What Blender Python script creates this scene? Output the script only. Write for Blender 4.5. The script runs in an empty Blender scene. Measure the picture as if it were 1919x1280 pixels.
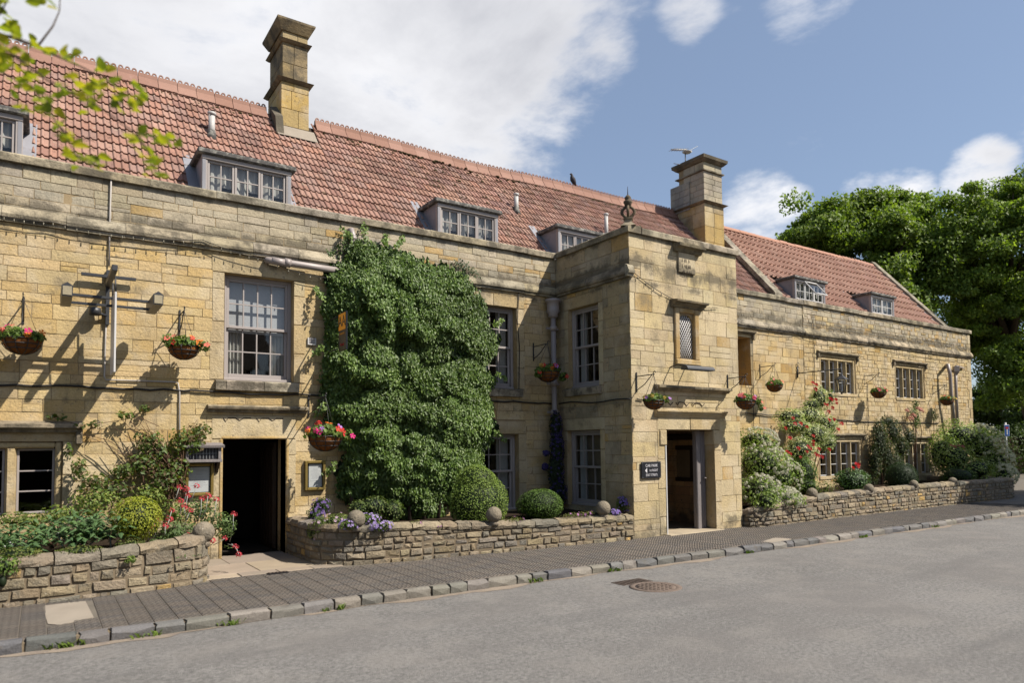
import bpy, math, random
import numpy as np
from mathutils import Vector, Matrix, Euler

SC = bpy.context.scene
COL = SC.collection
RND = random.Random(11)
NPR = np.random.RandomState(5)

# ------------------------------------------------------------------ camera
F_PX, PP_Y = 1309.5, 774.63            # focal length and principal row for a 1919 px wide frame
YAW, PITCH, ROLL = 0.593887, 0.048822, -0.0105983
CAM = Vector((0.0, -11.82, 1.72))
_r = Vector((math.cos(YAW), -math.sin(YAW), 0))
_w = Vector((math.sin(YAW)*math.cos(PITCH), math.cos(YAW)*math.cos(PITCH), math.sin(PITCH)))
_u = _r.cross(_w)
CR = _r*math.cos(ROLL) + _u*math.sin(ROLL)
CU = -_r*math.sin(ROLL) + _u*math.cos(ROLL)
CW = _w
cd = bpy.data.cameras.new("camera")
cd.sensor_fit = 'HORIZONTAL'; cd.sensor_width = 36.0
cd.lens = 36.0*F_PX/1919.0
cd.shift_y = (PP_Y-640.0)/1919.0
cd.clip_start = 0.05; cd.clip_end = 3000
cd.dof.use_dof = True; cd.dof.focus_distance = 14.0; cd.dof.aperture_fstop = 1.25
cam = bpy.data.objects.new("camera", cd)
cam.matrix_world = Matrix(((CR.x, CU.x, -CW.x, CAM.x), (CR.y, CU.y, -CW.y, CAM.y), (CR.z, CU.z, -CW.z, CAM.z), (0, 0, 0, 1)))
COL.objects.link(cam); SC.camera = cam

def ray(x, y): return CR*((x-960)/F_PX) + CU*((PP_Y-y)/F_PX) + CW
def at(x, y, Y=0.0):
    d = ray(x, y); return CAM + d*((Y-CAM.y)/d.y)
def atx(x, y, X):
    d = ray(x, y); return CAM + d*((X-CAM.x)/d.x)
def atz(x, y, Z):
    d = ray(x, y); return CAM + d*((Z-CAM.z)/d.z)
def mpp(p): return (Vector(p)-CAM).dot(CW)/F_PX      # metres per photograph pixel at a point

# ------------------------------------------------------------------ light
TX, TZ = 0.78, 1.42                    # how far shadows run left and down the facade per metre of projection
sun_dir = Vector((TX, -1.0, TZ)).normalized()         # towards the sun
SUN_EL = math.asin(sun_dir.z)
SUN_AZ = math.atan2(sun_dir.x, sun_dir.y)             # from +Y towards +X
sl = bpy.data.lights.new("sun", 'SUN'); sl.energy = 5.0; sl.angle = math.radians(0.53); sl.color = (1.0, 0.93, 0.825)
so = bpy.data.objects.new("sun", sl); so.location = (20, -30, 40)
so.rotation_euler = (-sun_dir).to_track_quat('-Z', 'Y').to_euler(); COL.objects.link(so)

W = bpy.data.worlds.new("World"); SC.world = W; W.use_nodes = True
nt = W.node_tree; nt.nodes.clear()
def N(tree, typ, **kw):
    n = tree.nodes.new(typ)
    for k, v in kw.items(): setattr(n, k, v)
    return n
def LK(tree, a, b): tree.links.new(a, b)
def mathn(tree, op, a, b=None, clamp=False):
    n = N(tree, 'ShaderNodeMath', operation=op, use_clamp=clamp)
    for i, v in enumerate((a, b)):
        if v is None: continue
        if isinstance(v, (int, float)): n.inputs[i].default_value = v
        else: LK(tree, v, n.inputs[i])
    return n.outputs[0]
sky = N(nt, 'ShaderNodeTexSky'); sky.sky_type = 'NISHITA'; sky.sun_disc = False
sky.sun_elevation = SUN_EL; sky.sun_rotation = SUN_AZ; sky.altitude = 150; sky.air_density = 1.0; sky.dust_density = 1.2; sky.ozone_density = 1.0
tc = N(nt, 'ShaderNodeTexCoord')
sep = N(nt, 'ShaderNodeSeparateXYZ'); LK(nt, tc.outputs['Generated'], sep.inputs[0])
den = mathn(nt, 'ADD', mathn(nt, 'MAXIMUM', sep.outputs[2], 0.0), 0.18)
comb = N(nt, 'ShaderNodeCombineXYZ')
LK(nt, mathn(nt, 'DIVIDE', sep.outputs[0], den), comb.inputs[0]); LK(nt, mathn(nt, 'DIVIDE', sep.outputs[1], den), comb.inputs[1])
comb.inputs[2].default_value = 3.7
n1 = N(nt, 'ShaderNodeTexNoise'); n1.inputs['Scale'].default_value = 1.9; n1.inputs['Detail'].default_value = 9; n1.inputs['Roughness'].default_value = 0.62; n1.inputs['Distortion'].default_value = 0.25
LK(nt, comb.outputs[0], n1.inputs['Vector'])
# cloud banks: soft lobes in the directions where clouds stand, the noise breaks their edges
def lobe(x, y, width, amp):
    d = ray(x, y).normalized()
    vd = N(nt, 'ShaderNodeVectorMath', operation='DOT_PRODUCT'); LK(nt, tc.outputs['Generated'], vd.inputs[0]); vd.inputs[1].default_value = d
    mr = N(nt, 'ShaderNodeMapRange', interpolation_type='SMOOTHSTEP')
    mr.inputs[1].default_value = math.cos(width); mr.inputs[2].default_value = math.cos(width*0.25); mr.inputs[3].default_value = 0; mr.inputs[4].default_value = amp
    LK(nt, vd.outputs['Value'], mr.inputs[0]); return mr.outputs[0]
cov = None
for l in [(640, 130, .42, .42), (150, 60, .45, .42), (-500, 100, .6, .4), (930, 190, .14, .26), (1120, 110, .07, .22), (1530, 40, .08, .19), (1290, 20, .05, .13), (1500, 290, .05, .17),
          (1430, 400, .09, .30), (1690, 350, .06, .30), (1830, 325, .06, .30), (1620, 360, .05, .26), (2400, 60, .3, .16), (1460, 120, .05, .15)]:
    o = lobe(*l); cov = o if cov is None else mathn(nt, 'MAXIMUM', cov, o)
back = N(nt, 'ShaderNodeMapRange'); LK(nt, sep.outputs[1], back.inputs[0])     # open sky with scattered cloud behind the viewer
back.inputs[1].default_value = 0.1; back.inputs[2].default_value = -0.5; back.inputs[3].default_value = 0; back.inputs[4].default_value = 0.14
cov = mathn(nt, 'MAXIMUM', cov, back.outputs[0])
dens = mathn(nt, 'ADD', mathn(nt, 'SUBTRACT', n1.outputs[0], 0.68), cov)
cm = N(nt, 'ShaderNodeMapRange', interpolation_type='SMOOTHSTEP'); LK(nt, dens, cm.inputs[0])
cm.inputs[1].default_value = -0.02; cm.inputs[2].default_value = 0.20; cm.inputs[3].default_value = 0; cm.inputs[4].default_value = 1
n2 = N(nt, 'ShaderNodeTexNoise'); n2.inputs['Scale'].default_value = 1.8; n2.inputs['Detail'].default_value = 7; n2.inputs['Roughness'].default_value = .5
LK(nt, comb.outputs[0], n2.inputs['Vector'])
shade = N(nt, 'ShaderNodeMapRange'); LK(nt, mathn(nt, 'ADD', mathn(nt, 'MULTIPLY', dens, 1.1), n2.outputs[0]), shade.inputs[0])
shade.inputs[1].default_value = .55; shade.inputs[2].default_value = 1.05; shade.inputs[3].default_value = 0; shade.inputs[4].default_value = 1
cc = N(nt, 'ShaderNodeMix', data_type='RGBA'); LK(nt, shade.outputs[0], cc.inputs[0])
cc.inputs[6].default_value = (8.3, 8.3, 8.5, 1); cc.inputs[7].default_value = (4.9, 5.0, 5.4, 1)
haze = N(nt, 'ShaderNodeMix', data_type='RGBA'); haze.inputs[0].default_value = 0.30       # thin summer haze pales the blue
LK(nt, sky.outputs[0], haze.inputs[6]); haze.inputs[7].default_value = (3.7, 4.7, 6.6, 1)
mx = N(nt, 'ShaderNodeMix', data_type='RGBA'); LK(nt, cm.outputs[0], mx.inputs[0]); LK(nt, haze.outputs[2], mx.inputs[6]); LK(nt, cc.outputs[2], mx.inputs[7])
bg = N(nt, 'ShaderNodeBackground'); bg.inputs['Strength'].default_value = 0.072; LK(nt, mx.outputs[2], bg.inputs[0])
wo = N(nt, 'ShaderNodeOutputWorld'); LK(nt, bg.outputs[0], wo.inputs[0])

SC.view_settings.view_transform = 'Standard'; SC.view_settings.look = 'None'
SC.view_settings.exposure = 0.78; SC.view_settings.gamma = 1.0; SC.view_settings.use_curve_mapping = False
SC.render.engine = 'CYCLES'
SC.cycles.max_bounces = 6; SC.cycles.diffuse_bounces = 3; SC.cycles.transparent_max_bounces = 12
SC.cycles.use_denoising = True; SC.cycles.caustics_reflective = False; SC.cycles.caustics_refractive = False

# ------------------------------------------------------------------ materials
MATS = {}
def material(name, base=None, rough=.8, var=.25, vscale=4.0, grain=.2, gscale=90.0, stain=None, stain_at=.6, stain_w=.08, sscale=3.0, stain2=None, s2_at=.62, s2scale=18.0,
             bump=.2, bscale=60.0, bdist=.01, metallic=0.0, spec=.3, transl=0.0, stretch=None, trans_col=None, alb=.66, streak=None, bleach=None, smap=(1.0, 1.0, .32), bands=None):
    """colour (own, or the piece's 'tint' attribute) x broad variation x fine grain, lichen and dirt blotches, fine relief"""
    m = bpy.data.materials.new(name); m.use_nodes = True; t = m.node_tree; t.nodes.clear(); MATS[name] = m
    out = N(t, 'ShaderNodeOutputMaterial'); pb = N(t, 'ShaderNodeBsdfPrincipled')
    pb.inputs['Roughness'].default_value = rough; pb.inputs['Metallic'].default_value = metallic; pb.inputs['Specular IOR Level'].default_value = spec
    geo = N(t, 'ShaderNodeNewGeometry'); pos = geo.outputs['Position']
    if stretch:
        mp = N(t, 'ShaderNodeMapping'); mp.inputs['Scale'].default_value = stretch; LK(t, pos, mp.inputs[0]); pos = mp.outputs[0]
    def noise(s, det=4, ro=.55):
        n = N(t, 'ShaderNodeTexNoise'); n.inputs['Scale'].default_value = s; n.inputs['Detail'].default_value = det; n.inputs['Roughness'].default_value = ro
        LK(t, pos, n.inputs['Vector']); return n.outputs[0]
    if base is None:
        a = N(t, 'ShaderNodeAttribute'); a.attribute_name = 'tint'; col = a.outputs['Color']
    else:
        a = N(t, 'ShaderNodeRGB'); a.outputs[0].default_value = (*base, 1); col = a.outputs[0]
    fac = mathn(t, 'ADD', mathn(t, 'MULTIPLY', mathn(t, 'SUBTRACT', noise(vscale), .5), var*2.2), 1.0)
    if grain: fac = mathn(t, 'MULTIPLY', fac, mathn(t, 'ADD', mathn(t, 'MULTIPLY', mathn(t, 'SUBTRACT', noise(gscale, 3, .7), .5), grain*2.4), 1.0))
    vm = N(t, 'ShaderNodeVectorMath', operation='SCALE'); LK(t, col, vm.inputs[0]); LK(t, mathn(t, 'MULTIPLY', fac, alb), vm.inputs['Scale']); col = vm.outputs[0]
    for st, sat, sw, ss in ((stain, stain_at, stain_w, sscale), (stain2, s2_at, .05, s2scale)):
        if st is None: continue
        mr = N(t, 'ShaderNodeMapRange', interpolation_type='SMOOTHSTEP'); LK(t, noise(ss, 7, .68), mr.inputs[0])
        mr.inputs[1].default_value = sat-sw; mr.inputs[2].default_value = sat+sw; mr.inputs[3].default_value = 0; mr.inputs[4].default_value = st[3] if len(st) > 3 else .8
        mix = N(t, 'ShaderNodeMix', data_type='RGBA'); LK(t, mr.outputs[0], mix.inputs[0]); LK(t, col, mix.inputs[6]); mix.inputs[7].default_value = (*st[:3], 1); col = mix.outputs[2]
    if bleach:                                             # pale lichen-washed areas
        mr = N(t, 'ShaderNodeMapRange', interpolation_type='SMOOTHSTEP'); LK(t, noise(1.7, 6, .62), mr.inputs[0]); mr.inputs[1].default_value = .46; mr.inputs[2].default_value = .66; mr.inputs[3].default_value = 0; mr.inputs[4].default_value = bleach[3]
        mix = N(t, 'ShaderNodeMix', data_type='RGBA'); LK(t, mr.outputs[0], mix.inputs[0]); LK(t, col, mix.inputs[6]); mix.inputs[7].default_value = (*bleach[:3], 1); col = mix.outputs[2]
    if streak:                                             # rain-washed runs and broad sooty patches
        mp2 = N(t, 'ShaderNodeMapping'); mp2.inputs['Scale'].default_value = smap; LK(t, geo.outputs['Position'], mp2.inputs[0])
        n3 = N(t, 'ShaderNodeTexNoise'); n3.inputs['Scale'].default_value = 1.15; n3.inputs['Detail'].default_value = 8; n3.inputs['Roughness'].default_value = .72; LK(t, mp2.outputs[0], n3.inputs['Vector'])
        mr = N(t, 'ShaderNodeMapRange', interpolation_type='SMOOTHSTEP'); LK(t, n3.outputs[0], mr.inputs[0]); mr.inputs[1].default_value = .50; mr.inputs[2].default_value = .72; mr.inputs[3].default_value = 0; mr.inputs[4].default_value = streak[3]
        mix = N(t, 'ShaderNodeMix', data_type='RGBA'); LK(t, mr.outputs[0], mix.inputs[0]); LK(t, col, mix.inputs[6]); mix.inputs[7].default_value = (*streak[:3], 1); col = mix.outputs[2]
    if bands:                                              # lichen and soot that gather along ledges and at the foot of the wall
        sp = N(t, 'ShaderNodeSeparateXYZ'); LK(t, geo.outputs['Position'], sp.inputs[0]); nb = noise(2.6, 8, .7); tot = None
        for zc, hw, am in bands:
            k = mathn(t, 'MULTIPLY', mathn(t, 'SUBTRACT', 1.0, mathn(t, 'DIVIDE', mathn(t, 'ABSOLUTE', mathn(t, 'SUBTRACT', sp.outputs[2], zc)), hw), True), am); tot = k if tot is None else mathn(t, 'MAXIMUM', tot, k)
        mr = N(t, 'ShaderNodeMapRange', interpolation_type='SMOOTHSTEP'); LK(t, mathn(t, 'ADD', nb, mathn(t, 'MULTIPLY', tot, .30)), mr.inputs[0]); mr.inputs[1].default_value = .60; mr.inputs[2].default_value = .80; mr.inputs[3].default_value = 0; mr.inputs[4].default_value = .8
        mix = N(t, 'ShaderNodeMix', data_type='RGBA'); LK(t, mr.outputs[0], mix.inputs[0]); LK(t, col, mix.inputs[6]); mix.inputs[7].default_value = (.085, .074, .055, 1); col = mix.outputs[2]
    LK(t, col, pb.inputs['Base Color'])
    if bump:
        b = N(t, 'ShaderNodeBump'); b.inputs['Strength'].default_value = bump; b.inputs['Distance'].default_value = bdist
        LK(t, noise(bscale, 5, .65), b.inputs['Height']); LK(t, b.outputs[0], pb.inputs['Normal'])
    if transl:
        tr = N(t, 'ShaderNodeBsdfTranslucent'); ms = N(t, 'ShaderNodeMixShader'); ms.inputs[0].default_value = transl
        sc = N(t, 'ShaderNodeVectorMath', operation='MULTIPLY'); LK(t, col, sc.inputs[0]); sc.inputs[1].default_value = trans_col or (1.5, 1.7, .8)
        LK(t, sc.outputs[0], tr.inputs[0]); LK(t, pb.outputs[0], ms.inputs[1]); LK(t, tr.outputs[0], ms.inputs[2]); LK(t, ms.outputs[0], out.inputs[0])
    else: LK(t, pb.outputs[0], out.inputs[0])
    return m

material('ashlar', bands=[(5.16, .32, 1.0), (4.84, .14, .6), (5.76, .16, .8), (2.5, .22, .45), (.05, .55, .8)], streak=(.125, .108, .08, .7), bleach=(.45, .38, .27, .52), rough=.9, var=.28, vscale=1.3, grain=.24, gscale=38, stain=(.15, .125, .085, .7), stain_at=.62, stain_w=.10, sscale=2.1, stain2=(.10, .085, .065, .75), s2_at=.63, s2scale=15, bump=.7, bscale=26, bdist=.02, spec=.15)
material('weathered_stone', rough=.95, var=.3, vscale=2.5, grain=.3, gscale=40, stain=(.075, .066, .05, .85), stain_at=.50, stain_w=.12, sscale=3.2, stain2=(.42, .40, .33, .8), s2_at=.68, s2scale=16, bump=.7, bscale=30, bdist=.02, spec=.12)
material('rubble', rough=.95, var=.25, vscale=3.5, grain=.3, gscale=45, stain=(.13, .115, .09, .8), stain_at=.56, stain_w=.10, sscale=4.5, stain2=(.48, .45, .38, .75), s2_at=.67, s2scale=22, bump=.9, bscale=28, bdist=.03, spec=.12)
material('mortar', base=(.40, .305, .18), rough=.95, var=.25, grain=.25, bump=.4, spec=.1)
material('garden_mortar', base=(.24, .19, .13), rough=.95, var=.3, grain=.25, bump=.4, spec=.1)
material('roof_tile', rough=.85, var=.3, vscale=.9, grain=.3, gscale=30, stain=(.10, .06, .045, .85), stain_at=.60, stain_w=.05, sscale=9, stain2=(.27, .22, .17, .8), s2_at=.64, s2scale=5, bump=.3, bscale=50, spec=.2)
material('pantile', rough=.8, var=.2, vscale=1.5, grain=.18, gscale=35, stain=(.26, .17, .14, .6), stain_at=.66, stain_w=.06, sscale=5, bump=.25, bscale=50, spec=.2)
material('roof_felt', base=(.045, .03, .025), rough=1)
material('moss', base=(.09, .075, .035), rough=1, var=.4, bump=.8, bscale=60, spec=.1)
material('lead', base=(.30, .30, .33), rough=.55, var=.35, vscale=2.5, grain=.15, stain=(.15, .14, .15, .6), stain_at=.58, sscale=5, bump=.2, bscale=12, spec=.4)
material('lead_dark', base=(.10, .095, .09), rough=.85, var=.4, grain=.3, stain=(.26, .25, .22, .8), stain_at=.55, sscale=9, bump=.5, bscale=40)
material('paint_grey', base=(.41, .365, .345), rough=.5, var=.08, grain=.05, bump=.05, spec=.4)
material('paint_white', base=(.72, .70, .68), rough=.45, var=.06, grain=.04, bump=.03, spec=.4)
material('pipe_paint', base=(.36, .31, .29), rough=.45, var=.12, grain=.06, bump=.05, spec=.5)
material('black_iron', base=(.022, .021, .022), rough=.5, var=.2, grain=.1, spec=.5)
material('steel_dark', base=(.035, .037, .042), rough=.45, var=.1, grain=.05, spec=.5)
material('cable', base=(.03, .027, .025), rough=.7)
material('cable_pale', base=(.5, .46, .42), rough=.6)
material('bulb', base=(.2, .18, .13), rough=.2)
material('curtain', base=(.62, .60, .56), rough=.9, var=.15, vscale=30, stretch=(4, 4, .15), spec=.1)
material('blind', base=(.56, .56, .58), rough=.9, var=.05, spec=.1)
material('dark_room', base=(.05, .043, .036), rough=.95, var=.2, spec=.05)
material('oak_dark', base=(.045, .028, .017), rough=.6, var=.3, vscale=6, stretch=(8, 8, .6), bump=.3)
material('timber_grey', base=(.24, .215, .21), rough=.75, var=.35, vscale=8, stretch=(6, 6, .5), bump=.4, bscale=20)
material('brass', base=(.32, .23, .07), rough=.45, metallic=.6, var=.2)
material('paper', base=(.80, .80, .80), rough=.8, var=.04, grain=0, spec=.1)
material('print_grey', base=(.52, .52, .54), rough=.8, grain=0)
material('sign_black', base=(.010, .010, .014), rough=.35, var=.1, grain=0, spec=.5)
material('sign_white', base=(.75, .73, .76), rough=.5, grain=0)
material('sign_orange', alb=1.0, base=(.92, .36, .01), rough=.4, var=.06, grain=0, spec=.4)
material('sign_blue', base=(.03, .13, .42), rough=.4, var=.05, grain=0)
material('sign_red', base=(.5, .03, .03), rough=.4, grain=0)
material('galvanised', base=(.36, .37, .38), rough=.5, metallic=.4, var=.2)
material('vent_white', base=(.55, .54, .52), rough=.5, var=.15)
material('lamp_lens', base=(.42, .36, .24), rough=.25, spec=.5)
material('coir', base=(.26, .105, .035), rough=1, var=.45, vscale=25, grain=.4, gscale=160, bump=1, bscale=120, bdist=.01, spec=.05)
material('soil', base=(.045, .032, .022), rough=1, var=.4, vscale=8, bump=1, bscale=30, bdist=.03, spec=.05)
material('bark', base=(.10, .075, .055), rough=.95, var=.35, vscale=9, bump=.8, bscale=40, bdist=.01, spec=.1)
material('twig', base=(.14, .085, .055), rough=.9, var=.3, spec=.1)
material('leaf', alb=.85, rough=.5, var=.18, vscale=3, grain=0, bump=0, spec=.4, transl=.25)
material('leaf_matt', alb=.8, rough=.6, var=.18, vscale=3, grain=0, bump=0, spec=.25, transl=.28)
material('leaf_tree', alb=.9, rough=.55, var=.2, vscale=.6, grain=0, bump=0, spec=.25, transl=.38, trans_col=(1.5, 1.6, .6))
material('leaf_young', alb=.8, rough=.5, var=.15, vscale=6, grain=0, bump=0, spec=.3, transl=.45, trans_col=(1.6, 1.6, .5))
material('petal', alb=.8, rough=.7, var=.1, vscale=20, grain=0, bump=0, spec=.15, transl=.25, trans_col=(1.1, 1.1, 1.1))
material('asphalt', streak=(.10, .096, .094, .6), smap=(.07, .55, 1.0), bleach=(.24, .222, .2, .22), alb=.74, base=(.195, .187, .178), rough=.92, var=.24, vscale=.45, grain=.8, gscale=26, stain=(.13, .122, .116, .6), stain_at=.53, stain_w=.10, sscale=.5, stain2=(.40, .37, .32, .6), s2_at=.66, s2scale=42, bump=.9, bscale=75, bdist=.012, spec=.2)
material('earth', base=(.16, .14, .11), rough=1, var=.3, vscale=.5)
material('grass_ground', base=(.06, .09, .025), rough=1, var=.4, vscale=2)
material('paver', rough=.8, var=.22, vscale=1.1, grain=.25, gscale=50, bump=.25, bscale=60, spec=.25)
material('joint_sand', base=(.17, .148, .12), rough=1, var=.3, vscale=3, grain=.3)
material('concrete', base=(.36, .31, .25), rough=.95, var=.22, vscale=2.5, grain=.2, stain=(.2, .165, .13, .5), stain_at=.6, sscale=3, bump=.4, bscale=40)
material('flagstone', rough=.9, var=.22, vscale=2.5, grain=.2, stain=(.2, .17, .13, .6), stain_at=.6, sscale=2.2, bump=.4, bscale=30)
material('granite', rough=.85, var=.25, vscale=5, grain=.4, gscale=70, stain=(.09, .08, .07, .7), stain_at=.62, sscale=6, bump=.6, bscale=45, bdist=.015, spec=.25)
material('gutter_mortar', base=(.30, .245, .19), rough=1, var=.35, vscale=5, grain=.35, gscale=50, stain=(.16, .13, .11, .7), stain_at=.57, sscale=6, bump=.8, bscale=40)
material('rust_iron', base=(.18, .135, .108), rough=.8, var=.35, vscale=12, grain=.3, bump=.4)
material('iron_plate', base=(.085, .062, .05), rough=.7, var=.3, vscale=9, bump=.3)
material('feather', base=(.06, .055, .065), rough=.8)
def glass_material():
    m = bpy.data.materials.new('glass'); m.use_nodes = True; t = m.node_tree; t.nodes.clear(); MATS['glass'] = m
    out = N(t, 'ShaderNodeOutputMaterial'); tr = N(t, 'ShaderNodeBsdfTransparent'); tr.inputs[0].default_value = (.86, .88, .88, 1)
    gl = N(t, 'ShaderNodeBsdfGlossy'); gl.inputs['Roughness'].default_value = .03
    lw = N(t, 'ShaderNodeLayerWeight'); lw.inputs['Blend'].default_value = .5; frs = mathn(t, 'ADD', mathn(t, 'MULTIPLY', mathn(t, 'POWER', lw.outputs['Facing'], 5.0), .9), .07)
    geo = N(t, 'ShaderNodeNewGeometry'); nz = N(t, 'ShaderNodeTexNoise'); nz.inputs['Scale'].default_value = 2.2; LK(t, geo.outputs['Position'], nz.inputs['Vector'])
    b = N(t, 'ShaderNodeBump'); b.inputs['Strength'].default_value = .12; b.inputs['Distance'].default_value = .02; LK(t, nz.outputs[0], b.inputs['Height']); LK(t, b.outputs[0], gl.inputs['Normal'])
    ms = N(t, 'ShaderNodeMixShader'); LK(t, frs, ms.inputs[0]); LK(t, tr.outputs[0], ms.inputs[1]); LK(t, gl.outputs[0], ms.inputs[2]); LK(t, ms.outputs[0], out.inputs[0])
glass_material()

# ------------------------------------------------------------------ mesh helpers
WORLD = {}                                   # world origin of every object that parents others
def link(o, parent=None, world=(0, 0, 0)):
    COL.objects.link(o)
    world = Vector(world)
    if parent is not None:
        o.parent = parent; o.location = world - WORLD[parent.name]
    else: o.location = world
    WORLD[o.name] = world
    return o
def tag(o, label=None, cat=None, group=None, kind=None):
    if label: o['label'] = label
    if cat: o['category'] = cat
    if group: o['group'] = group
    if kind: o['kind'] = kind
    return o
def thing(name, loc, label, cat, group=None):
    o = bpy.data.objects.new(name, None); o.empty_display_size = .2
    link(o, None, loc); return tag(o, label, cat, group)

class Fr:
    """a wall face: u along it, v up, d out of it"""
    def __init__(s, O, U, Nn): s.O, s.U, s.N = Vector(O), Vector(U), Vector(Nn)
    def __call__(s, u, v, d=0.0): return s.O + s.U*u + s.N*d + Vector((0, 0, v))

class MB:
    def __init__(s): s.v = []; s.f = []; s.t = []; s.sm = []
    def add(s, vs, fs, tint=(.5, .5, .5), smooth=False):
        n = len(s.v); s.v += [tuple(p) for p in vs]; s.t += [tint]*len(vs)
        s.f += [tuple(i+n for i in f) for f in fs]; s.sm += [smooth]*len(fs); return s
    def box(s, a, b, tint=(.5, .5, .5), ch=0.0, F=None):
        (x0, y0, z0), (x1, y1, z1) = a, b
        if F is None: F = lambda x, y, z: (x, y, z)
        if not ch:
            vs = [F(x, y, z) for x in (x0, x1) for y in (y0, y1) for z in (z0, z1)]
            return s.add(vs, [(0, 1, 3, 2), (4, 6, 7, 5), (0, 4, 5, 1), (2, 3, 7, 6), (0, 2, 6, 4), (1, 5, 7, 3)], tint)
        vs = []; idx = {}
        X, Y, Z = (x0, x1), (y0, y1), (z0, z1)
        for i in (0, 1):
            for j in (0, 1):
                for k in (0, 1):
                    sx, sy, sz = (1, -1)[i], (1, -1)[j], (1, -1)[k]
                    for ax in range(3):
                        idx[i, j, k, ax] = len(vs)
                        vs.append(F(X[i]+sx*ch*(ax != 0), Y[j]+sy*ch*(ax != 1), Z[k]+sz*ch*(ax != 2)))
        fs = []
        for i in (0, 1):
            fs.append([idx[i, j, k, 0] for j, k in ((0, 0), (1, 0), (1, 1), (0, 1))])
            fs.append([idx[j, i, k, 1] for j, k in ((0, 0), (1, 0), (1, 1), (0, 1))])
            fs.append([idx[j, k, i, 2] for j, k in ((0, 0), (1, 0), (1, 1), (0, 1))])
        for i in (0, 1):
            for j in (0, 1):
                fs.append([idx[0, i, j, 1], idx[1, i, j, 1], idx[1, i, j, 2], idx[0, i, j, 2]])
                fs.append([idx[i, 0, j, 0], idx[i, 1, j, 0], idx[i, 1, j, 2], idx[i, 0, j, 2]])
                fs.append([idx[i, j, 0, 0], idx[i, j, 1, 0], idx[i, j, 1, 1], idx[i, j, 0, 1]])
                for k in (0, 1): fs.append([idx[i, j, k, 0], idx[i, j, k, 1], idx[i, j, k, 2]])
        return s.add(vs, fs, tint)
    def fbox(s, F, u0, u1, v0, v1, d0, d1, tint=(.5, .5, .5), ch=0.0): return s.box((u0, v0, d0), (u1, v1, d1), tint, ch, F)
    def quad(s, a, b, c, d, tint=(.5, .5, .5)): return s.add([a, b, c, d], [(0, 1, 2, 3)], tint)
    def tube(s, pts, r, n=6, tint=(.5, .5, .5), cap=True):
        pts = [Vector(p) for p in pts]; rs = r if isinstance(r, (list, tuple)) else [r]*len(pts)
        vs = []; fs = []; pn = None
        for i, p in enumerate(pts):
            d = (pts[min(i+1, len(pts)-1)]-pts[max(i-1, 0)])
            if d.length < 1e-9: d = Vector((0, 0, 1))
            d.normalize()
            if pn is None:
                pn = d.orthogonal().normalized()
            else:
                pn = (pn-d*pn.dot(d)); pn = pn.normalized() if pn.length > 1e-6 else d.orthogonal().normalized()
            b = d.cross(pn)
            for k in range(n):
                a = 2*math.pi*k/n; vs.append(p+(pn*math.cos(a)+b*math.sin(a))*rs[i])
        for i in range(len(pts)-1):
            for k in range(n): fs.append((i*n+k, i*n+(k+1) % n, (i+1)*n+(k+1) % n, (i+1)*n+k))
        if cap: fs += [tuple(range(n-1, -1, -1)), tuple(range((len(pts)-1)*n, len(pts)*n))]
        return s.add(vs, fs, tint, True)
    def lathe(s, prof, c, n=14, tint=(.5, .5, .5), smooth=True, sx=1, sy=1):
        vs = []; fs = []; m = len(prof); c = Vector(c)
        for r, z in prof:
            for k in range(n):
                a = 2*math.pi*k/n; vs.append(c+Vector((r*math.cos(a)*sx, r*math.sin(a)*sy, z)))
        for i in range(m-1):
            for k in range(n): fs.append((i*n+k, i*n+(k+1) % n, (i+1)*n+(k+1) % n, (i+1)*n+k))
        fs += [tuple(range(n-1, -1, -1)), tuple(range((m-1)*n, m*n))]
        return s.add(vs, fs, tint, smooth)
    def prism(s, prof, F, u0, u1, tint=(.5, .5, .5)):
        """profile of (d, v) points swept along u"""
        n = len(prof); vs = [F(u0, v, d) for d, v in prof]+[F(u1, v, d) for d, v in prof]
        fs = [(i, (i+1) % n, n+(i+1) % n, n+i) for i in range(n)]+[tuple(range(n-1, -1, -1)), tuple(range(n, 2*n))]
        return s.add(vs, fs, tint)
    def mesh(s, name, mat):
        me = bpy.data.meshes.new(name); me.from_pydata(s.v, [], s.f)
        a = me.color_attributes.new('tint', 'FLOAT_COLOR', 'POINT')
        a.data.foreach_set('color', np.array([(*t[:3], 1) for t in s.t], dtype=np.float32).ravel())
        me.polygons.foreach_set('use_smooth', s.sm)
        for m in (mat if isinstance(mat, (list, tuple)) else [mat]): me.materials.append(MATS[m])
        return me
    def build(s, name, mat, parent=None, **kw):
        o = bpy.data.objects.new(name, s.mesh(name, mat)); link(o, parent); return tag(o, **kw)
def inst(name, me, parent, loc, rot=None, scale=None):
    o = bpy.data.objects.new(name, me); link(o, parent, loc)
    if rot is not None:
        if isinstance(rot, Matrix): o.rotation_euler = rot.to_euler()
        else: o.rotation_euler = rot
    if scale is not None: o.scale = scale if not isinstance(scale, (int, float)) else (scale,)*3
    return o

def jit(c, a, rnd=RND):
    k = 1+rnd.uniform(-a, a); return (c[0]*k, c[1]*k*(1+rnd.uniform(-a, a)*.18), c[2]*k*(1+rnd.uniform(-a, a)*.35))

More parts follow.
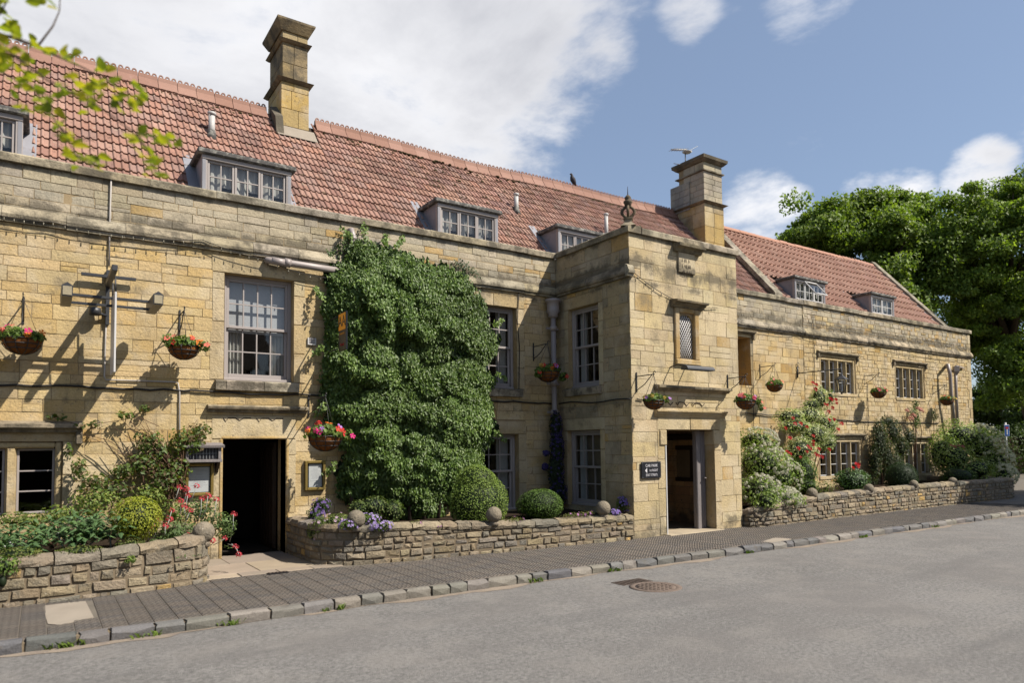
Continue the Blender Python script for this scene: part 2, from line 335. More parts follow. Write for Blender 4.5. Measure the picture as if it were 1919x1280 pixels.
# ------------------------------------------------------------------ laid stone
GOLD = [(.60, .435, .205), (.62, .465, .24), (.585, .415, .185), (.63, .485, .27), (.605, .45, .23), (.575, .43, .22), (.615, .48, .28)]
PALE = [(.47, .405, .29), (.45, .395, .295), (.49, .42, .295), (.44, .39, .30), (.48, .405, .275), (.51, .44, .32)]
ORANGE = [(.53, .345, .13), (.55, .37, .155), (.52, .36, .16)]
GARDEN = [(.32, .265, .19), (.37, .30, .21), (.29, .25, .19), (.39, .32, .22), (.34, .27, .175), (.26, .235, .19)]
DRESS = [(.57, .45, .265), (.59, .48, .30), (.55, .42, .23)]
def sub(rects, h):
    out = []
    for (a, b, c, d) in rects:
        A, B, Cc, D = h
        if B <= a or A >= b or D <= c or Cc >= d: out.append((a, b, c, d)); continue
        if a < A: out.append((a, A, c, d))
        if B < b: out.append((B, b, c, d))
        a2, b2 = max(a, A), min(b, B)
        if c < Cc: out.append((a2, b2, c, Cc))
        if D < d: out.append((a2, b2, D, d))
    return out
def lay(F, u0, u1, v0, v1, holes, hr, lr, pal, orange=.05, gap=.003, depth=(-.003, .007), bev=.0025, rough=.003, split=.12, top=None, rnd=RND, tj=.09):
    res = []; v = v0
    while v < v1-.02:
        h = rnd.uniform(*hr)
        if v1-(v+h) < hr[0]*.7: h = v1-v
        u = u0-rnd.uniform(0, lr[1])
        while u < u1:
            l = rnd.uniform(*lr)*(.6+.6*rnd.random()); pieces = [(u, u+l, v, v+h)]
            if rnd.random() < split and h > .14:
                k = v+h*rnd.uniform(.4, .6); pieces = [(u, u+l, v, k), (u, u+l, k, v+h)]
                if rnd.random() < .5: m = u+l*rnd.uniform(.35, .65); pieces = [(u, m, v, k), (m, u+l, v, k), (u, u+l, k, v+h)]
            for p in pieces:
                tint = rnd.choice(ORANGE) if rnd.random() < orange else rnd.choice(pal)
                q = [(max(p[0], u0), min(p[1], u1), p[2], min(p[3], top((p[0]+p[1])/2)) if top else p[3])]
                if q[0][1] <= q[0][0] or q[0][3] <= q[0][2]: continue
                for hh in holes: q = sub(q, hh)
                for r in q:
                    if r[1]-r[0] > .035 and r[3]-r[2] > .03:
                        res.append((F, r, rnd.uniform(*depth), jit(tint, tj, rnd), gap*rnd.uniform(.6, 1.7), bev, rough))
            u += l
        v += h
    return res
def stone_geo(mb, st, rnd=RND):
    F, (a, b, c, d), dep, tint, gap, bev, ro = st
    g = gap/2; r = lambda: rnd.uniform(-ro, ro)
    o = [(a+g+r(), c+g+r()), (b-g+r(), c+g+r()), (b-g+r(), d-g+r()), (a+g+r(), d-g+r())]
    sg = [(1, 1), (-1, 1), (-1, -1), (1, -1)]
    bv = [min(bev*rnd.uniform(.6, 1.8), (b-a)*.25, (d-c)*.25) for _ in range(4)]
    vs = [F(u, v, -.03) for u, v in o]+[F(u+s*k, v+t*k, dep+r()) for (u, v), (s, t), k in zip(o, sg, bv)]
    vs.append(F((a+b)/2+(b-a)*rnd.uniform(-.2, .2), (c+d)/2+(d-c)*rnd.uniform(-.15, .15), dep+rnd.uniform(-.2, 1)*ro*1.5))
    mb.add(vs, [(0, 1, 5, 4), (1, 2, 6, 5), (2, 3, 7, 6), (3, 0, 4, 7), (4, 5, 8), (5, 6, 8), (6, 7, 8), (7, 4, 8)], tint)
def emit(stones, parent, name, mat, n=300, restname=None):
    def seen(st):
        F, (a, b, c, d) = st[0], st[1]; p = F((a+b)/2, (c+d)/2, 0); q = p-CAM
        return min(b-a, .8)*(d-c)/max(q.length, 1)**2*(1 if q.dot(CW) > 0 and abs(q.dot(CR)/q.dot(CW)) < .75 else .01)
    order = sorted(stones, key=seen, reverse=True)
    for st in order[:n]:
        mb = MB(); stone_geo(mb, st); mb.build(name, mat, parent)
    if len(order) > n:
        mb = MB()
        for st in order[n:]: stone_geo(mb, st)
        mb.build(restname or 'remaining_stones', mat, parent, kind='stuff')
def backing(mb, F, u0, u1, v0, v1, holes, d=-.0045, tint=(.33, .25, .15)):
    us = sorted({u0, u1, *[min(max(x, u0), u1) for h in holes for x in h[:2]]}); vs = sorted({v0, v1, *[min(max(x, v0), v1) for h in holes for x in h[2:]]})
    for a, b in zip(us, us[1:]):
        for c, e in zip(vs, vs[1:]):
            m = ((a+b)/2, (c+e)/2)
            if any(h[0] < m[0] < h[1] and h[2] < m[1] < h[3] for h in holes): continue
            mb.quad(F(a, c, d), F(b, c, d), F(b, e, d), F(a, e, d), tint)
def grow(h, l, r, b, t): return (h[0]-l, h[1]+r, h[2]-b, h[3]+t)
# ================================================================== the setting: ground, road, kerb, pavement
KX = [-40, -6, -.27, 1.0, 4.0, 7.5, 11.3, 20.4, 30, 90]
KY = [-3.9, -3.9, -3.95, -4.03, -4.04, -4.12, -4.25, -4.40, -4.5, -5.2]
def kerb_y(x): return float(np.interp(x, KX, KY))
g = MB(); g.quad((-400, -400, -.16), (400, -400, -.16), (400, 400, -.16), (-400, 400, -.16)); g.build('ground', 'earth', kind='structure')
xs = list(np.arange(-30, 80, 2.0)); rd = MB()
for a, b in zip(xs, xs[1:]):
    ys = [kerb_y(a)+.02, -6, -8, -10, -12, -15]; yb = [kerb_y(b)+.02, -6, -8, -10, -12, -15]
    zz = lambda y: -.105+.03*math.sin((y+4)/-10*math.pi)
    for i in range(5): rd.quad((a, ys[i], zz(ys[i])), (b, yb[i], zz(yb[i])), (b, yb[i+1], zz(yb[i+1])), (a, ys[i+1], zz(ys[i+1])))
rd.build('road', 'asphalt', kind='structure')
def zroad(y): return -.105+.03*math.sin((y+4)/-10*math.pi)
gm = MB(); px0 = None
for x in np.arange(-6, 34, .12):                                  # ragged mortar strip along the foot of the kerb
    y0 = kerb_y(x)+.01; w = .10+.06*math.sin(x*1.7)+.035*RND.random()+.05*math.sin(x*5.1+1)
    if .4 < (x*.37) % 3.1 < .9: w *= .35
    w = max(w, .02); c = ((x, y0, zroad(y0)+.005), (x, y0-w, zroad(y0-w)+.004))
    if px0: gm.quad(px0[0], c[0], c[1], px0[1])
    px0 = c
gm.build('gutter', 'gutter_mortar', kind='structure')
kb = MB()
for a, b in zip(xs, xs[1:]):
    if a > 44: continue
    kb.quad((a, kerb_y(a)+.03, -.02), (b, kerb_y(b)+.03, -.02), (b, kerb_y(b)+.14, -.02), (a, kerb_y(a)+.14, -.02)); kb.quad((a, kerb_y(a)+.02, -.13), (b, kerb_y(b)+.02, -.13), (b, kerb_y(b)+.03, -.02), (a, kerb_y(a)+.03, -.02))
kerb = kb.build('kerb', 'garden_mortar', kind='structure')
x = -5.0; rk = random.Random(3)
while x < 34:
    l = rk.uniform(.24, .46) if x < 9 else rk.uniform(.16, .5)
    x2 = x+l-.018; y1, y2 = kerb_y(x), kerb_y(x2); tint = jit(rk.choice([(.20, .188, .172), (.235, .217, .19), (.17, .165, .16), (.25, .225, .195), (.15, .15, .152)]), .16, rk)
    dz, dy, w = rk.uniform(-.012, .012), rk.uniform(-.012, .012), rk.uniform(.105, .13); j = lambda s=.012: rk.uniform(-s, s)
    P = [(x, y1+dy+j(), -.15), (x2, y2+dy+j(), -.15), (x2, y2+w, -.15), (x, y1+w, -.15),
         (x+j(), y1+dy-.008+j(), -.02+dz+j()), (x2+j(), y2+dy-.008+j(), -.02+dz+j()), (x2+j(.006), y2+w, .004+dz*.3), (x+j(.006), y1+w, .004+dz*.3),
         (x+.012+j(.006), y1+dy+.025+j(), .006+dz+j(.006)), (x2-.012+j(.006), y2+dy+.025+j(), .006+dz+j(.006)), ((x+x2)/2, (y1+y2)/2+dy-.018+j(), -.06+j(.02))]
    mb = MB(); mb.add(P, [(0, 1, 10), (1, 5, 10), (5, 4, 10), (4, 0, 10), (4, 5, 9, 8), (8, 9, 6, 7), (1, 2, 6, 9, 5), (3, 0, 4, 8, 7), (2, 3, 7, 6)], tint)
    mb.build('kerb_stone', 'granite', kerb); x += l

# ------------------------------------------------------------------ main measurements of the inn
FM = Fr((0, 0, 0), (1, 0, 0), (0, -1, 0))
XP = at(1041, 483.4).x; YP = atx(1178, 434.5, XP).y; XPR = at(1381, 560, YP).x; XJ = at(1504, 600).x; XW = at(1817, 650).x
ZC, ZS = 5.77, 4.92; ZCW, ZSW = 5.73, 4.82
FPF = Fr((0, YP, 0), (1, 0, 0), (0, -1, 0)); FPS = Fr((XP, 0, 0), (0, -1, 0), (-1, 0, 0)); FPR = Fr((XPR, 0, 0), (0, -1, 0), (1, 0, 0))
RSL = 1.145; RZ0 = 5.93; RY0 = .33; RIDGE_Y = 2.70; RIDGE_Z = RZ0+RSL*(RIDGE_Y-RY0)
def roof_z(Y): return RZ0+RSL*(Y-RY0)
def onroof(x, y):
    d = ray(x, y); t = (RZ0-RSL*RY0-CAM.z+RSL*CAM.y)/(d.z-RSL*d.y); return CAM+d*t
def rc(x0, y0, x1, y1, Y=0.0):
    a, b = at(x0, y0, Y), at(x1, y1, Y); return (a.x, b.x, b.z, a.z)

# pavement sheet and pavers
LW = lambda x: float(np.interp(x, [-40, -4, 1.0, 1.95, 1.951, 3.5, 3.501, 4.2, 5, 9.14, 9.141, 12.3, 12.31, 25.3, 25.31, 60], [-2.2, -2.2, -2.12, -1.98, -1.72, -1.74, -1.9, -2.05, -2.1, -2.36, -2.3, -2.3, -2.62, -2.6, 1.5, 1.5]))
pv = MB(); xs2 = list(np.arange(-12, 46, .5))
for a, b in zip(xs2, xs2[1:]): pv.quad((a, kerb_y(a)+.13, -.008), (b, kerb_y(b)+.13, -.008), (b, max(LW(b), LW(a))+.35, -.008), (a, max(LW(a), LW(b))+.35, -.008))
pave = pv.build('pavement', 'joint_sand', kind='structure')
PL, PWd = .225, .112
def paver_geo(mb, M, tint, pads=True):
    g = .0018
    L, Wd = PL/2-g, PWd/2-g
    vs = [M@Vector(p) for p in ((-L, -Wd, -.03), (L, -Wd, -.03), (L, Wd, -.03), (-L, Wd, -.03), (-L+.003, -Wd+.003, 0), (L-.003, -Wd+.003, 0), (L-.003, Wd-.003, 0), (-L+.003, Wd-.003, 0))]
    mb.add(vs, [(0, 1, 5, 4), (1, 2, 6, 5), (2, 3, 7, 6), (3, 0, 4, 7), (4, 5, 6, 7)], tint)
    if not pads: return
    def clip(poly, a, b_, c):                     # keep a*x + b*y <= c
        out = []
        for (p, q) in zip(poly, poly[1:]+poly[:1]):
            dp, dq = a*p[0]+b_*p[1]-c, a*q[0]+b_*q[1]-c
            if dp <= 0: out.append(p)
            if dp*dq < 0: t = dp/(dp-dq); out.append((p[0]+(q[0]-p[0])*t, p[1]+(q[1]-p[1])*t))
        return out
    R0 = [(-L+.004, -Wd+.004), (L-.004, -Wd+.004), (L-.004, Wd-.004), (-L+.004, Wd-.004)]; s = .062; k = -3
    while k <= 3:
        lo, hi = k*s-.018, k*s+.018; pl = clip(clip(R0, 1, 1, hi), -1, -1, -lo); k += 1
        if len(pl) < 3: continue
        n = len(pl); cx = sum(p[0] for p in pl)/n; cy = sum(p[1] for p in pl)/n
        vs = [M@Vector((x_, y_, .0004)) for x_, y_ in pl]+[M@Vector((cx+(x_-cx)*.93, cy+(y_-cy)*.95, .0022)) for x_, y_ in pl]
        mb.add(vs, [tuple(range(n, 2*n))]+[(i, (i+1) % n, n+(i+1) % n, n+i) for i in range(n)], (tint[0]*.38, tint[1]*.38, tint[2]*.39))
PT = [(.205, .18, .155), (.22, .19, .162), (.19, .17, .15), (.21, .18, .152), (.23, .197, .166), (.18, .162, .147)]
pvm = []
for t in PT:
    mb = MB(); paver_geo(mb, Matrix(), t); pvm.append(mb.mesh('paver', 'paver'))
# slabs let into the pavers
def gz(x, y, z=0.0): p = atz(x, y, z); return (p.x, p.y)
patches = [[gz(80, 1136), gz(160, 1126), gz(176, 1157), gz(112, 1172), gz(90, 1170)], [gz(1428, 1016), gz(1452, 1008), gz(1485, 1010), gz(1462, 1018)]]
def inside(p, poly):
    r = False; n = len(poly)
    for i in range(n):
        (x1, y1), (x2, y2) = poly[i], poly[(i+1) % n]
        if (y1 > p[1]) != (y2 > p[1]) and p[0] < (x2-x1)*(p[1]-y1)/(y2-y1)+x1: r = not r
    return r
cand = []; X = -3.4; rp = random.Random(8)
while X < 27:                                    # stacked courses, so that joints run straight across the footway
    y = -4.6+rp.uniform(-.02, .02)
    while y < 1.4:
        if kerb_y(X)+.12+PWd*.3 < y < LW(X)+.06 and not any(inside((X, y), p) for p in patches): cand.append((X, y, rp.uniform(-.0012, .0012), rp.uniform(-.012, .012)))
        y += PWd
    X += PL
def pscore(c):
    q = Vector((c[0], c[1], 0))-CAM; z = q.dot(CW)
    if z < .5 or abs(q.dot(CR)/z) > .74: return 1e9
    return q.length
cand.sort(key=pscore); rest = MB()
for i, (X, y, dz, ro) in enumerate(cand):
    M = Matrix.Translation((X, y, dz))@Matrix.Rotation(ro, 4, 'Z')@Matrix.Scale(-1, 4, Vector((1, 0, 0)))
    if i < 300: inst('paver', rp.choice(pvm), pave, (X, y, dz), (rp.uniform(-.006, .006), rp.uniform(-.004, .004), ro), (-1, 1, 1))
    else: paver_geo(rest, M, rp.choice(PT), (Vector((X, y, 0))-CAM).length < 24)
rest.build('remaining_pavers', 'paver', pave, kind='stuff')
for i, p in enumerate(patches):
    mb = MB(); n = len(p); mb.add([(*q, .001) for q in p]+[(*q, -.05) for q in p], [tuple(range(n))]+[(k, k+n, (k+1) % n+n, (k+1) % n) for k in range(n)])
    mb.build('concrete_slab', 'concrete', pave)
# flagstones in front of the left doorway and the porch sill
fl = MB(); fl.quad((1.6, -1.95, -.03), (4.0, -1.95, -.03), (4.0, .4, -.03), (1.6, .4, -.03)); flags = fl.build('doorway_paving', 'joint_sand', kind='structure')
for r in [(1.65, 2.3, -1.80, -1.52), (2.3, 2.82, -1.80, -1.52), (2.82, 3.3, -1.80, -1.52), (3.3, 3.75, -1.80, -1.52), (1.65, 2.62, -1.52, -.62), (2.62, 3.75, -1.52, -.62), (1.65, 2.4, -.62, .3), (2.4, 3.75, -.62, .3)]:
    mb = MB(); mb.box((r[0]+.006, r[2]+.006, -.06), (r[1]-.006, r[3]-.006, RND.uniform(.004, .012)), jit(RND.choice([(.38, .31, .23), (.33, .27, .21), (.42, .345, .25)]), .1), .006); mb.build('flagstone', 'flagstone', flags)

# ================================================================== the inn
inn = thing('coaching_inn', (4, 0, 0), 'long golden stone inn with red tiled roof, dormers and projecting porch bay', 'building')
W1r = at(118, 828).x; W1 = (W1r-2.35, W1r, at(104, 962).z, at(118, 828).z)
W2 = rc(422, 510.5, 550, 717.5); D1 = (at(418, 822).x, at(536, 822).x, 0.0, at(476, 823).z)
W3r = at(968, 578).x; W3 = (W3r-1.12, W3r, at(962, 729).z, at(968, 578).z)
W4r = at(972, 814).x; W4 = (W4r-1.25, W4r, at(958, 957).z, at(972, 814).z)
PSa, PSb = atx(1065, 582, XP), atx(1124, 722, XP); W5 = (-PSa.y, -atx(1121, 567, XP).y, PSb.z, PSa.z)
PSc, PSd = atx(1064, 808, XP), atx(1128, 952, XP); W6 = (-PSc.y, -PSd.y, PSd.z, PSc.z)
D2 = (at(1247.5, 850, YP).x, at(1339, 850, YP).x, .01, at(1290, 806, YP).z)
W11 = rc(1271, 589, 1301, 674, YP)
WT = (at(1384, 640).x-.5, at(1406, 640).x, at(1395, 722).z, at(1395, 632).z)
wall = MB(); stones = []
def surround(F, r, jw, lh, sh=0.0, pal=DRESS, lpar=1, dep=(.004, .012)):
    """dressed jambs, lintel and sill course round an opening"""
    a, b, c, d = r; res = []; mk = lambda q, k=pal: res.append((F, q, RND.uniform(*dep), jit(RND.choice(k), .08), .005, .005, .0015))
    for s in (0, 1):
        v = c
        while v < d-.02:
            h = min(RND.uniform(.3, .62), d-v)
            if d-(v+h) < .15: h = d-v
            w = jw*RND.uniform(.9, 1.12); mk((a-w, a, v, v+h) if s == 0 else (b, b+w, v, v+h)); v += h
    if lh:
        n = lpar; xs_ = [a-jw+(b-a+2*jw)*k/n for k in range(n+1)]
        for k in range(n): mk((xs_[k], xs_[k+1], d, d+lh))
    return res, (a-jw*.9, b+jw*.9, c-sh, d+lh)
def reveal(parent, F, r, dep=.32, tint=(.52, .38, .19), d1=.003):
    a, b, c, d = r; mb = MB()
    for (u0, v0, u1, v1) in ((a, c, a, d), (b, c, b, d), (a, d, b, d), (a, c, b, c)):
        mb.quad(F(u0, v0, d1), F(u1, v1, d1), F(u1, v1, -dep), F(u0, v0, -dep), tint)
    mb.build('reveal', 'ashlar', parent)
holes_m = []
for r, jw, lh, lp in ((W2, .2, .27, 1), (W3, .2, .25, 2), (W4, .2, .27, 1), (D1, .17, .38, 1), (W1, .13, .16, 2)):
    st, big = surround(FM, r, jw, lh, lpar=lp); stones += st; holes_m.append(big); reveal(inn, FM, r, .3 if r is not D1 else .45)
st, big = surround(FM, WT, .12, .12); stones += st; holes_r = [big]; reveal(inn, FM, WT, .4, (.5, .3, .1))
side_holes = []
for r in (W5, W6):
    st, big = surround(FPS, r, .14, .25); stones += st; side_holes.append(big); reveal(inn, FPS, r, .26)
st, big = surround(FPF, D2, .20, .30, lpar=2); stones += st; front_holes = [big]; reveal(inn, FPF, D2, .34)
front_holes.append((W11[0]-.12, W11[1]+.12, W11[2]-.1, W11[3]+.14))
HR, LR = (.13, .24), (.26, .68)
backing(wall, FM, -4, XP, -.15, ZC, [W1, W2, W3, W4, D1]); backing(wall, FM, XPR, XJ, -.15, ZC-.04, [WT])
backing(wall, FPS, 0, -YP, -.15, ZC, [W5, W6]); backing(wall, FPF, XP, XPR, -.15, ZC, [D2, W11]); backing(wall, FPR, 0, -YP, -.15, ZC, [])
stones += lay(FM, -4, XP, -.1, ZS, holes_m, HR, LR, GOLD, .045)
stones += lay(FM, -4, XP, ZS+.13, ZC, [], (.12, .2), (.28, .62), PALE, .07, gap=.0045)
stones += lay(FM, XPR, XJ, -.1, ZS-.06, holes_r, (.14, .26), (.3, .62), GOLD, .08); stones += lay(FM, XPR, XJ, ZS+.06, ZC-.04, [], (.11, .17), (.2, .42), PALE, .06)
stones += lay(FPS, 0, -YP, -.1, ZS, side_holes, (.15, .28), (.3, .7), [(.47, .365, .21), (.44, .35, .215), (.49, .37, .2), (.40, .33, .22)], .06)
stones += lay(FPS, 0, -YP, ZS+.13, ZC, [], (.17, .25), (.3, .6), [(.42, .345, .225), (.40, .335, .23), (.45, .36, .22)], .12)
stones += lay(FPF, XP, XPR, -.1, ZC, front_holes, (.2, .36), (.35, .85), [(.62, .50, .30), (.60, .475, .265), (.63, .52, .325), (.58, .465, .29)], .04, gap=.003, rough=.0015, split=.25)
stones += lay(FPR, 0, -YP, -.1, ZC, [], (.2, .36), (.35, .85), PALE, .04)
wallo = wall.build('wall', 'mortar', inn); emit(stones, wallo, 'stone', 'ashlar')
# shell behind the front: side, back, floors so that rooms are dark
sh = MB(); XE = 17.6
sh.quad((-4, 5.2, -.15), (XE, 5.2, -.15), (XE, 5.2, 5.9), (-4, 5.2, 5.9)); sh.quad((-4, 0, -.15), (-4, 5.2, -.15), (-4, 5.2, 5.9), (-4, 0, 5.9)); sh.quad((XE, .05, -.15), (XE, 5.2, -.15), (XE, 5.2, 5.9), (XE, .05, 5.9))
sh.quad((-4, .04, 5.72), (XE, .04, 5.72), (XE, .5, 5.72), (-4, .5, 5.72))
for zf in (.0, 2.55): sh.quad((-4, .3, zf), (XE, .3, zf), (XE, 5.2, zf), (-4, 5.2, zf))
for xx in (1.2, 4.4, 6.2): sh.quad((xx, .3, 0), (xx, 5.2, 0), (xx, 5.2, 5.6), (xx, .3, 5.6))
sh.quad((1.2, 2.6, 0), (4.4, 2.6, 0), (4.4, 2.6, 2.5), (1.2, 2.6, 2.5))
sh.build('interior', 'dark_room', inn)

# string course and copings, stone by stone
def course(F, u0, u1, v, prof, name, mat, parent, ln=(.7, 1.2), pal=PALE, wob=.006):
    u = u0
    while u < u1-.01:
        l = RND.uniform(*ln); e = min(u+l, u1)
        if u1-e < .3: e = u1
        dz = RND.uniform(-wob, wob); MB().prism([(d+RND.uniform(-.003, .003), v+h+dz) for d, h in prof], F, u+.003, e-.003, jit(RND.choice(pal), .12)).build(name, mat, parent); u = e
STR = [(-.02, 0), (.05, 0), (.055, .045), (.085, .055), (.09, .10), (.04, .21), (-.02, .24)]
COP = [(-.38, 0), (.06, 0), (.065, .10), (.04, .125), (-.36, .15)]
course(FM, -4, XP-.02, ZS, STR, 'string_course_stone', 'weathered_stone', inn)
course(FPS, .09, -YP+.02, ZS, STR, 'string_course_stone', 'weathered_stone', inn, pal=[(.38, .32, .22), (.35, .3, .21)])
course(FM, XPR, XJ, ZS-.08, STR, 'string_course_stone', 'weathered_stone', inn)
MB().prism([(d, ZS+h) for d, h in STR], FPF, XP-.09, XP+.07, (.5, .44, .32)).build('string_course_stone', 'weathered_stone', inn)
course(FM, -4, XP-.02, ZC, COP, 'coping_stone', 'weathered_stone', inn, (.8, 1.5))
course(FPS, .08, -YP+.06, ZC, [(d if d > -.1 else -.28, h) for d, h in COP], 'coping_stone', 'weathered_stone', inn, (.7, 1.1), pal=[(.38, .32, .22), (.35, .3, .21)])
course(FPF, XP+.30, XPR+.03, ZC, [(d if d > -.1 else -.28, h) for d, h in COP], 'coping_stone', 'weathered_stone', inn, (.7, 1.1))
course(FPR, .08, -YP-.3, ZC, [(d if d > -.1 else -.28, h) for d, h in COP], 'coping_stone', 'weathered_stone', inn, (.7, 1.1))
course(FM, XPR+.1, XJ, ZC-.04, COP, 'coping_stone', 'weathered_stone', inn, (.5, .9))
MB().box((XP+.28, YP+.28, ZC-.06), (XPR-.28, 0, ZC-.03), (.3, .3, .32)).build('porch_roof', 'lead', inn)

# ------------------------------------------------------------------ windows
def pane(parent, F, u0, u1, v0, v1, d, tilt=0.0):
    mb = MB(); t = RND.uniform(-.0015, .0015); mb.quad(F(u0, v0, d-t), F(u1, v0, d+t), F(u1, v1, d+t), F(u0, v1, d-t)); return mb.build('pane', 'glass', parent)
def glazed(parent, name, F, r, nx, ny, d, fw=.045, bw=.02, mat='paint_grey', bot=None):
    """a sash or casement: rails, stiles and glazing bars as one frame, every pane its own piece"""
    a, b, c, e = r; mb = MB(); bot = bot or fw; t = .02
    mb.fbox(F, a, a+fw, c, e, d-t, d+t, ch=.004); mb.fbox(F, b-fw, b, c, e, d-t, d+t, ch=.004)
    mb.fbox(F, a+fw, b-fw, e-fw, e, d-t+.001, d+t-.001, ch=.004); mb.fbox(F, a+fw, b-fw, c, c+bot, d-t+.001, d+t-.001, ch=.004)
    A, B, C_, E_ = a+fw, b-fw, c+bot, e-fw
    us = [A+(B-A)*k/nx for k in range(nx+1)]; vs = [C_+(E_-C_)*k/ny for k in range(ny+1)]
    for u in us[1:-1]: mb.fbox(F, u-bw/2, u+bw/2, C_, E_, d-.014, d+.014)
    for v in vs[1:-1]: mb.fbox(F, A, B, v-bw/2, v+bw/2, d-.013, d+.0125)
    o = mb.build(name, mat, parent)
    for i in range(nx):
        for k in range(ny): pane(o if o.parent.parent is None else parent, F, us[i]+bw/2-.002, us[i+1]-bw/2+.002, vs[k]+bw/2-.002, vs[k+1]-bw/2+.002, d-.004)
    return o
def sash_window(F, r, nx, ny=2, rec=.13, blind=0.0, curtains=False, parent=inn, sill=True, mat='paint_grey'):
    a, b, c, e = r; mb = MB(); w = .055
    mb.fbox(F, a, a+w, c, e, -rec-.12, -rec, ch=.006); mb.fbox(F, b-w, b, c, e, -rec-.12, -rec, ch=.006); mb.fbox(F, a+w, b-w, e-w, e, -rec-.12, -rec-.002, ch=.006); mb.fbox(F, a-.0, b+.0, c, c+.05, -rec-.14, -rec+.03, ch=.008)
    win = mb.build('sash_window', mat, inn); m = (c+e)/2+.02
    glazed(win, 'upper_sash', F, (a+w, b-w, m-.02, e-w), nx, ny, -rec-.035, mat=mat); glazed(win, 'lower_sash', F, (a+w, b-w, c+.05, m+.02), nx, ny, -rec-.08, mat=mat, bot=.075)
    if blind: q = MB(); q.fbox(F, a+w, b-w, e-(e-c)*blind, e-w, -rec-.135, -rec-.13); q.build('blind', 'blind', win)
    if curtains:
        for s in (0, 1):
            q = MB(); n = 14; wd = (b-a)*.24; pts = []
            for i in range(n+1):
                u = (a+w+wd*i/n) if s == 0 else (b-w-wd*i/n); pts.append((u, -rec-.19-.03*math.sin(i*2.1)))
            for i in range(n): q.quad(F(pts[i][0], c+.02, pts[i][1]), F(pts[i+1][0], c+.02, pts[i+1][1]), F(pts[i+1][0], e, pts[i+1][1]), F(pts[i][0], e, pts[i][1]))
            q.build('curtain', 'curtain', win)
    return win
sash_window(FM, W2, 4, blind=.53, curtains=True); sash_window(FM, W3, 4, curtains=True); sash_window(FM, W4, 4, curtains=True)
sash_window(FPS, W5, 3, curtains=True, rec=.10); sash_window(FPS, W6, 3, curtains=True, rec=.10)
for F, r, e in ((FM, W2, .14), (FM, W3, .16), (FPS, W5, .12)):
    a, b, c, d = r; us = [a-e, a+.02, a+(b-a)*.55, b+e*.6]
    for i in range(3): MB().prism([(-.12, c-.17), (.085+RND.uniform(-.01, .01), c-.165), (.10, c-.03), (.06, c-.01), (-.12, c+.012)], F, us[i]+.004, us[i+1]-.004, jit(RND.choice([(.5, .43, .32), (.46, .40, .31)]), .1)).build('sill_stone', 'weathered_stone', inn)

def hood(F, u0, u1, v, proj=.13, h=.11, drop=.0, parent=inn, name='hood_mould', pal=((.34, .28, .19),), mat='weathered_stone'):
    mb = MB(); t = jit(RND.choice(pal), .08)
    mb.prism([(-.02, v), (proj*.45, v), (proj*.6, v+h*.35), (proj, v+h*.45), (proj, v+h*.8), (.0, v+h*1.15), (-.02, v+h*1.15)], F, u0, u1, t)
    if drop:
        for s in (u0, u1-.09): mb.fbox(F, s+.004, s+.086, v-drop, v+.002, -.02, proj*.75, t, .012)
    return mb.build(name, mat, parent)
def mullioned(F, r, n, nx, ny, parent, rec=.14, hd=True, open_light=None, mat='paint_white', mull=.10, glass_d=None, pal=DRESS):
    a, b, c, e = r; mb = MB(); fw = .085; t = jit(RND.choice(pal), .06)
    A, B = a+.0, b-.0
    mb.fbox(F, a-.02, b+.02, c-.10, c, -.3, .025, t, .012)
    for s in (a, b-fw): mb.fbox(F, s, s+fw, c, e, -.3, -.015, t, .02)
    mb.fbox(F, a+fw, b-fw, e-.09, e, -.3, -.017, t, .02)
    lw = (b-a-2*fw-(n-1)*mull)/n
    for k in range(1, n):
        u = a+fw+k*lw+(k-1)*mull
        mb.add([F(uu, v, dd) for v in (c-.002, e-.09) for uu, dd in ((u, -.10), (u+.03, -.008), (u+mull-.03, -.008), (u+mull, -.10), (u+mull, -.25), (u, -.25))], [(0, 1, 7, 6), (1, 2, 8, 7), (2, 3, 9, 8), (3, 4, 10, 9), (4, 5, 11, 10), (5, 0, 6, 11)], t)
    w = mb.build('mullioned_window', 'ashlar', parent)
    for k in range(n):
        u = a+fw+k*(lw+mull); glazed(w, 'casement', F, (u+.002, u+lw-.002, c+.003, e-.093), nx, ny, -rec+.02, fw=.03, bw=.018, mat=mat)
    if hd: hood(F, a-.16, b+.16, e+.08, proj=.085, h=.09, drop=.12, parent=parent)
    return w
mullioned(FM, W1, 4, 1, 3, inn, mat='paint_grey', mull=.13, hd=False)
hood(FM, W1[0]-.2, W1[1]+.24, W1[3]+.13, proj=.17, h=.14, drop=.17)
# narrow window beside the porch: frame only, deep orange reveal
a, b, c, d = WT; q = MB(); q.fbox(FM, a, b, c, d, -.42, -.40); q.build('blocked_light', 'ashlar', inn)
hood(FM, a-.1, b+.14, d+.08, proj=.11, h=.1, drop=.14)
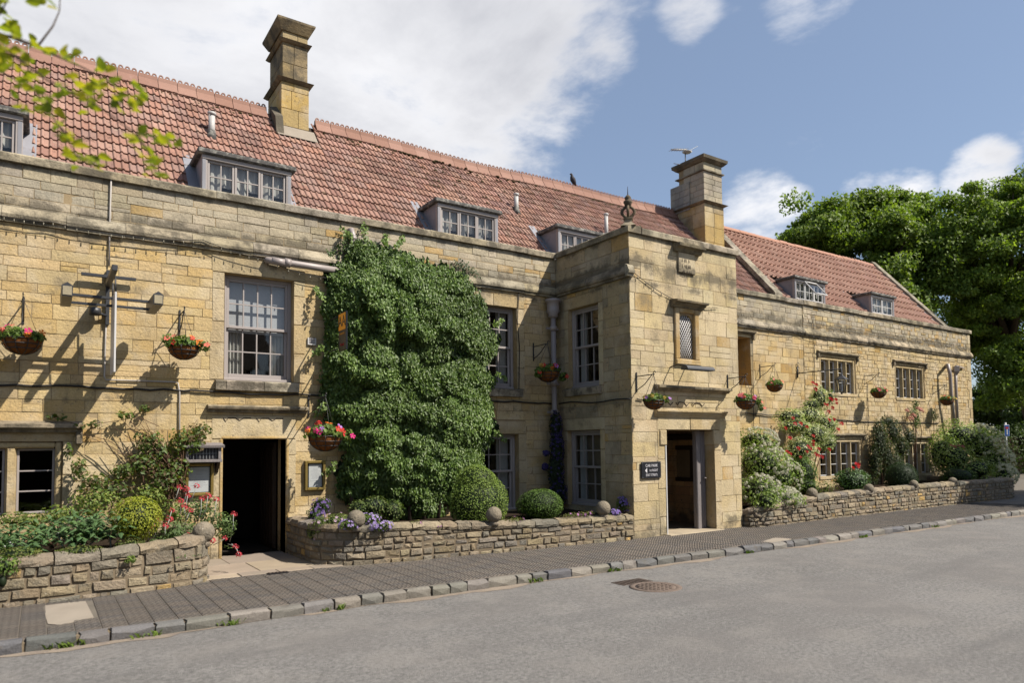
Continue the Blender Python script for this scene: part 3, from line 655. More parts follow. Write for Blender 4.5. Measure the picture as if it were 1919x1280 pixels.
# porch oriel light with lattice
a, b, c, d = W11; T = (.50, .33, .13); m = MB(); mw = (b-a)
m.fbox(FPF, a-.13, a, c-.02, d+.13, -.25, .05, T, .015); m.fbox(FPF, b, b+.13, c-.02, d+.13, -.25, .05, T, .015); m.fbox(FPF, a-.13, b+.13, c-.13, c-.02, -.25, .07, (.54, .38, .17), .015); m.fbox(FPF, a, b, d+.04, d+.13, -.25, .045, T, .01)
n = 10; cx = (a+b)/2; ra = mw/2; zs = d-ra*.9                               # rounded head of the light
for i in range(n):
    t0, t1 = math.pi*i/n, math.pi*(i+1)/n; p = [(cx-ra*math.cos(t), zs+ra*math.sin(t)) for t in (t0, t1)]
    m.add([FPF(p[0][0], p[0][1], -.01), FPF(p[1][0], p[1][1], -.01), FPF(p[1][0], d+.05, -.01), FPF(p[0][0], d+.05, -.01), FPF(p[0][0], p[0][1], -.06), FPF(p[1][0], p[1][1], -.06)], [(0, 1, 2, 3), (0, 1, 5, 4)], T)
ow = m.build('lattice_window', 'ashlar', inn)
lt = MB(); s = .062                                                        # leaded lozenges
for k in range(-12, 26):
    for sg in (1, -1):
        u0 = a+k*s; pts = []
        for i in range(0, 41):
            v = c+(d-c)*i/40; u = u0+sg*(v-c)*.62
            ok = a <= u <= b and (v <= zs or (u-cx)**2+(v-zs)**2 <= ra*ra)
            if ok: pts.append(FPF(u, v, -.035))
        if len(pts) > 1: lt.tube([pts[0], pts[-1]], .0075, 4)
lt.build('lead_came', 'paint_white', ow); pane(ow, FPF, a, b, c, d, -.045)
q = MB(); q.quad(FPF(a-.1, c-.1, -.5), FPF(b+.1, c-.1, -.5), FPF(b+.1, d+.1, -.5), FPF(a-.1, d+.1, -.5)); q.build('room_behind', 'dark_room', ow)
hp = [(-.02, d+.13), (.06, d+.13), (.08, d+.17), (.12, d+.18), (.13, d+.21), (.20, d+.22), (.205, d+.255), (-.02, d+.29)]
MB().prism(hp, FPF, a-.22, b+.26, (.3, .24, .15)).build('window_cornice', 'weathered_stone', inn)
# carved plaque with its little cornice
pq = rc(1269, 472, 1301, 516, YP); m = MB(); m.fbox(FPF, pq[0], pq[1], pq[2], pq[3], -.02, .045, (.60, .50, .33), .01); plq = m.build('carved_plaque', 'ashlar', inn)
m = MB(); rr = random.Random(4)
for rw in range(3):
    u = pq[0]+.1
    while u < pq[1]-.1:
        v0 = pq[3]-.2-rw*.115
        if rr.random() < .86:
            k = rr.choice('ILOV+'); hgt = .075
            seg = {'I': [(0, 0, 0, 1)], 'L': [(0, 0, 0, 1), (0, 0, .6, 0)], 'O': [(0, .2, .3, 1), (.3, 1, .6, .2), (.6, .2, 0, .2)], 'V': [(0, 1, .3, 0), (.3, 0, .6, 1)], '+': [(0, .5, .6, .5), (.3, 0, .3, 1)]}[k]
            for x0, y0, x1, y1 in seg: m.tube([FPF(u+x0*.06, v0+y0*hgt, .046), FPF(u+x1*.06, v0+y1*hgt, .046)], .006, 4)
        u += .058
m.build('carved_marks', 'oak_dark', plq)
MB().prism([(-.02, pq[3]), (.07, pq[3]), (.10, pq[3]+.06), (.19, pq[3]+.085), (.2, pq[3]+.14), (-.02, pq[3]+.17)], FPF, pq[0]-.12, pq[1]+.16, (.3, .25, .16)).build('plaque_cornice', 'weathered_stone', inn)

# left doorway: lintel with carved spandrels, moulding, dark passage with the door folded back
a, b, c, d = D1; m = MB(); T = (.52, .36, .15)
m.fbox(FM, a-.02, b+.02, d-.0, d+.045, -.35, .02, T, .01)
for s in (a-.05, b-.0): m.fbox(FM, s, s+.05, 0, d, -.3, .022, T, .012)
door = m.build('door_surround', 'ashlar', inn)
m = MB(); z = d+.30
for k in range(2):                                                         # shallow carved zigzag panel
    u = a-.02+k*(b-a+.04)/2; w = (b-a)/2
    pts = [(u+.02, z+.04), (u+.06, z-.02), (u+.10, z+.04), (u+w*.42, z+.04), (u+w*.55, z), (u+w*.68, z+.04), (u+w*.9, z+.04)]
    m.tube([FM(x_, y_, .012) for x_, y_ in pts], .008, 4)
m.build('carved_line', 'oak_dark', door)
hz = at(470, 768).z; MB().prism([(-.02, hz-.05), (.05, hz-.05), (.06, hz-.01), (.12, hz), (.13, hz+.035), (.10, hz+.06), (-.02, hz+.07)], FM, at(388, 766).x, at(575, 766).x, (.44, .36, .24)).build('door_hood', 'weathered_stone', inn)
m = MB(); m.box((b-.06, .5, .02), (b-.01, 1.4, d-.05), ch=.006)
for k in range(5): m.box((b-.075, .52+k*.175, .1), (b-.06, .66+k*.175, d-.15))
m.build('door_leaf', 'oak_dark', inn)
m = MB(); m.quad((a-.3, .46, -.0), (b+.3, .46, -.0), (b+.3, .46, d+.4), (a-.3, .46, d+.4)) if False else m.box((a-.12, .46, .0), (a-.01, .54, d)); m.box((b+.01, .44, .0), (b+.06, .54, d)); m.build('door_frame', 'oak_dark', inn)

# porch doorway
a, b, c, d = D2; m = MB(); T = (.58, .46, .27)
for q_ in ((a-.16, a+.03), (b-.03, b+.13)): MB().fbox(FPF, *q_, d-.30, d-.005, -.3, .03, T, .015).build('door_corbel', 'ashlar', inn)
c1 = at(1290, 776, YP).z; u0, u1 = at(1226, 776, YP).x, at(1357, 776, YP).x
MB().prism([(-.02, c1-.07), (.03, c1-.07), (.04, c1-.03), (.07, c1-.02), (.075, c1+.02), (.11, c1+.03), (.115, c1+.055), (-.02, c1+.075)], FPF, u0, u1, (.56, .43, .24)).build('door_moulding', 'ashlar', inn)
c2 = at(1290, 730, YP).z; u0, u1 = at(1226, 730, YP).x, at(1362, 734, YP).x
MB().prism([(-.02, c2-.05), (.06, c2-.05), (.10, c2-.01), (.15, c2), (.155, c2+.04), (-.02, c2+.075)], FPF, u0, u1, (.40, .33, .22)).build('door_cornice', 'weathered_stone', inn)
m = MB(); z = at(1290, 760, YP).z
for k in range(3):
    u = u0+.12+k*.46; m.tube([FPF(x_, y_, .012) for x_, y_ in ((u, z+.05), (u+.05, z-.0), (u+.1, z+.06), (u+.24, z+.05), (u+.31, z-.01), (u+.38, z+.05))], .008, 4)
m.build('carved_line', 'oak_dark', inn)
mb = MB(); xi = XPR-.32; FI = Fr((xi, YP, 0), (0, 1, 0), (-1, 0, 0)); FB = Fr((XP, -.05, 0), (1, 0, 0), (0, -1, 0))
backing(mb, FI, .3, 2.3, 0, 2.6, []); backing(mb, FB, 0, XPR-XP, 0, 2.6, []); mb.quad((XP+.3, YP+.3, 2.6), (XPR-.2, YP+.3, 2.6), (XPR-.2, 0, 2.6), (XP+.3, 0, 2.6)); mb.quad((XP+.3, YP+.02, .006), (XPR-.2, YP+.02, .006), (XPR-.2, 0, .006), (XP+.3, 0, .006))
mb.quad((XP+.3, YP+.3, 0), (XP+.3, 0, 0), (XP+.3, 0, 2.6), (XP+.3, YP+.3, 2.6))
pin = mb.build('porch_interior', 'garden_mortar', inn); q = MB()
for st in lay(FI, .3, 2.3, 0, 2.6, [(1.02, 1.5, 1.0, 1.62)], (.16, .3), (.3, .7), [(.52, .32, .18), (.44, .28, .17), (.6, .38, .2)], 0)+lay(FB, .3, XPR-XP-.3, 0, 2.6, [], (.16, .3), (.3, .7), [(.52, .32, .18), (.44, .28, .17)], 0): stone_geo(q, st)
q.build('porch_lining', 'ashlar', pin)
m = MB(); m.fbox(FI, 1.0, 1.52, 1.62, 1.72, -.03, .03, ch=.01); m.fbox(FI, 1.0, 1.52, .92, 1.0, -.03, .05, ch=.01); m.fbox(FI, 1.0, 1.10, 1.0, 1.62, -.02, .02); m.fbox(FI, .7, 1.9, 1.84, 1.97, -.02, .08, ch=.01); m.build('porch_window_frame', 'oak_dark', pin)
m = MB()
for k in range(7):
    for i in range(10):
        if rr.random() < .55: u, v = 1.14+k*.05, 1.03+i*.058; m.fbox(FI, u, u+.035, v, v+.04, -.01, -.005)
m.build('leaded_quarries', 'lamp_lens', pin, kind='stuff')
MB().box((b-.30, YP+.20, .0), (b-.18, YP+.32, d), ch=.015).build('door_post', 'timber_grey', inn); m = MB(); m.box((b-.165, YP+.22, .0), (b-.02, YP+.30, d-.01), ch=.012); m.tube([(b-.1, YP+.2, 1.05), (b-.1, YP+.14, 1.05), (b-.16, YP+.13, 1.05)], .015); m.build('door_post', 'timber_grey', inn)
MB().box((a-.05, YP-.14, -.03), (b+.1, YP+.5, .018), (.46, .38, .27), .01).build('threshold', 'flagstone', inn)
MB().fbox(FPF, a-.012, a+.012, 0, d-.3, -.02, .02).build('door_edge_trim', 'paint_white', inn)

# ------------------------------------------------------------------ roofs
def sag(x): return .035*math.sin(.5*x+.6)+.02*math.sin(1.3*x)
NRM = Vector((0, -RSL, 1)).normalized(); UPS = Vector((0, 1, RSL)).normalized()
TILT = math.atan(RSL)
def tile_geo(mb, M, prof, L, tint):
    n = len(prof); k, lip = (.032, .025) if n > 10 else (.058, .048)
    vs = [M@Vector((x_, 0, z_+k)) for x_, z_ in prof]+[M@Vector((x_, L, z_)) for x_, z_ in prof]+[M@Vector((x_, 0.004, z_+k-lip)) for x_, z_ in prof]
    mb.add(vs, [(i, i+1, n+i+1, n+i) for i in range(n-1)]+[(2*n+i, 2*n+i+1, i+1, i) for i in range(n-1)]+[(2*n, 0, n), (n-1, 3*n-1, 2*n-1)], tint)
wA = .212; ROMAN = [(x_*wA, z_*.8) for x_, z_ in ((0, .018), (.05, .032), (.10, .036), (.16, .026), (.22, .006), (.46, .004), (.5, .018), (.55, .032), (.60, .036), (.66, .026), (.72, .006), (.99, .004))]
wB = .215; PANT = [(x_*wB, z_) for x_, z_ in ((0, .012), (.12, 0), (.3, -.006), (.48, .006), (.6, .038), (.74, .062), (.88, .048), (1.0, .010))]
TT = [(0.37, 0.215, 0.164), (0.399, 0.237, 0.184), (0.348, 0.194, 0.146), (0.382, 0.224, 0.175), (0.422, 0.258, 0.201), (0.314, 0.175, 0.138), (0.393, 0.215, 0.159), (0.348, 0.22, 0.181), (0.285, 0.169, 0.138)]
PTT = [(.47, .275, .205), (.50, .30, .225), (.44, .255, .19), (.48, .285, .215), (.51, .315, .24), (.42, .24, .18)]
def roof(parent, x0, x1, prof, wd, L, gauge, tints, mat, skip, seed):
    rn = random.Random(seed); mb = MB()
    sl = math.hypot(RIDGE_Y-RY0, RIDGE_Z-RZ0)
    mb.quad((x0, RY0-.06, RZ0-.12), (x1, RY0-.06, RZ0-.12), (x1, RIDGE_Y, RIDGE_Z-.04), (x0, RIDGE_Y, RIDGE_Z-.04)); mb.quad((x0, RIDGE_Y, RIDGE_Z-.04), (x1, RIDGE_Y, RIDGE_Z-.04), (x1, 5.3, 5.7), (x0, 5.3, 5.7))
    ro = mb.build('roof', 'roof_felt', parent)
    ms = []
    for t in tints: q = MB(); tile_geo(q, Matrix(), prof, L, t); ms.append((q.mesh('roof_tile', mat), t))
    R0 = Matrix.Rotation(TILT, 4, 'X'); rows = int((sl-.1)/gauge)+1; pl = []
    for r_ in range(rows):
        s = r_*gauge; x_ = x0
        while x_ < x1-wd*.5:
            Y = RY0+s*UPS.y; Z = RZ0+s*UPS.z
            if not skip(x_+wd/2, Y+gauge*UPS.y*.5): pl.append((x_, Y-.01, Z+sag(x_)*s/sl-.02+rn.uniform(-.003, .003), rn.uniform(-.012, .012), rn.uniform(-.01, .012), rn.randrange(len(ms))))
            x_ += wd
    def sc(p):
        q = Vector(p[:3])-CAM; z = q.dot(CW); return q.length if z > 0 and abs(q.dot(CR)/z) < .73 and (PP_Y-F_PX*q.dot(CU)/z) > -5 else 1e6
    pl.sort(key=sc); rest = MB()
    for i, (X_, Y_, Z_, r1, r2, k) in enumerate(pl):
        Rm = Matrix.Rotation(r1, 4, 'Z')
        rot = Matrix.Translation(Vector((0, 0, 0)))@Matrix.Rotation(TILT+r2, 4, 'X')@Rm
        if i < 300: inst('roof_tile', ms[k][0], ro, (X_, Y_, Z_), rot)
        else: tile_geo(rest, Matrix.Translation((X_, Y_, Z_))@rot, prof, L, jit(ms[k][1], .12, rn))
    rest.build('remaining_tiles', mat, ro, kind='stuff')
    return ro
dorm = []                                                                   # footprints kept clear of tiles
def dormer(parent, TL, TR, n, Yf=.16, fl=None):
    p, q = at(*TL, Yf), at(*TR, Yf); x0, x1 = p.x, q.x; z1 = (p.z+q.z)/2; z0 = ZC+.12
    if fl: x0 = fl
    Yb = RY0+(z1-RZ0)/RSL; dorm.append((x0-.02, x1+.02, Yb+.05))
    F = Fr((0, Yf, 0), (1, 0, 0), (0, -1, 0)); mb = MB(); T = (.4, .4, .4); fr = .09; zt = z1-.16
    mb.fbox(F, x0+.04, x0+.04+fr, z0, zt, -.08, 0, T, .008); mb.fbox(F, x1-.04-fr, x1-.04, z0, zt, -.08, 0, T, .008); mb.fbox(F, x0+.04, x1-.04, zt, zt+.075, -.08, .015, T, .008); mb.fbox(F, x0+.04+fr, x1-.04-fr, z0, z0+.05, -.08, .03, T, .006)
    dm = mb.build('dormer', 'paint_grey', parent)
    m = MB(); m.box((x0-.03, Yf-.07, zt+.077), (x1+.03, Yb+.05, z1+.0), ch=.015); m.build('dormer_roof', 'lead_dark', dm)
    for s, xx in ((-1, x0+.05), (1, x1-.05)):
        m = MB(); yb0 = RY0+(z0-RZ0)/RSL; vs = []
        for e in (0, .05*s*-1): vs += [(xx+e, Yf-.005, z0-.1), (xx+e, Yf-.005, zt+.078), (xx+e, Yb, zt+.078), (xx+e, max(yb0, Yf+.02), z0-.1)]
        m.add(vs, [(0, 1, 2, 3), (4, 7, 6, 5), (0, 4, 5, 1), (1, 5, 6, 2), (2, 6, 7, 3), (3, 7, 4, 0)])
        m.build('dormer_cheek', 'lead', dm)
        m = MB(); off = .17*s                                               # lead flashing laid on the tiles along the cheek
        m.quad((xx, Yf-.1, roof_z(Yf-.1)+.055), (xx+off, Yf-.1, roof_z(Yf-.1)+.05), (xx+off, Yb+.12, roof_z(Yb+.12)+.05), (xx, Yb+.12, roof_z(Yb+.12)+.055)); m.build('flashing', 'lead', dm)
    A, B = x0+.04+fr, x1-.04-fr; w = (B-A)/n
    for k in range(n): glazed(dm, 'casement', F, (A+k*w+.003, A+(k+1)*w-.003, z0+.052, zt-.003), 2, 2, -.045+.006*(k % 2), fw=.035, bw=.018, mat='paint_white' if parent is not inn else 'paint_grey')
    q = MB()
    for s in range(n*2):
        u0 = A+(B-A)*s/(n*2); pts = [(u0+(B-A)/(n*2)*i/6, -.12-.02*math.sin(i*1.9+s)) for i in range(7)]
        lo = z0+(.32 if s % 2 else .2)*(zt-z0)
        for i in range(6): q.quad(F(pts[i][0], lo, pts[i][1]), F(pts[i+1][0], lo, pts[i+1][1]), F(pts[i+1][0], zt, pts[i+1][1]), F(pts[i][0], zt, pts[i][1]))
    q.build('curtain', 'curtain', dm)
    q = MB(); q.quad((A-.2, Yf+.75, z0-.4), (B+.2, Yf+.75, z0-.4), (B+.2, Yf+.75, z1), (A-.2, Yf+.75, z1)); q.quad((A-.1, Yf+.05, z0-.02), (B+.1, Yf+.05, z0-.02), (B+.1, Yf+.75, z0-.02), (A-.1, Yf+.75, z0-.02)); q.build('room_behind', 'dark_room', dm)
    return dm
dormer(inn, (-150, 172), (51, 203), 3); dormer(inn, (374, 277), (551, 314), 3); dormer(inn, (816.6, 369.5), (937, 397), 3); dormer(inn, (1043, 418.8), (1139, 440), 3)
CH1 = onroof(527, 243); C1x0, C1x1 = CH1.x, onroof(577, 250).x; C1y0 = CH1.y
def in_dorm(x_, y_):
    return any(a < x_ < b and y_ < c for a, b, c in dorm) or (C1x0-.1 < x_ < C1x1+.1 and y_ > C1y0-.05)
roof(inn, -4.0, 17.15, ROMAN, wA, .325, .262, TT, 'roof_tile', in_dorm, 21)
# ridge tiles with pierced cresting
def ring_geo(mb, c, r, t, tint):
    vs = []; fs = []; n, k = 10, 4
    for i in range(n):
        a_ = 2*math.pi*i/n; cx_, cz_ = math.cos(a_), math.sin(a_)
        for j_ in range(k):
            b_ = 2*math.pi*j_/k+.78; rr_ = r+t*math.cos(b_); vs.append((c[0]+rr_*cx_, c[1]+t*math.sin(b_), c[2]+rr_*cz_))
    for i in range(n):
        for j_ in range(k): fs.append((i*k+j_, i*k+(j_+1) % k, ((i+1) % n)*k+(j_+1) % k, ((i+1) % n)*k+j_))
    mb.add(vs, fs, tint)
RT = [(.33, .185, .14), (.35, .20, .15), (.31, .17, .125), (.37, .215, .165)]
rms = []
for t in RT:
    q = MB(); l = .335; pr = [(-.17, -.19), (-.15, -.19), (-.03, .0), (-.02, .075), (.02, .075), (.03, .0), (.15, -.19), (.17, -.19), (.045, .005), (.03, .09), (-.03, .09), (-.045, .005)]
    q.prism([(-d, v) for d, v in pr], lambda u, v, d: Vector((u, -d, v)), .004, l-.004, t)
    for k in range(3): ring_geo(q, (l*(k+.5)/3, 0, .112), .031, .016, t)
    rms.append(q.mesh('ridge_tile', 'pantile'))
x_ = -4.0
while x_ < 16.4:
    if not (C1x0-.25 < x_ < C1x1+.05): inst('ridge_tile', RND.choice(rms), inn, (x_, RIDGE_Y, RIDGE_Z+.06+sag(x_)), (RND.uniform(-.02, .02), RND.uniform(-.012, .012), RND.uniform(-.01, .01)))
    x_ += .337
m = MB()
for x_ in np.arange(-4, 16.3, .09):                                         # moss gathered under the ridge
    if RND.random() < .5+.3*math.sin(x_*1.1): Y = RIDGE_Y-.17-.12*RND.random()**2; m.lathe([(.0, .02), (.035, .012), (.045, -.01)], (x_, Y, roof_z(Y)+.04), 5, sx=RND.uniform(.7, 1.7), sy=RND.uniform(.5, 1))
for k in range(420):                                                        # and in the laps of the courses
    x_ = RND.uniform(-1, 16.5); r_ = RND.randrange(1, 14); Y = RY0+r_*.262*UPS.y-.012
    if Y > RIDGE_Y-.15 or in_dorm(x_, Y): continue
    m.lathe([(.0, .02), (.022, .012), (.03, -.012)], (x_, Y, roof_z(Y)+.028), 5, sx=RND.uniform(.7, 2.2), sy=RND.uniform(.5, .9))
m.build('moss_growth', 'moss', inn, kind='stuff')

# ------------------------------------------------------------------ chimneys
def chimney_shaft(parent, x0, x1, y0, y1, z0, z1, pal, name='chimney_block', h=.34, mat='ashlar'):
    z = z0; k = 0
    while z < z1-.02:
        e = min(z+h*RND.uniform(.85, 1.2), z1)
        if z1-e < .12: e = z1
        if k % 2 == 0: cuts = [(x0, (x0+x1)/2+RND.uniform(-.08, .08)), None]
        cx_ = x0+(x1-x0)*RND.uniform(.35, .65); cy_ = y0+(y1-y0)*RND.uniform(.3, .7)
        for ax0, ax1 in ((x0, cx_), (cx_, x1)):
            for ay0, ay1 in ((y0, cy_), (cy_, y1)):
                MB().box((ax0+.002, ay0+.002, z+.002), (ax1-.002, ay1-.002, e-.002), jit(RND.choice(pal), .1), .008).build(name, mat, parent)
        z = e; k += 1
def frustum(mb, x0, x1, y0, y1, z0, z1, g0, g1, tint):
    vs = [(x0-g0, y0-g0, z0), (x1+g0, y0-g0, z0), (x1+g0, y1+g0, z0), (x0-g0, y1+g0, z0), (x0-g1, y0-g1, z1), (x1+g1, y0-g1, z1), (x1+g1, y1+g1, z1), (x0-g1, y1+g1, z1)]
    mb.add(vs, [(0, 1, 5, 4), (1, 2, 6, 5), (2, 3, 7, 6), (3, 0, 4, 7), (0, 3, 2, 1), (4, 5, 6, 7)], tint)
zb = roof_z(C1y0); C1y1 = C1y0+1.0
zt1 = at(552, 47, C1y0).z; zm1 = at(552, 153, C1y0).z; zu1 = at(552, 80, C1y0).z
YEL = [(.54, .37, .13), (.52, .36, .14), (.56, .41, .19)]; LICH = [(.38, .29, .16), (.36, .28, .17), (.40, .30, .15)]
co = MB().box((C1x0+.05, C1y0+.05, zb-.5), (C1x1-.05, C1y1-.05, zt1-.1)).build('chimney', 'mortar', inn)
chimney_shaft(co, C1x0, C1x1, C1y0, C1y1, zb-.2, zm1-.04, YEL); chimney_shaft(co, C1x0+.03, C1x1-.02, C1y0+.03, C1y1-.02, zm1+.04, zu1, LICH, mat='weathered_stone'); chimney_shaft(co, C1x0+.03, C1x1-.02, C1y0+.03, C1y1-.02, zu1+.04, zt1-.14, [(.46, .36, .2)])
m = MB(); frustum(m, C1x0, C1x1, C1y0, C1y1, zm1-.04, zm1+.015, .02, .085, (.3, .24, .15)); frustum(m, C1x0, C1x1, C1y0, C1y1, zm1+.015, zm1+.05, .085, .02, (.34, .28, .18)); m.build('chimney_band', 'weathered_stone', co)
m = MB(); frustum(m, C1x0, C1x1, C1y0, C1y1, zu1-.02, zu1+.03, .0, .05, (.33, .26, .15)); frustum(m, C1x0, C1x1, C1y0, C1y1, zu1+.03, zu1+.045, .05, .02, (.33, .26, .15)); m.build('chimney_band', 'weathered_stone', co)
m = MB(); frustum(m, C1x0, C1x1, C1y0, C1y1, zt1-.16, zt1+.02, .0, .10, (.36, .28, .16)); frustum(m, C1x0, C1x1, C1y0, C1y1, zt1+.02, zt1+.06, .10, .105, (.33, .26, .16)); m.build('chimney_cap', 'weathered_stone', co)
m = MB(); m.add([(C1x0-.1, C1y0-.02, zb+.1), (C1x1+.1, C1y0-.02, zb+.1), (C1x1+.12, C1y0-.22, roof_z(C1y0-.22)+.07), (C1x0-.12, C1y0-.22, roof_z(C1y0-.22)+.07), (C1x0-.1, C1y0-.02, zb-.1), (C1x1+.1, C1y0-.02, zb-.1)], [(0, 1, 2, 3), (0, 3, 4), (1, 5, 2)], (.48, .43, .35)); m.build('chimney_flaunching', 'concrete', co)
m = MB(); yy = RIDGE_Y+.1
m.add([(C1x0-.14, C1y0-.2, roof_z(C1y0-.2)+.06), (C1x0-.14, C1y0-.1, roof_z(C1y0)+.22), (C1x0-.14, RIDGE_Y, RIDGE_Z+.2), (C1x0-.14, RIDGE_Y, RIDGE_Z+.0), (C1x0+.01, C1y0-.2, roof_z(C1y0-.2)+.06), (C1x0+.01, C1y0-.1, roof_z(C1y0)+.25), (C1x0+.01, RIDGE_Y, RIDGE_Z+.24)], [(0, 1, 2, 3), (0, 4, 5, 1), (1, 5, 6, 2)], (.2, .17, .13)); m.build('chimney_fillet', 'weathered_stone', co)
# soil and flue pipes through the roof
def vent(px, py0, py1, r=.055):
    p = onroof(px, py1); h = (py1-py0)*mpp(p)*1.05; m = MB()
    m.tube([p+Vector((0, 0, -.1)), p+Vector((0, 0, h))], r, 10); m.lathe([(r*1.25, h-.05), (r*1.3, h), (r*.9, h+.012)], p, 10)
    v = m.build('roof_vent', 'vent_white', inn); q = MB(); q.lathe([(r*2.2, -.1), (r*1.3, .05), (r*1.12, .12)], p, 10); q.build('lead_collar', 'lead_dark', v)
vent(397, 212, 256, .06); vent(968, 364, 396); vent(1137, 402, 446, .05)
# weathered finial on the porch corner
fp = Vector((XP+.08, YP+.08, ZC)); m = MB(); T = (.36, .30, .21)
m.lathe([(.2, .13), (.14, .17), (.10, .21), (.09, .27), (.125, .275), (.125, .295), (.06, .31)], fp, 4, T, False)
for k in range(4):
    a_ = math.pi/4+k*math.pi/2; dv = Vector((math.cos(a_), math.sin(a_), 0)); pts = [fp+dv*(.015+.105*math.sin(math.pi*i/8)**1.0)+Vector((0, 0, .30+.24*i/8)) for i in range(9)]; m.tube(pts, [.03]*3+[.033]*3+[.028]*3, 6, (.20, .15, .10))
m.lathe([(.05, .5), (.07, .58), (.085, .60), (.085, .63), (.045, .65), (.06, .68), (.06, .71), (.025, .75)], fp, 8, (.22, .17, .12)); m.tube([fp+Vector((0, 0, .73)), fp+Vector((0, 0, .92))], [.011, .004], 5, (.06, .05, .05)); m.build('finial', 'weathered_stone', inn)
# ================================================================== the wing to the right
wing = thing('stone_wing', (23, 0, 0), 'right hand wing of coursed yellow stone with orange pantile roof and coped gables', 'building')
V7 = rc(1536, 668, 1604, 739); V8 = rc(1677, 684, 1733, 748); V9 = rc(1534, 824, 1616, 889); V10 = rc(1678, 828, 1743, 886)
wl = MB(); st_w = []; hw = [grow(v, .03, .03, .10, .0) for v in (V7, V8, V9, V10)]
YW = -.012
FW = Fr((0, YW, 0), (1, 0, 0), (0, -1, 0)); FWE = Fr((XW, 0, 0), (0, 1, 0), (1, 0, 0))
backing(wl, FW, XJ+.001, XW, -.15, ZCW, [V7, V8, V9, V10]); wl.quad((XW, YW, -.15), (XW, 5.2, -.15), (XW, 5.2, ZCW), (XW, YW, ZCW))
for v in (V7, V8, V9, V10): reveal(wing, FW, v, .3)
WG = [(.60, .455, .235), (.61, .475, .265), (.58, .43, .215), (.63, .50, .30), (.59, .465, .26)]
st_w += lay(FW, XJ, XW, -.1, ZSW, hw, (.10, .17), (.16, .40), WG, .04, gap=.006, bev=.005, depth=(-.003, .009))
st_w += lay(FW, XJ, XW, ZSW+.15, ZCW, [], (.10, .16), (.16, .36), PALE+[(.56, .43, .22)], .08, gap=.006, bev=.005, depth=(-.003, .009))
for k in range(17): st_w.append((FW, (XW-.32 if k % 2 else XW-.2, XW+.004, -.1+k*.34, -.1+(k+1)*.34), .016, jit(DRESS[k % 3], .06), .006, .006, .002)) if -.1+(k+1)*.34 < ZCW else None
wlo = wl.build('wall', 'mortar', wing); emit(st_w, wlo, 'stone', 'ashlar')
s2 = MB()
for st in lay(FWE, .0, 5.2, -.1, ZCW, [], (.12, .2), (.2, .5), WG, .03): stone_geo(s2, st)
s2.build('end_wall_stones', 'ashlar', wlo, kind='stuff')
m = MB()
m.quad((XE+.05, 5.2, -.15), (XW, 5.2, -.15), (XW, 5.2, 5.9), (XE+.05, 5.2, 5.9)); m.quad((XE+.05, .04, 5.68), (XW, .04, 5.68), (XW, .5, 5.68), (XE+.05, .5, 5.68))
for zf in (.0, 2.55): m.quad((XE+.05, .3, zf), (XW-.02, .3, zf), (XW-.02, 5.2, zf), (XE+.05, 5.2, zf))
m.build('interior', 'dark_room', wing)
course(FW, XJ, XW+.05, ZSW, STR, 'string_course_stone', 'weathered_stone', wing, pal=[(.54, .45, .30), (.50, .42, .29)]); course(FW, XJ, XW+.06, ZCW, COP, 'coping_stone', 'weathered_stone', wing, (.8, 1.3))
for v in (V7, V8, V9, V10): mullioned(FW, v, 4, 1, 3, wing)
# an opened top light on the upper window
d4 = dormer(wing, (1487.5, 517.5), (1547.5, 526.5), 3); d5 = dormer(wing, (1631, 546), (1676.5, 556.5), 2)
p = at(1519, 530, .13); q = MB(); a, b = p.x-.28, p.x+.3
q.add([(a, .13, p.z), (b, .13, p.z), (b, -.2, p.z-.40), (a, -.2, p.z-.40)], [(0, 1, 2, 3)]); q.build('open_pane', 'glass', d4)
q = MB()
for s, e in (((a, .13, p.z), (b, .13, p.z)), ((b, .13, p.z), (b, -.2, p.z-.40)), ((b, -.2, p.z-.40), (a, -.2, p.z-.40)), ((a, -.2, p.z-.40), (a, .13, p.z))): q.tube([s, e], .022, 4)
q.build('open_casement', 'paint_white', d4)
GLX = at(1450, 552, .3).x; GRX = at(1765, 612, .3).x
roof(wing, GLX+.12, GRX-.05, PANT, wB, .42, .372, PTT, 'pantile', in_dorm, 33)
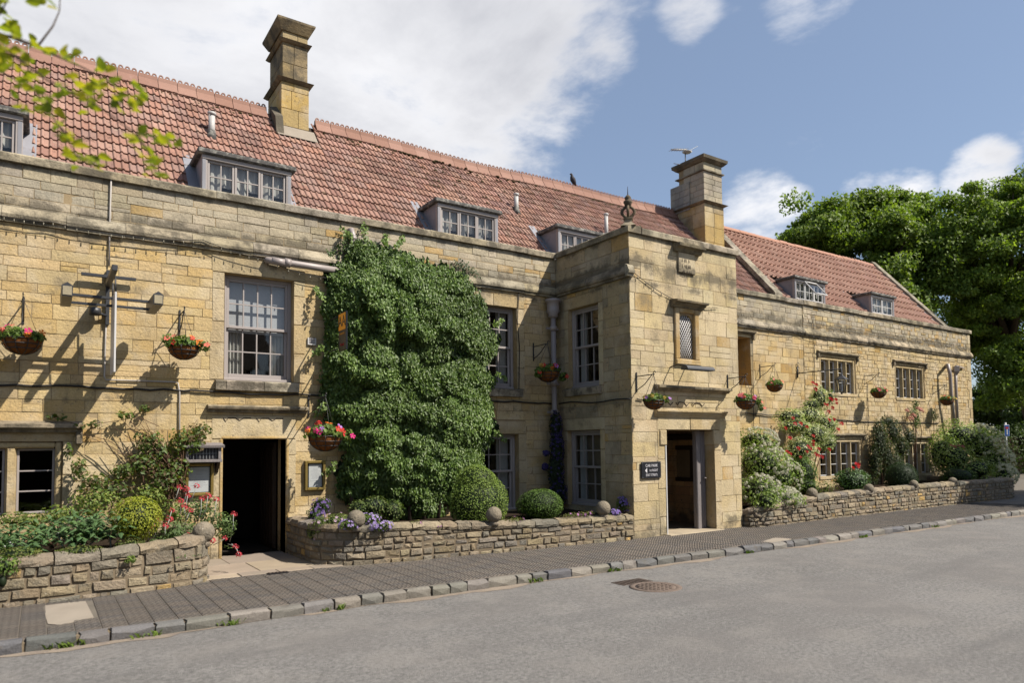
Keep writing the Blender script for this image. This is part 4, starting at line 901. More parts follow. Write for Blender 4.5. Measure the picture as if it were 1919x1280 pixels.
# half-round ridge and the two coped gables
q = MB()
hr = [q.prism([(.13*math.cos(math.pi*i/6), .13*math.sin(math.pi*i/6)) for i in range(7)], lambda u, v, d: Vector((u, -d, v)), .003, .42, (.5, .27, .19))]
hm = q.mesh('ridge_tile', 'pantile'); x_ = GLX+.3
while x_ < GRX-.3: inst('ridge_tile', hm, wing, (x_, RIDGE_Y, RIDGE_Z-.02+RND.uniform(-.008, .008)), (0, RND.uniform(-.01, .01), RND.uniform(-.015, .015))); x_ += .425
def gable(parent, X, wd, zoff=.16, ztop=None):
    n = 5; y0, y1 = .12, RIDGE_Y; h = .17
    for side in (0, 1):
        for k in range(n):
            if side == 0: ya, yb = y0+(y1-y0)*k/n, y0+(y1-y0)*(k+1)/n
            else: ya, yb = y1+(5.2-y1)*k/n, y1+(5.2-y1)*(k+1)/n
            zf = (lambda y: roof_z(y)+zoff) if side == 0 else (lambda y: roof_z(2*RIDGE_Y-y)+zoff)
            vs = [(xx, y, zf(y)+dz) for xx in (X-wd/2, X+wd/2) for y, dz in ((ya+.004, -h), (yb-.004, -h), (yb-.004, 0), (ya+.004, 0))]
            MB().add(vs, [(0, 1, 2, 3), (4, 7, 6, 5), (0, 4, 5, 1), (1, 5, 6, 2), (2, 6, 7, 3), (3, 7, 4, 0)], jit(RND.choice([(.40, .35, .27), (.44, .38, .28), (.37, .33, .26)]), .1)).build('gable_coping', 'weathered_stone', parent)
    m = MB(); zz = zoff-.17
    m.add([(X-wd/2+.04, y0, 5.5), (X-wd/2+.04, y0, roof_z(y0)+zz), (X-wd/2+.04, RIDGE_Y, RIDGE_Z+zz), (X-wd/2+.04, 5.2, roof_z(2*RIDGE_Y-5.2)+zz), (X-wd/2+.04, 5.2, 5.5)], [(0, 1, 2, 3, 4)], (.3, .25, .18))
    m.add([(X+wd/2-.04, y0, 5.5), (X+wd/2-.04, y0, roof_z(y0)+zz), (X+wd/2-.04, RIDGE_Y, RIDGE_Z+zz), (X+wd/2-.04, 5.2, roof_z(2*RIDGE_Y-5.2)+zz), (X+wd/2-.04, 5.2, 5.5)], [(0, 1, 2, 3, 4)], (.3, .25, .18))
    m.build('gable_wall', 'weathered_stone', parent)
gable(wing, GLX, .34, .30); gable(wing, GRX, .32, .22)
m = MB()                                                                     # lead soaker along the right gable
m.quad((GRX-.34, .2, roof_z(.2)+.06), (GRX-.16, .2, roof_z(.2)+.10), (GRX-.16, RIDGE_Y, RIDGE_Z+.10), (GRX-.34, RIDGE_Y, RIDGE_Z+.06)); m.build('flashing', 'lead', wing)
# chimney on the left gable: long in depth, narrow to the street
yf = 1.55; c2x1 = at(1358, 440, yf).x; c2x0 = at(1322, 440, yf).x
zt2 = at(1345, 303, yf).z; zm2 = at(1345, 383, yf).z; zn2 = at(1345, 326, yf).z; yb2 = yf
for k in range(200):                                                         # depth from where the back edge stands in the photograph
    yb2 = yf+.02*k
    d_ = Vector((c2x0, yb2, zt2))-CAM
    if 960+F_PX*d_.dot(CR)/d_.dot(CW) < 1268: break
co2 = MB().box((c2x0+.05, yf+.05, roof_z(yf)-.3), (c2x1-.05, yb2-.05, zt2-.1)).build('chimney', 'mortar', wing)
chimney_shaft(co2, c2x0, c2x1, yf, yb2, roof_z(yf)-.1, zm2-.05, [(.50, .35, .14), (.42, .32, .18), (.54, .42, .22)], h=.4); chimney_shaft(co2, c2x0+.02, c2x1-.02, yf+.02, yb2-.25, zm2+.03, zt2-.1, [(.44, .39, .30), (.46, .40, .29), (.41, .37, .29)], h=.17)
chimney_shaft(co2, c2x0-.02, c2x1+.02, yb2-.5, yb2+.25, zm2-.1, zm2+.75, [(.36, .34, .30)], h=.2)
m = MB(); frustum(m, c2x0, c2x1, yf, yb2, zm2-.05, zm2+.0, .02, .10, (.3, .25, .17)); frustum(m, c2x0, c2x1, yf, yb2, zm2, zm2+.04, .10, .02, (.33, .28, .2)); m.build('chimney_band', 'weathered_stone', co2)
m = MB(); frustum(m, c2x0, c2x1, yf, yb2, zn2, zn2+.03, .03, .035, (.4, .35, .26)); m.build('chimney_band', 'weathered_stone', co2)
m = MB(); frustum(m, c2x0, c2x1, yf, yb2, zt2-.1, zt2-.03, .02, .09, (.24, .2, .14)); frustum(m, c2x0, c2x1, yf, yb2, zt2-.03, zt2+.06, .10, .11, (.2, .17, .12)); m.build('chimney_cap', 'weathered_stone', co2)
# aerial on that chimney
ae = thing('roof_aerial', (c2x0+.1, yb2-.5, zt2), 'small pale satellite aerial on top of the right hand chimney', 'aerial'); B = Vector((c2x0+.05, (yf+yb2)/2+.2, zt2))
m = MB(); m.tube([B, B+Vector((0, 0, .45))], .018, 6); m.build('mast', 'galvanised', ae)
m = MB(); m.tube([B+Vector((-.5, .1, .42)), B+Vector((.05, -.02, .5))], .022, 6)
for k in range(6): c_ = B+Vector((-.46+k*.09, .09-k*.018, .425+k*.013)); m.tube([c_+Vector((0, .14, 0)), c_-Vector((0, .14, 0))], .006, 4)
m.build('yagi_arm', 'vent_white', ae); m = MB(); m.lathe([(.0, 0), (.1, .015), (.15, .05)], B+Vector((.05, -.03, .38)), 12); m.build('dish', 'vent_white', ae)
m = MB(); m.tube([B+Vector((0, 0, .4)), B+Vector((.45, -.1, .68))], .008, 5); m.tube([B+Vector((-.4, .1, .02)), B+Vector((.2, 0, .05))], .012, 5); m.build('stay', 'galvanised', ae)
# bird on the ridge
bp = at(1074, 350, RIDGE_Y); bp.z = RIDGE_Z+.22
m = MB(); P = lambda x, z: bp+Vector((x, 0, z)); m.tube([P(.10, -.02), P(.05, .05), P(.0, .13), P(-.03, .19), P(-.03, .24), P(-.055, .265), P(-.10, .255)], [.02, .06, .075, .05, .033, .032, .006], 8)
m.tube([P(.0, .06), P(.0, -.03)], .008, 4)
m.build('pigeon', 'feather', label='dark pigeon perched on the red ridge tiles', cat='bird')

# ================================================================== low garden walls
def path_frame(pts):
    P = [Vector((x_, y_, 0)) for x_, y_ in pts]; L = [0]
    for a, b in zip(P, P[1:]): L.append(L[-1]+(b-a).length)
    def F(u, v, d=0.0):
        k = 0
        while k < len(P)-2 and u > L[k+1]: k += 1
        seg = (P[k+1]-P[k]); t = (u-L[k])/seg.length; p = P[k]+seg*t
        def nrm(i): s_ = (P[min(i+1, len(P)-1)]-P[max(i-1, 0)]); return Vector((s_.y, -s_.x, 0)).normalized()
        nn = nrm(k)*(1-t)+nrm(k+1)*t
        return p+nn.normalized()*d+Vector((0, 0, v))
    return F, L[-1]
def garden_wall(name, loc, label, pts, top, hr, lr, seed, thick=.3, pal=GARDEN):
    """pts run left to right with the street on the right hand side of travel; top(u) gives the height"""
    rn = random.Random(seed); o = thing(name, loc, label, 'wall'); F, L = path_frame(pts)
    core = MB(); n = int(L/.15)
    for i in range(n):
        u0, u1 = L*i/n, L*(i+1)/n; t0, t1 = top(u0)-.05, top(u1)-.05
        core.quad(F(u0, -.1, -.012), F(u1, -.1, -.012), F(u1, t1, -.012), F(u0, t0, -.012)); core.quad(F(u0, t0, -.012), F(u1, t1, -.012), F(u1, t1, -thick), F(u0, t0, -thick)); core.quad(F(u0, -.1, -thick), F(u1, -.1, -thick), F(u1, t1, -thick), F(u0, t0, -thick))
    co_ = core.build('wall_core', 'garden_mortar', o)
    S = lay(F, 0, L, -.06, max(top(L*i/40) for i in range(41))-.11, [], hr, lr, pal, .04, gap=.011, depth=(-.008, .016), bev=.010, rough=.008, split=.35, tj=.15, top=lambda u: top(u)-.10, rnd=rn)
    emit(S, co_, 'stone', 'rubble', 280)
    u = 0.0
    while u < L-.05:                                                         # rough capping stones
        e = min(u+rn.uniform(.22, .5), L); jj = lambda s=.012: rn.uniform(-s, s); pr = []
        k = 4; vs = []
        for i in range(k+1):
            uu = u+.008+(e-u-.016)*i/k; t = top(uu)
            for d, v in ((.015+jj(), t-.105+jj(.008)), (.028+jj(), t-.06+jj()), (.008+jj(), t-.012+jj(.01)), (-thick*.5, t+.012+jj(.014)), (-thick-.01, t-.01+jj()), (-thick-.01, t-.10)): vs.append(F(uu, v, d))
        fs = [(i*6+j_, i*6+(j_+1) % 6, (i+1)*6+(j_+1) % 6, (i+1)*6+j_) for i in range(k) for j_ in range(6)]+[tuple(range(5, -1, -1)), tuple(range(k*6, k*6+6))]
        MB().add(vs, fs, jit(rn.choice(pal), .15, rn)).build('capping_stone', 'rubble', o); u = e
    return o, F, L
def arc(cx_, cy_, r, a0, a1, n): return [(cx_+r*math.cos(math.radians(a0+(a1-a0)*i/n)), cy_+r*math.sin(math.radians(a0+(a1-a0)*i/n))) for i in range(n+1)]
GH = (.09, .17); GLn = (.13, .36)
lw_pts = [(-4, -2.22), (-2, -2.2), (0, -2.15), (.9, -2.12), (1.35, -2.06)]+arc(1.40, -1.55, .52, -80, 5, 7)[1:]+[(1.94, -1.1), (1.94, -.02)]
lw, FL, LL = garden_wall('planter_wall', (0, -2, 0), 'low curved rubble wall of the flower bed left of the dark doorway', lw_pts, lambda u: float(np.interp(u, [0, 4.6, 5.6, 6.4, 9], [.52, .53, .60, .62, .60])), GH, GLn, 41)
mw_pts = [(3.42, -.02), (3.42, -.9)]+arc(4.12, -1.15, .70, 180, 262, 7)+[(4.7, -1.95), (5.6, -2.05), (7.2, -2.2), (XP-.03, -2.30)]
mw_, FMW, LMW = garden_wall('planter_wall', (6, -2, 0), 'low rubble wall of the flower bed between the dark doorway and the porch', mw_pts, lambda u: float(np.interp(u, [0, 1.5, 3, 5, 8], [.60, .60, .56, .47, .44])), (.08, .15), (.12, .32), 42)
rw_pts = [(XPR+.02, YP+.25), (XPR+.06, -2.42), (XPR+.5, -2.56), (15.4, -2.44), (19.5, -2.44), (23.6, -2.58), (24.7, -2.62), (24.95, -2.3), (24.95, -.1)]
def rtop(u):
    return float(np.interp(u, [0, .6, 1.6, 3, 6, 9, 12.6, 16], [.30, .42, .52, .56, .60, .62, .62, .6]))
rwl, FRW, LRW = garden_wall('planter_wall', (18, -2.4, 0), 'long low rubble wall of the flower bed right of the porch', rw_pts, rtop, (.08, .15), (.12, .3), 43)
for nm, pts, z in (('flower_bed', lw_pts, .46), ('flower_bed', mw_pts, .40), ('flower_bed', rw_pts, .42)):
    F, L = path_frame(pts); m = MB(); n = 60
    for i in range(n):
        a, b = F(L*i/n, z, -.25), F(L*(i+1)/n, z, -.25); m.quad(a, b, (b.x, -.01, z+.03), (a.x, -.01, z+.03))
    m.build(nm, 'soil', kind='structure')
def on_wall(px, py, Y): return at(px, py, Y)
def stone_ball(px, py, rpx, Y, label):
    c = at(px, py, Y); r = rpx*mpp(c); n = 14; m = MB(); rn = random.Random(px); vs = []
    prof = [(max(r*math.sin(math.pi*i/10), .002)*(1+rn.uniform(-.02, .02)), -r*math.cos(math.pi*i/10)) for i in range(11)]
    m.lathe(prof, c, n, (.30, .255, .19)); m.lathe([(r*.55, -r*1.35), (r*.6, -r*.95), (r*.5, -r*.8)], c, n, (.3, .25, .19)); return m.build('stone_ball', 'rubble', label=label, cat='stone ball', group='stone balls along the garden walls')
stone_ball(382, 998, 20, -1.75, 'stone ball on the wall end beside the dark doorway'); stone_ball(668, 973, 17, -1.85, 'stone ball half hidden by lilac flowers'); stone_ball(926, 965, 15, -2.1, 'stone ball in front of the clipped box dome'); stone_ball(1131, 953, 14, -2.2, 'stone ball nearest the porch corner')
stone_ball(1522, 925, 10.5, -2.4, 'stone ball beside the white flowering shrub'); stone_ball(1629, 916, 9, -2.4, 'stone ball beside the rounded bush with a red rose'); stone_ball(1713, 908, 8, -2.4, 'stone ball in shade before the dark clipped bush'); stone_ball(1786, 903, 8, -2.4, 'rightmost stone ball, in deep shade on the wall')
# ================================================================== things fixed to the walls
def V(*a): return Vector(a)
def one(name, mb, mat, label, cat, group=None): return mb.build(name, mat, label=label, cat=cat, group=group)
def text(parent, s, F, u, v, d, size, mat, name='lettering', align='CENTER', sx=1.0, ext=.002):
    cu = bpy.data.curves.new(name, 'FONT'); cu.body = s; cu.size = size; cu.align_x = align; cu.align_y = 'CENTER'; cu.extrude = ext; cu.resolution_u = 3; cu.space_character = 1.03
    cu.materials.append(MATS[mat]); tmp = bpy.data.objects.new(name, cu); me = bpy.data.meshes.new_from_object(tmp); bpy.data.objects.remove(tmp); o = bpy.data.objects.new(name, me); link(o, parent, F(u, v, d))
    z = Vector((0, 0, 1)); M = Matrix((F.U, z, F.N)).transposed(); o.rotation_euler = M.to_euler(); o.scale = (sx, 1, 1); return o

# projecting sign with trough lights
sx = at(201, 600).x; zA = at(201, 545).z; sg = thing('projecting_sign', (sx, 0, zA-1), 'dark steel bracket with two trough lights and an inn sign seen edge on', 'sign')
m = MB(); m.box((sx-.025, -.07, at(201, 610).z), (sx+.025, -.012, zA+.30), ch=.004); m.build('wall_post', 'steel_dark', sg)
m = MB(); m.box((sx-.035, -1.22, zA+.04), (sx+.035, -.07, zA+.12), ch=.006); m.build('arm', 'steel_dark', sg)
m = MB(); m.box((sx-.34, -.12, zA+.17), (sx+.36, -.075, zA+.215), ch=.004); m.build('cross_bar', 'steel_dark', sg)
zl = zA-.22
for dz in (0, -.11): m = MB(); m.box((sx-.53, -.62, zl+dz-.018), (sx+.53, -.585, zl+dz+.018), ch=.003); m.build('lamp_bar', 'steel_dark', sg)
for s in (-1, 1):
    m = MB(); c = sx+s*.53; m.add([(c-.085, y, z_) for y in (-1.15, -.38) for z_ in (0,)]+[], []) if False else None
    vs = [(c+x_*1.0, y, zl+z_) for y in (-1.2, -.4) for x_, z_ in ((-.06, -.14), (.06, -.14), (.064, .0), (0, .045), (-.064, .0))]
    m.add(vs, [(0, 1, 2, 3, 4), (9, 8, 7, 6, 5)]+[(i, (i+1) % 5, 5+(i+1) % 5, 5+i) for i in range(5)]); lo = m.build('trough_light', 'steel_dark', sg)
    q = MB(); q.box((c-.05, -1.208, zl-.125), (c+.05, -1.203, zl-.01)); q.build('lens', 'lamp_lens', lo)
m = MB(); m.box((sx+.02, -1.0, zA-1.30), (sx+.045, -.42, zA-.2), ch=.004); m.build('sign_board', 'paint_white', sg)
for y in (-.92, -.5): m = MB(); m.tube([(sx+.03, y, zA+.02), (sx+.035, y, zA-.22)], .012, 6); m.build('hanger', 'black_iron', sg)
m = MB(); m.lathe([(.0, -.06), (.075, -.055), (.08, .0), (.075, .05), (.0, .055)], V(sx-.16, -.12, at(201, 588).z), 12); m.tube([(sx-.16, -.12, at(201, 588).z), (sx, -.05, at(201, 594).z)], .02, 6); m.build('sensor', 'steel_dark', sg)
# surface conduits
def run(name, pts, r, mat, label, cat, Y=-.03, wob=0.0, n=5, sub=1):
    P = [at(x, y, Y) for x, y in pts]; Q = []
    for a, b in zip(P, P[1:]):
        for i in range(sub): Q.append(a.lerp(b, i/sub)+V(0, 0, RND.uniform(-wob, wob)))
    Q.append(P[-1]); m = MB(); m.tube(Q, r, n); return one(name, m, mat, label, cat)
run('conduit', [(209, 330), (206, 420), (205, 498)], .012, 'cable_pale', 'thin pale conduit down the parapet above the projecting sign', 'conduit')
run('conduit', [(200, 590), (198, 640), (196, 706), (199, 712), (325, 716), (334, 718), (337, 735), (337, 930)], .012, 'cable_pale', 'thin pale conduit turning from the projecting sign to the climbing rose', 'conduit')
run('wall_cable', [(-60, 720), (0, 722), (45, 722), (130, 724), (230, 729), (332, 731), (385, 733), (470, 739), (540, 739), (602, 742), (700, 744), (850, 748), (910, 751), (980, 754), (1036, 757)], .016, 'cable', 'black cables strung along the front wall below the upper windows', 'cable', -.03, .012, 5, 4)
m = MB(); P = [(XP-.03, -.1-(-YP-.1)*t, atx(1045+145*t, 757-9*t, XP-.03).z+.02*math.sin(t*9)) for t in [i/12 for i in range(13)]]; m.tube(P, .014, 5); one('wall_cable', m, 'cable', 'black cable along the shaded side of the porch', 'cable')
run('wall_cable', [(1194, 748), (1206, 750)], .012, 'cable', 'short black cable end beside the left porch basket', 'cable', YP-.03, .0, 5, 2)
run('wall_cable', [(1384, 772), (1440, 778), (1510, 782), (1570, 788), (1640, 790), (1700, 793), (1760, 793)], .014, 'cable', 'dark cable across the right wing above the ground floor windows', 'cable', -.04, .02, 5, 4)
run('drop_cable', [(973, 545), (970, 600), (974, 650), (973, 732)], .009, 'cable', 'thin dark cable hanging beside the upper window near the porch', 'cable', -.03, .0, 4, 3)
run('drop_cable', [(1411, 640), (1412, 720), (1413, 800)], .008, 'cable', 'thin dark cable down the wall behind the right porch basket', 'cable', -.03, .0, 4, 2)
run('drop_cable', [(1524, 590), (1526, 650), (1527, 720)], .008, 'cable', 'thin dark cable left of the upper mullioned window with the open light', 'cable', -.04, .0, 4, 2)
run('drop_cable', [(1626, 720), (1627, 760), (1628, 800)], .008, 'cable', 'thin dark cable under the basket between the wing windows', 'cable', -.04, .0, 4, 2)
# fairy lights
def fairy(name, pts, Y, label, sub=10, sagv=.0):
    P = [at(x, y, Y) for x, y in pts]; Q = []
    for a, b in zip(P, P[1:]):
        for i in range(sub): t = i/sub; Q.append(a.lerp(b, t)-V(0, 0, sagv*4*t*(1-t)))
    Q.append(P[-1]); t = thing(name, P[0], label, 'string lights'); m = MB(); m.tube(Q, .006, 4); m.build('wire', 'cable', t); m = MB()
    for i in range(0, len(Q)-1, 2): p = Q[i]+V(0, -.008, -.012); m.tube([p, p-V(0, 0, .05)], [.006, .01], 5)
    m.build('bulbs', 'bulb', t, kind='stuff')
fairy('string_lights', [(-30, 396), (100, 416), (250, 442), (380, 449), (500, 487)], -.11, 'string of tiny lights along the ledge above the projecting sign', 14, .03)
fairy('string_lights', [(520, 496), (640, 522)], -.12, 'string of tiny lights sagging under the grey waste pipe', 12, .06)
fairy('string_lights', [(1180, 503), (1345, 577)], YP-.03, 'string of tiny lights sagging across the porch front', 24, .22)
fairy('string_lights', [(1384, 601), (1440, 615), (1500, 619), (1560, 637), (1640, 640), (1720, 658), (1815, 668)], -.12, 'string of tiny lights draped along the ledge of the right wing', 10, .05)
# pipes
m = MB(); a, b = at(504, 487, -.12), at(645, 509, -.14); m.tube([a+V(.0, .14, .02), a+V(0, .03, .0), a+V(.08, 0, -.004), a.lerp(b, .5), b], .058, 12); j = a.lerp(b, .24); m.tube([j-V(.05, 0, -.006), j+V(.05, 0, -.006)], .072, 12); m.tube([a+V(.05, 0, 0), a+V(.3, 0, -.02)], .064, 12)
one('waste_pipe', m, 'pipe_paint', 'grey waste pipe running from the wall into the big creeper', 'pipe')
m = MB(); a = at(660, 433, -.1); b = at(664, 482, -.12); m.tube([a+V(-.02, .15, .03), a+V(0, .02, .02), a+V(.02, 0, -.08), b], .055, 10); m.tube([a+V(.02, 0, -.1), a+V(.022, 0, -.16)], .068, 10); one('outlet_pipe', m, 'pipe_paint', 'grey outlet pipe from the parapet at the top of the big creeper', 'pipe')
dp = thing('downpipe', (XP-.16, -.13, 0), 'grey downpipe with moulded hopper head in the porch corner', 'pipe'); z0 = at(1041, 562, -.15).z; c = V(XP-.2, -.16, 0)
m = MB(); m.lathe([(.16, z0), (.17, z0-.05), (.14, z0-.07), (.13, z0-.22), (.15, z0-.25), (.10, z0-.32), (.11, z0-.36), (.06, z0-.4)][::-1], c, 14); m.build('hopper_head', 'pipe_paint', dp)
m = MB(); m.tube([c+V(0, 0, z0-.3), c+V(0, 0, 1.0), c+V(0, 0, .35)], .055, 12); m.build('pipe', 'pipe_paint', dp)
for zz in (z0-.62, 3.05, 2.45): m = MB(); m.lathe([(.075, zz-.05), (.08, zz), (.075, zz+.05)], c, 12); m.box((c.x-.16, c.y+.03, zz-.02), (c.x+.16, c.y+.05, zz+.02)); m.build('collar', 'pipe_paint', dp)
wp = thing('swan_neck_pipe', at(1785, 780, -.1), 'paired grey pipes with a swan neck at the end of the right wing', 'pipe')
a, b, c_ = at(1772, 690, -.05), at(1777, 684, -.28), at(1781, 702, -.32); m = MB(); m.tube([a+V(0, .1, -.05), a+V(0, -.06, .1), b, c_, at(1783, 740, -.3), at(1789, 800, -.26)], .058, 10); m.build('swan_neck', 'pipe_paint', wp)
m = MB(); m.tube([at(1791, 690, -.14), at(1792, 730, -.14), at(1795, 800, -.14)], .05, 10); m.lathe([(.05, -.2), (.12, -.08), (.12, .1)], at(1792, 692, -.16), 4, smooth=False); m.tube([at(1792, 686, -.14), at(1806, 690, -.05)], .03, 6); m.build('downpipe', 'pipe_paint', wp)
# extract grille by the creeper
r = rc(576, 633, 592, 648); m = MB(); m.fbox(FM, r[0], r[1], r[2], r[3], .005, .04, ch=.006); gv = one('vent_grille', m, 'paint_white', 'small square vent grille between the upper window and the creeper', 'vent')
for k in range(4): m = MB(); v = r[2]+.03+k*.028; m.fbox(FM, r[0]+.025, r[1]-.025, v, v+.014, .04, .046); m.build('louvre', 'timber_grey', gv)
# menu cases either side of the left doorway
def menu(x0, y0, x1, y1, label, gap):
    r = rc(x0, y0, x1, y1); t = thing('menu_case', FM(r[0], r[2], 0), label, 'menu board'); m = MB(); w = .045
    m.fbox(FM, r[0], r[1], r[2], r[3], .01, .03); m.build('case_back', 'sign_black', t)
    m = MB()
    for q in ((r[0], r[0]+w, r[2], r[3]), (r[1]-w, r[1], r[2], r[3])): m.fbox(FM, *q, .03, .075, ch=.008)
    for q in ((r[0]+w, r[1]-w, r[2], r[2]+w), (r[0]+w, r[1]-w, r[3]-w, r[3])): m.fbox(FM, *q, .03, .074, ch=.008)
    m.build('case_frame', 'brass', t); m = MB(); p = (r[0]+w+gap, r[1]-w-.01, r[2]+w+.01, r[3]-w-.015); m.fbox(FM, *p, .031, .034); pp = m.build('menu_sheet', 'paper', t); m = MB(); rn = random.Random(x0)
    for k in range(16):
        v = p[3]-.05-k*(p[3]-p[2]-.1)/16; l = rn.uniform(.25, .8)*(p[1]-p[0])*.5; c = (p[0]+p[1])/2
        if rn.random() < .8: m.fbox(FM, c-l, c+l, v, v+.005, .0342, .0346)
    m.build('menu_print', 'print_grey', t, kind='stuff'); pane(t, FM, r[0]+w, r[1]-w, r[2]+w, r[3]-w, .06)
menu(347, 869, 399, 928, 'brass framed menu case left of the dark doorway, below a timber hood', .0); menu(570, 864, 608, 918, 'brass framed menu case right of the dark doorway', .03)
r = rc(343, 834, 411, 866); t = thing('lantern_sign', FM(r[0], r[2], 0), 'grey timber box sign with leaded dark glass above the left menu', 'sign')
m = MB(); m.prism([(0, r[3]-.02), (.26, r[3]-.05), (.27, r[3]-.015), (0, r[3]+.035)], FM, r[0]-.02, r[1]+.03); m.build('hood_board', 'timber_grey', t); m = MB(); m.fbox(FM, r[0], r[1], r[2], r[2]+.045, .0, .24, ch=.005); m.build('base_board', 'timber_grey', t)
for u in (r[0]+.01, r[1]-.055): m = MB(); m.fbox(FM, u, u+.045, r[2]+.047, r[3]-.05, .01, .22, ch=.004); m.build('end_post', 'timber_grey', t)
m = MB(); m.fbox(FM, r[0]+.057, r[1]-.057, r[2]+.047, r[3]-.052, .02, .17); m.build('dark_glass', 'sign_black', t); m = MB()
for k in range(9): u = r[0]+.08+k*(r[1]-r[0]-.16)/8; m.fbox(FM, u-.003, u+.003, r[2]+.05, r[3]-.06, .171, .176)
m.fbox(FM, r[0]+.06, r[1]-.06, (r[2]+r[3])/2-.003, (r[2]+r[3])/2+.003, .1715, .177); m.build('lead_came', 'galvanised', t)
for u in (r[1]-.06,): m = MB(); m.prism([(.0, r[2]-.17), (.03, r[2]-.17), (.2, r[2]-.002), (0, r[2]-.002)], FM, u, u+.04); m.build('bracket', 'oak_dark', t)
# car park sign
r = rc(1199.5, 866, 1237, 896, YP); t = thing('car_park_sign', FPF(r[0], r[2], 0), 'black car park direction sign with white lettering beside the porch door', 'sign'); m = MB(); m.fbox(FPF, r[0], r[1], r[2], r[3], .02, .045, ch=.01); m.build('panel', 'sign_black', t)
cw, hh = (r[0]+r[1])/2, r[3]-r[2]; text(t, 'CAR PARK', FPF, cw, r[3]-hh*.24, .0465, hh*.245, 'sign_white', sx=.86); text(t, '1st RIGHT', FPF, cw+.05, r[3]-hh*.52, .0465, hh*.20, 'sign_white', sx=.8); text(t, '(EAST STREET)', FPF, cw, r[3]-hh*.79, .0465, hh*.19, 'sign_white', sx=.78)
m = MB(); u = r[0]+.085; v = r[3]-hh*.52; m.add([FPF(u, v, .0475), FPF(u+.055, v+.05, .0475), FPF(u+.055, v-.05, .0475)], [(0, 1, 2)]); m.build('arrow', 'sign_white', t)
for u in (r[0]+.025, r[1]-.025):
    for v in (r[2]+.025, r[3]-.025): m = MB(); m.fbox(FPF, u-.006, u+.006, v-.006, v+.006, .045, .05); m.build('screw', 'galvanised', t)
# rating plate fixed edge-on to the wall in front of the creeper
xa = at(640, 620, -.75).x; FA = Fr((xa, 0, 0), (0, -1, 0), (-1, 0, 0)); za, zb_ = at(640, 586, -.75).z, at(640, 658, -.75).z
t = thing('rating_sign', (xa, -.8, zb_), 'upright black and orange hotel rating plate projecting beside the creeper', 'sign'); m = MB(); m.fbox(FA, .62, .97, zb_, za, -.03, .0, ch=.008); m.build('panel', 'sign_black', t)
m = MB(); zc_ = za-(za-zb_)*.46; m.fbox(FA, .64, .95, zc_, za-.02, .001, .005, ch=.001); m.build('orange_field', 'sign_orange', t); text(t, 'AA', FA, .795, (zc_+za)/2-.01, .0065, .25, 'sign_black', sx=.95); text(t, '* * * *', FA, .795, zc_-.075, .003, .075, 'sign_orange'); text(t, 'Hotel', FA, .795, zc_-.24, .003, .07, 'sign_red')
m = MB(); m.tube([(xa-.015, 0, za-.05), (xa-.015, -.63, za-.05)], .012, 5); m.tube([(xa-.015, 0, zb_+.05), (xa-.015, -.63, zb_+.05)], .012, 5); m.build('fixing_arm', 'black_iron', t)
# picture light over the porch door
p0, p1 = at(1283, 690, YP-.42), at(1334, 693, YP-.42); t = thing('trough_lamp', FPF(p0.x, p0.z, 0), 'dark half round trough lamp on stays above the porch door', 'lamp'); m = MB(); n = 8; vs = []
for u in (p0.x, p1.x):
    for i in range(n+1): a = math.pi*(i/n); vs.append((u, p0.y-.09*math.cos(a), p0.z-.02+.085*math.sin(a)))
fs = [(i, i+1, n+2+i, n+1+i) for i in range(n)]+[tuple(range(n+1)), tuple(range(2*n+1, n, -1))]; m.add(vs, fs); m.build('shade', 'steel_dark', t)
for u in (p0.x+.06, p1.x-.3): m = MB(); m.tube([(u, p0.y, p0.z+.06), (u, YP-.2, p0.z+.1), (u, YP-.0, p0.z+.06)], .013, 6); m.build('stay', 'black_iron', t)
# carriage lantern on its wrought bracket
lx = at(1494, 700).x; lz = at(1494, 700).z; t = thing('wall_lantern', (lx, 0, lz), 'black wrought iron lantern on a long bracket above the red roses', 'lantern'); m = MB()
m.tube([(lx, -.02, lz-.12), (lx, -.02, lz+.2)], .02, 6); m.tube([(lx, -.02, lz), (lx+.02, -1.3, lz+.0)], .014, 6)
for k in range(3): c = V(lx, -.04, lz+.26-.12*k); m.tube([c+V(.05*math.cos(a_*.7), 0, .05*math.sin(a_*.7)) for a_ in range(9)], .008, 4)
m.tube([(lx+.02, -1.3, lz+.05), (lx+.02, -1.3, lz-.12)], .012, 6); m.build('bracket', 'black_iron', t); c = V(lx+.02, -1.3, lz-.12)
m = MB(); m.lathe([(.025, .0), (.05, -.05), (.06, -.07), (.17, -.15), (.18, -.165), (.15, -.17)][::-1], c, 6, smooth=False); m.lathe([(.07, -.50), (.03, -.52), (.02, -.56)][::-1], c, 6, smooth=False)
for k in range(6): a_ = k*math.pi/3; m.tube([c+V(.15*math.cos(a_), .15*math.sin(a_), -.17), c+V(.075*math.cos(a_), .075*math.sin(a_), -.5)], .010, 4)
m.build('lantern_frame', 'black_iron', t); m = MB(); m.lathe([(.07, -.49), (.14, -.175)], c, 6, smooth=False); m.build('lantern_glass', 'glass', t)
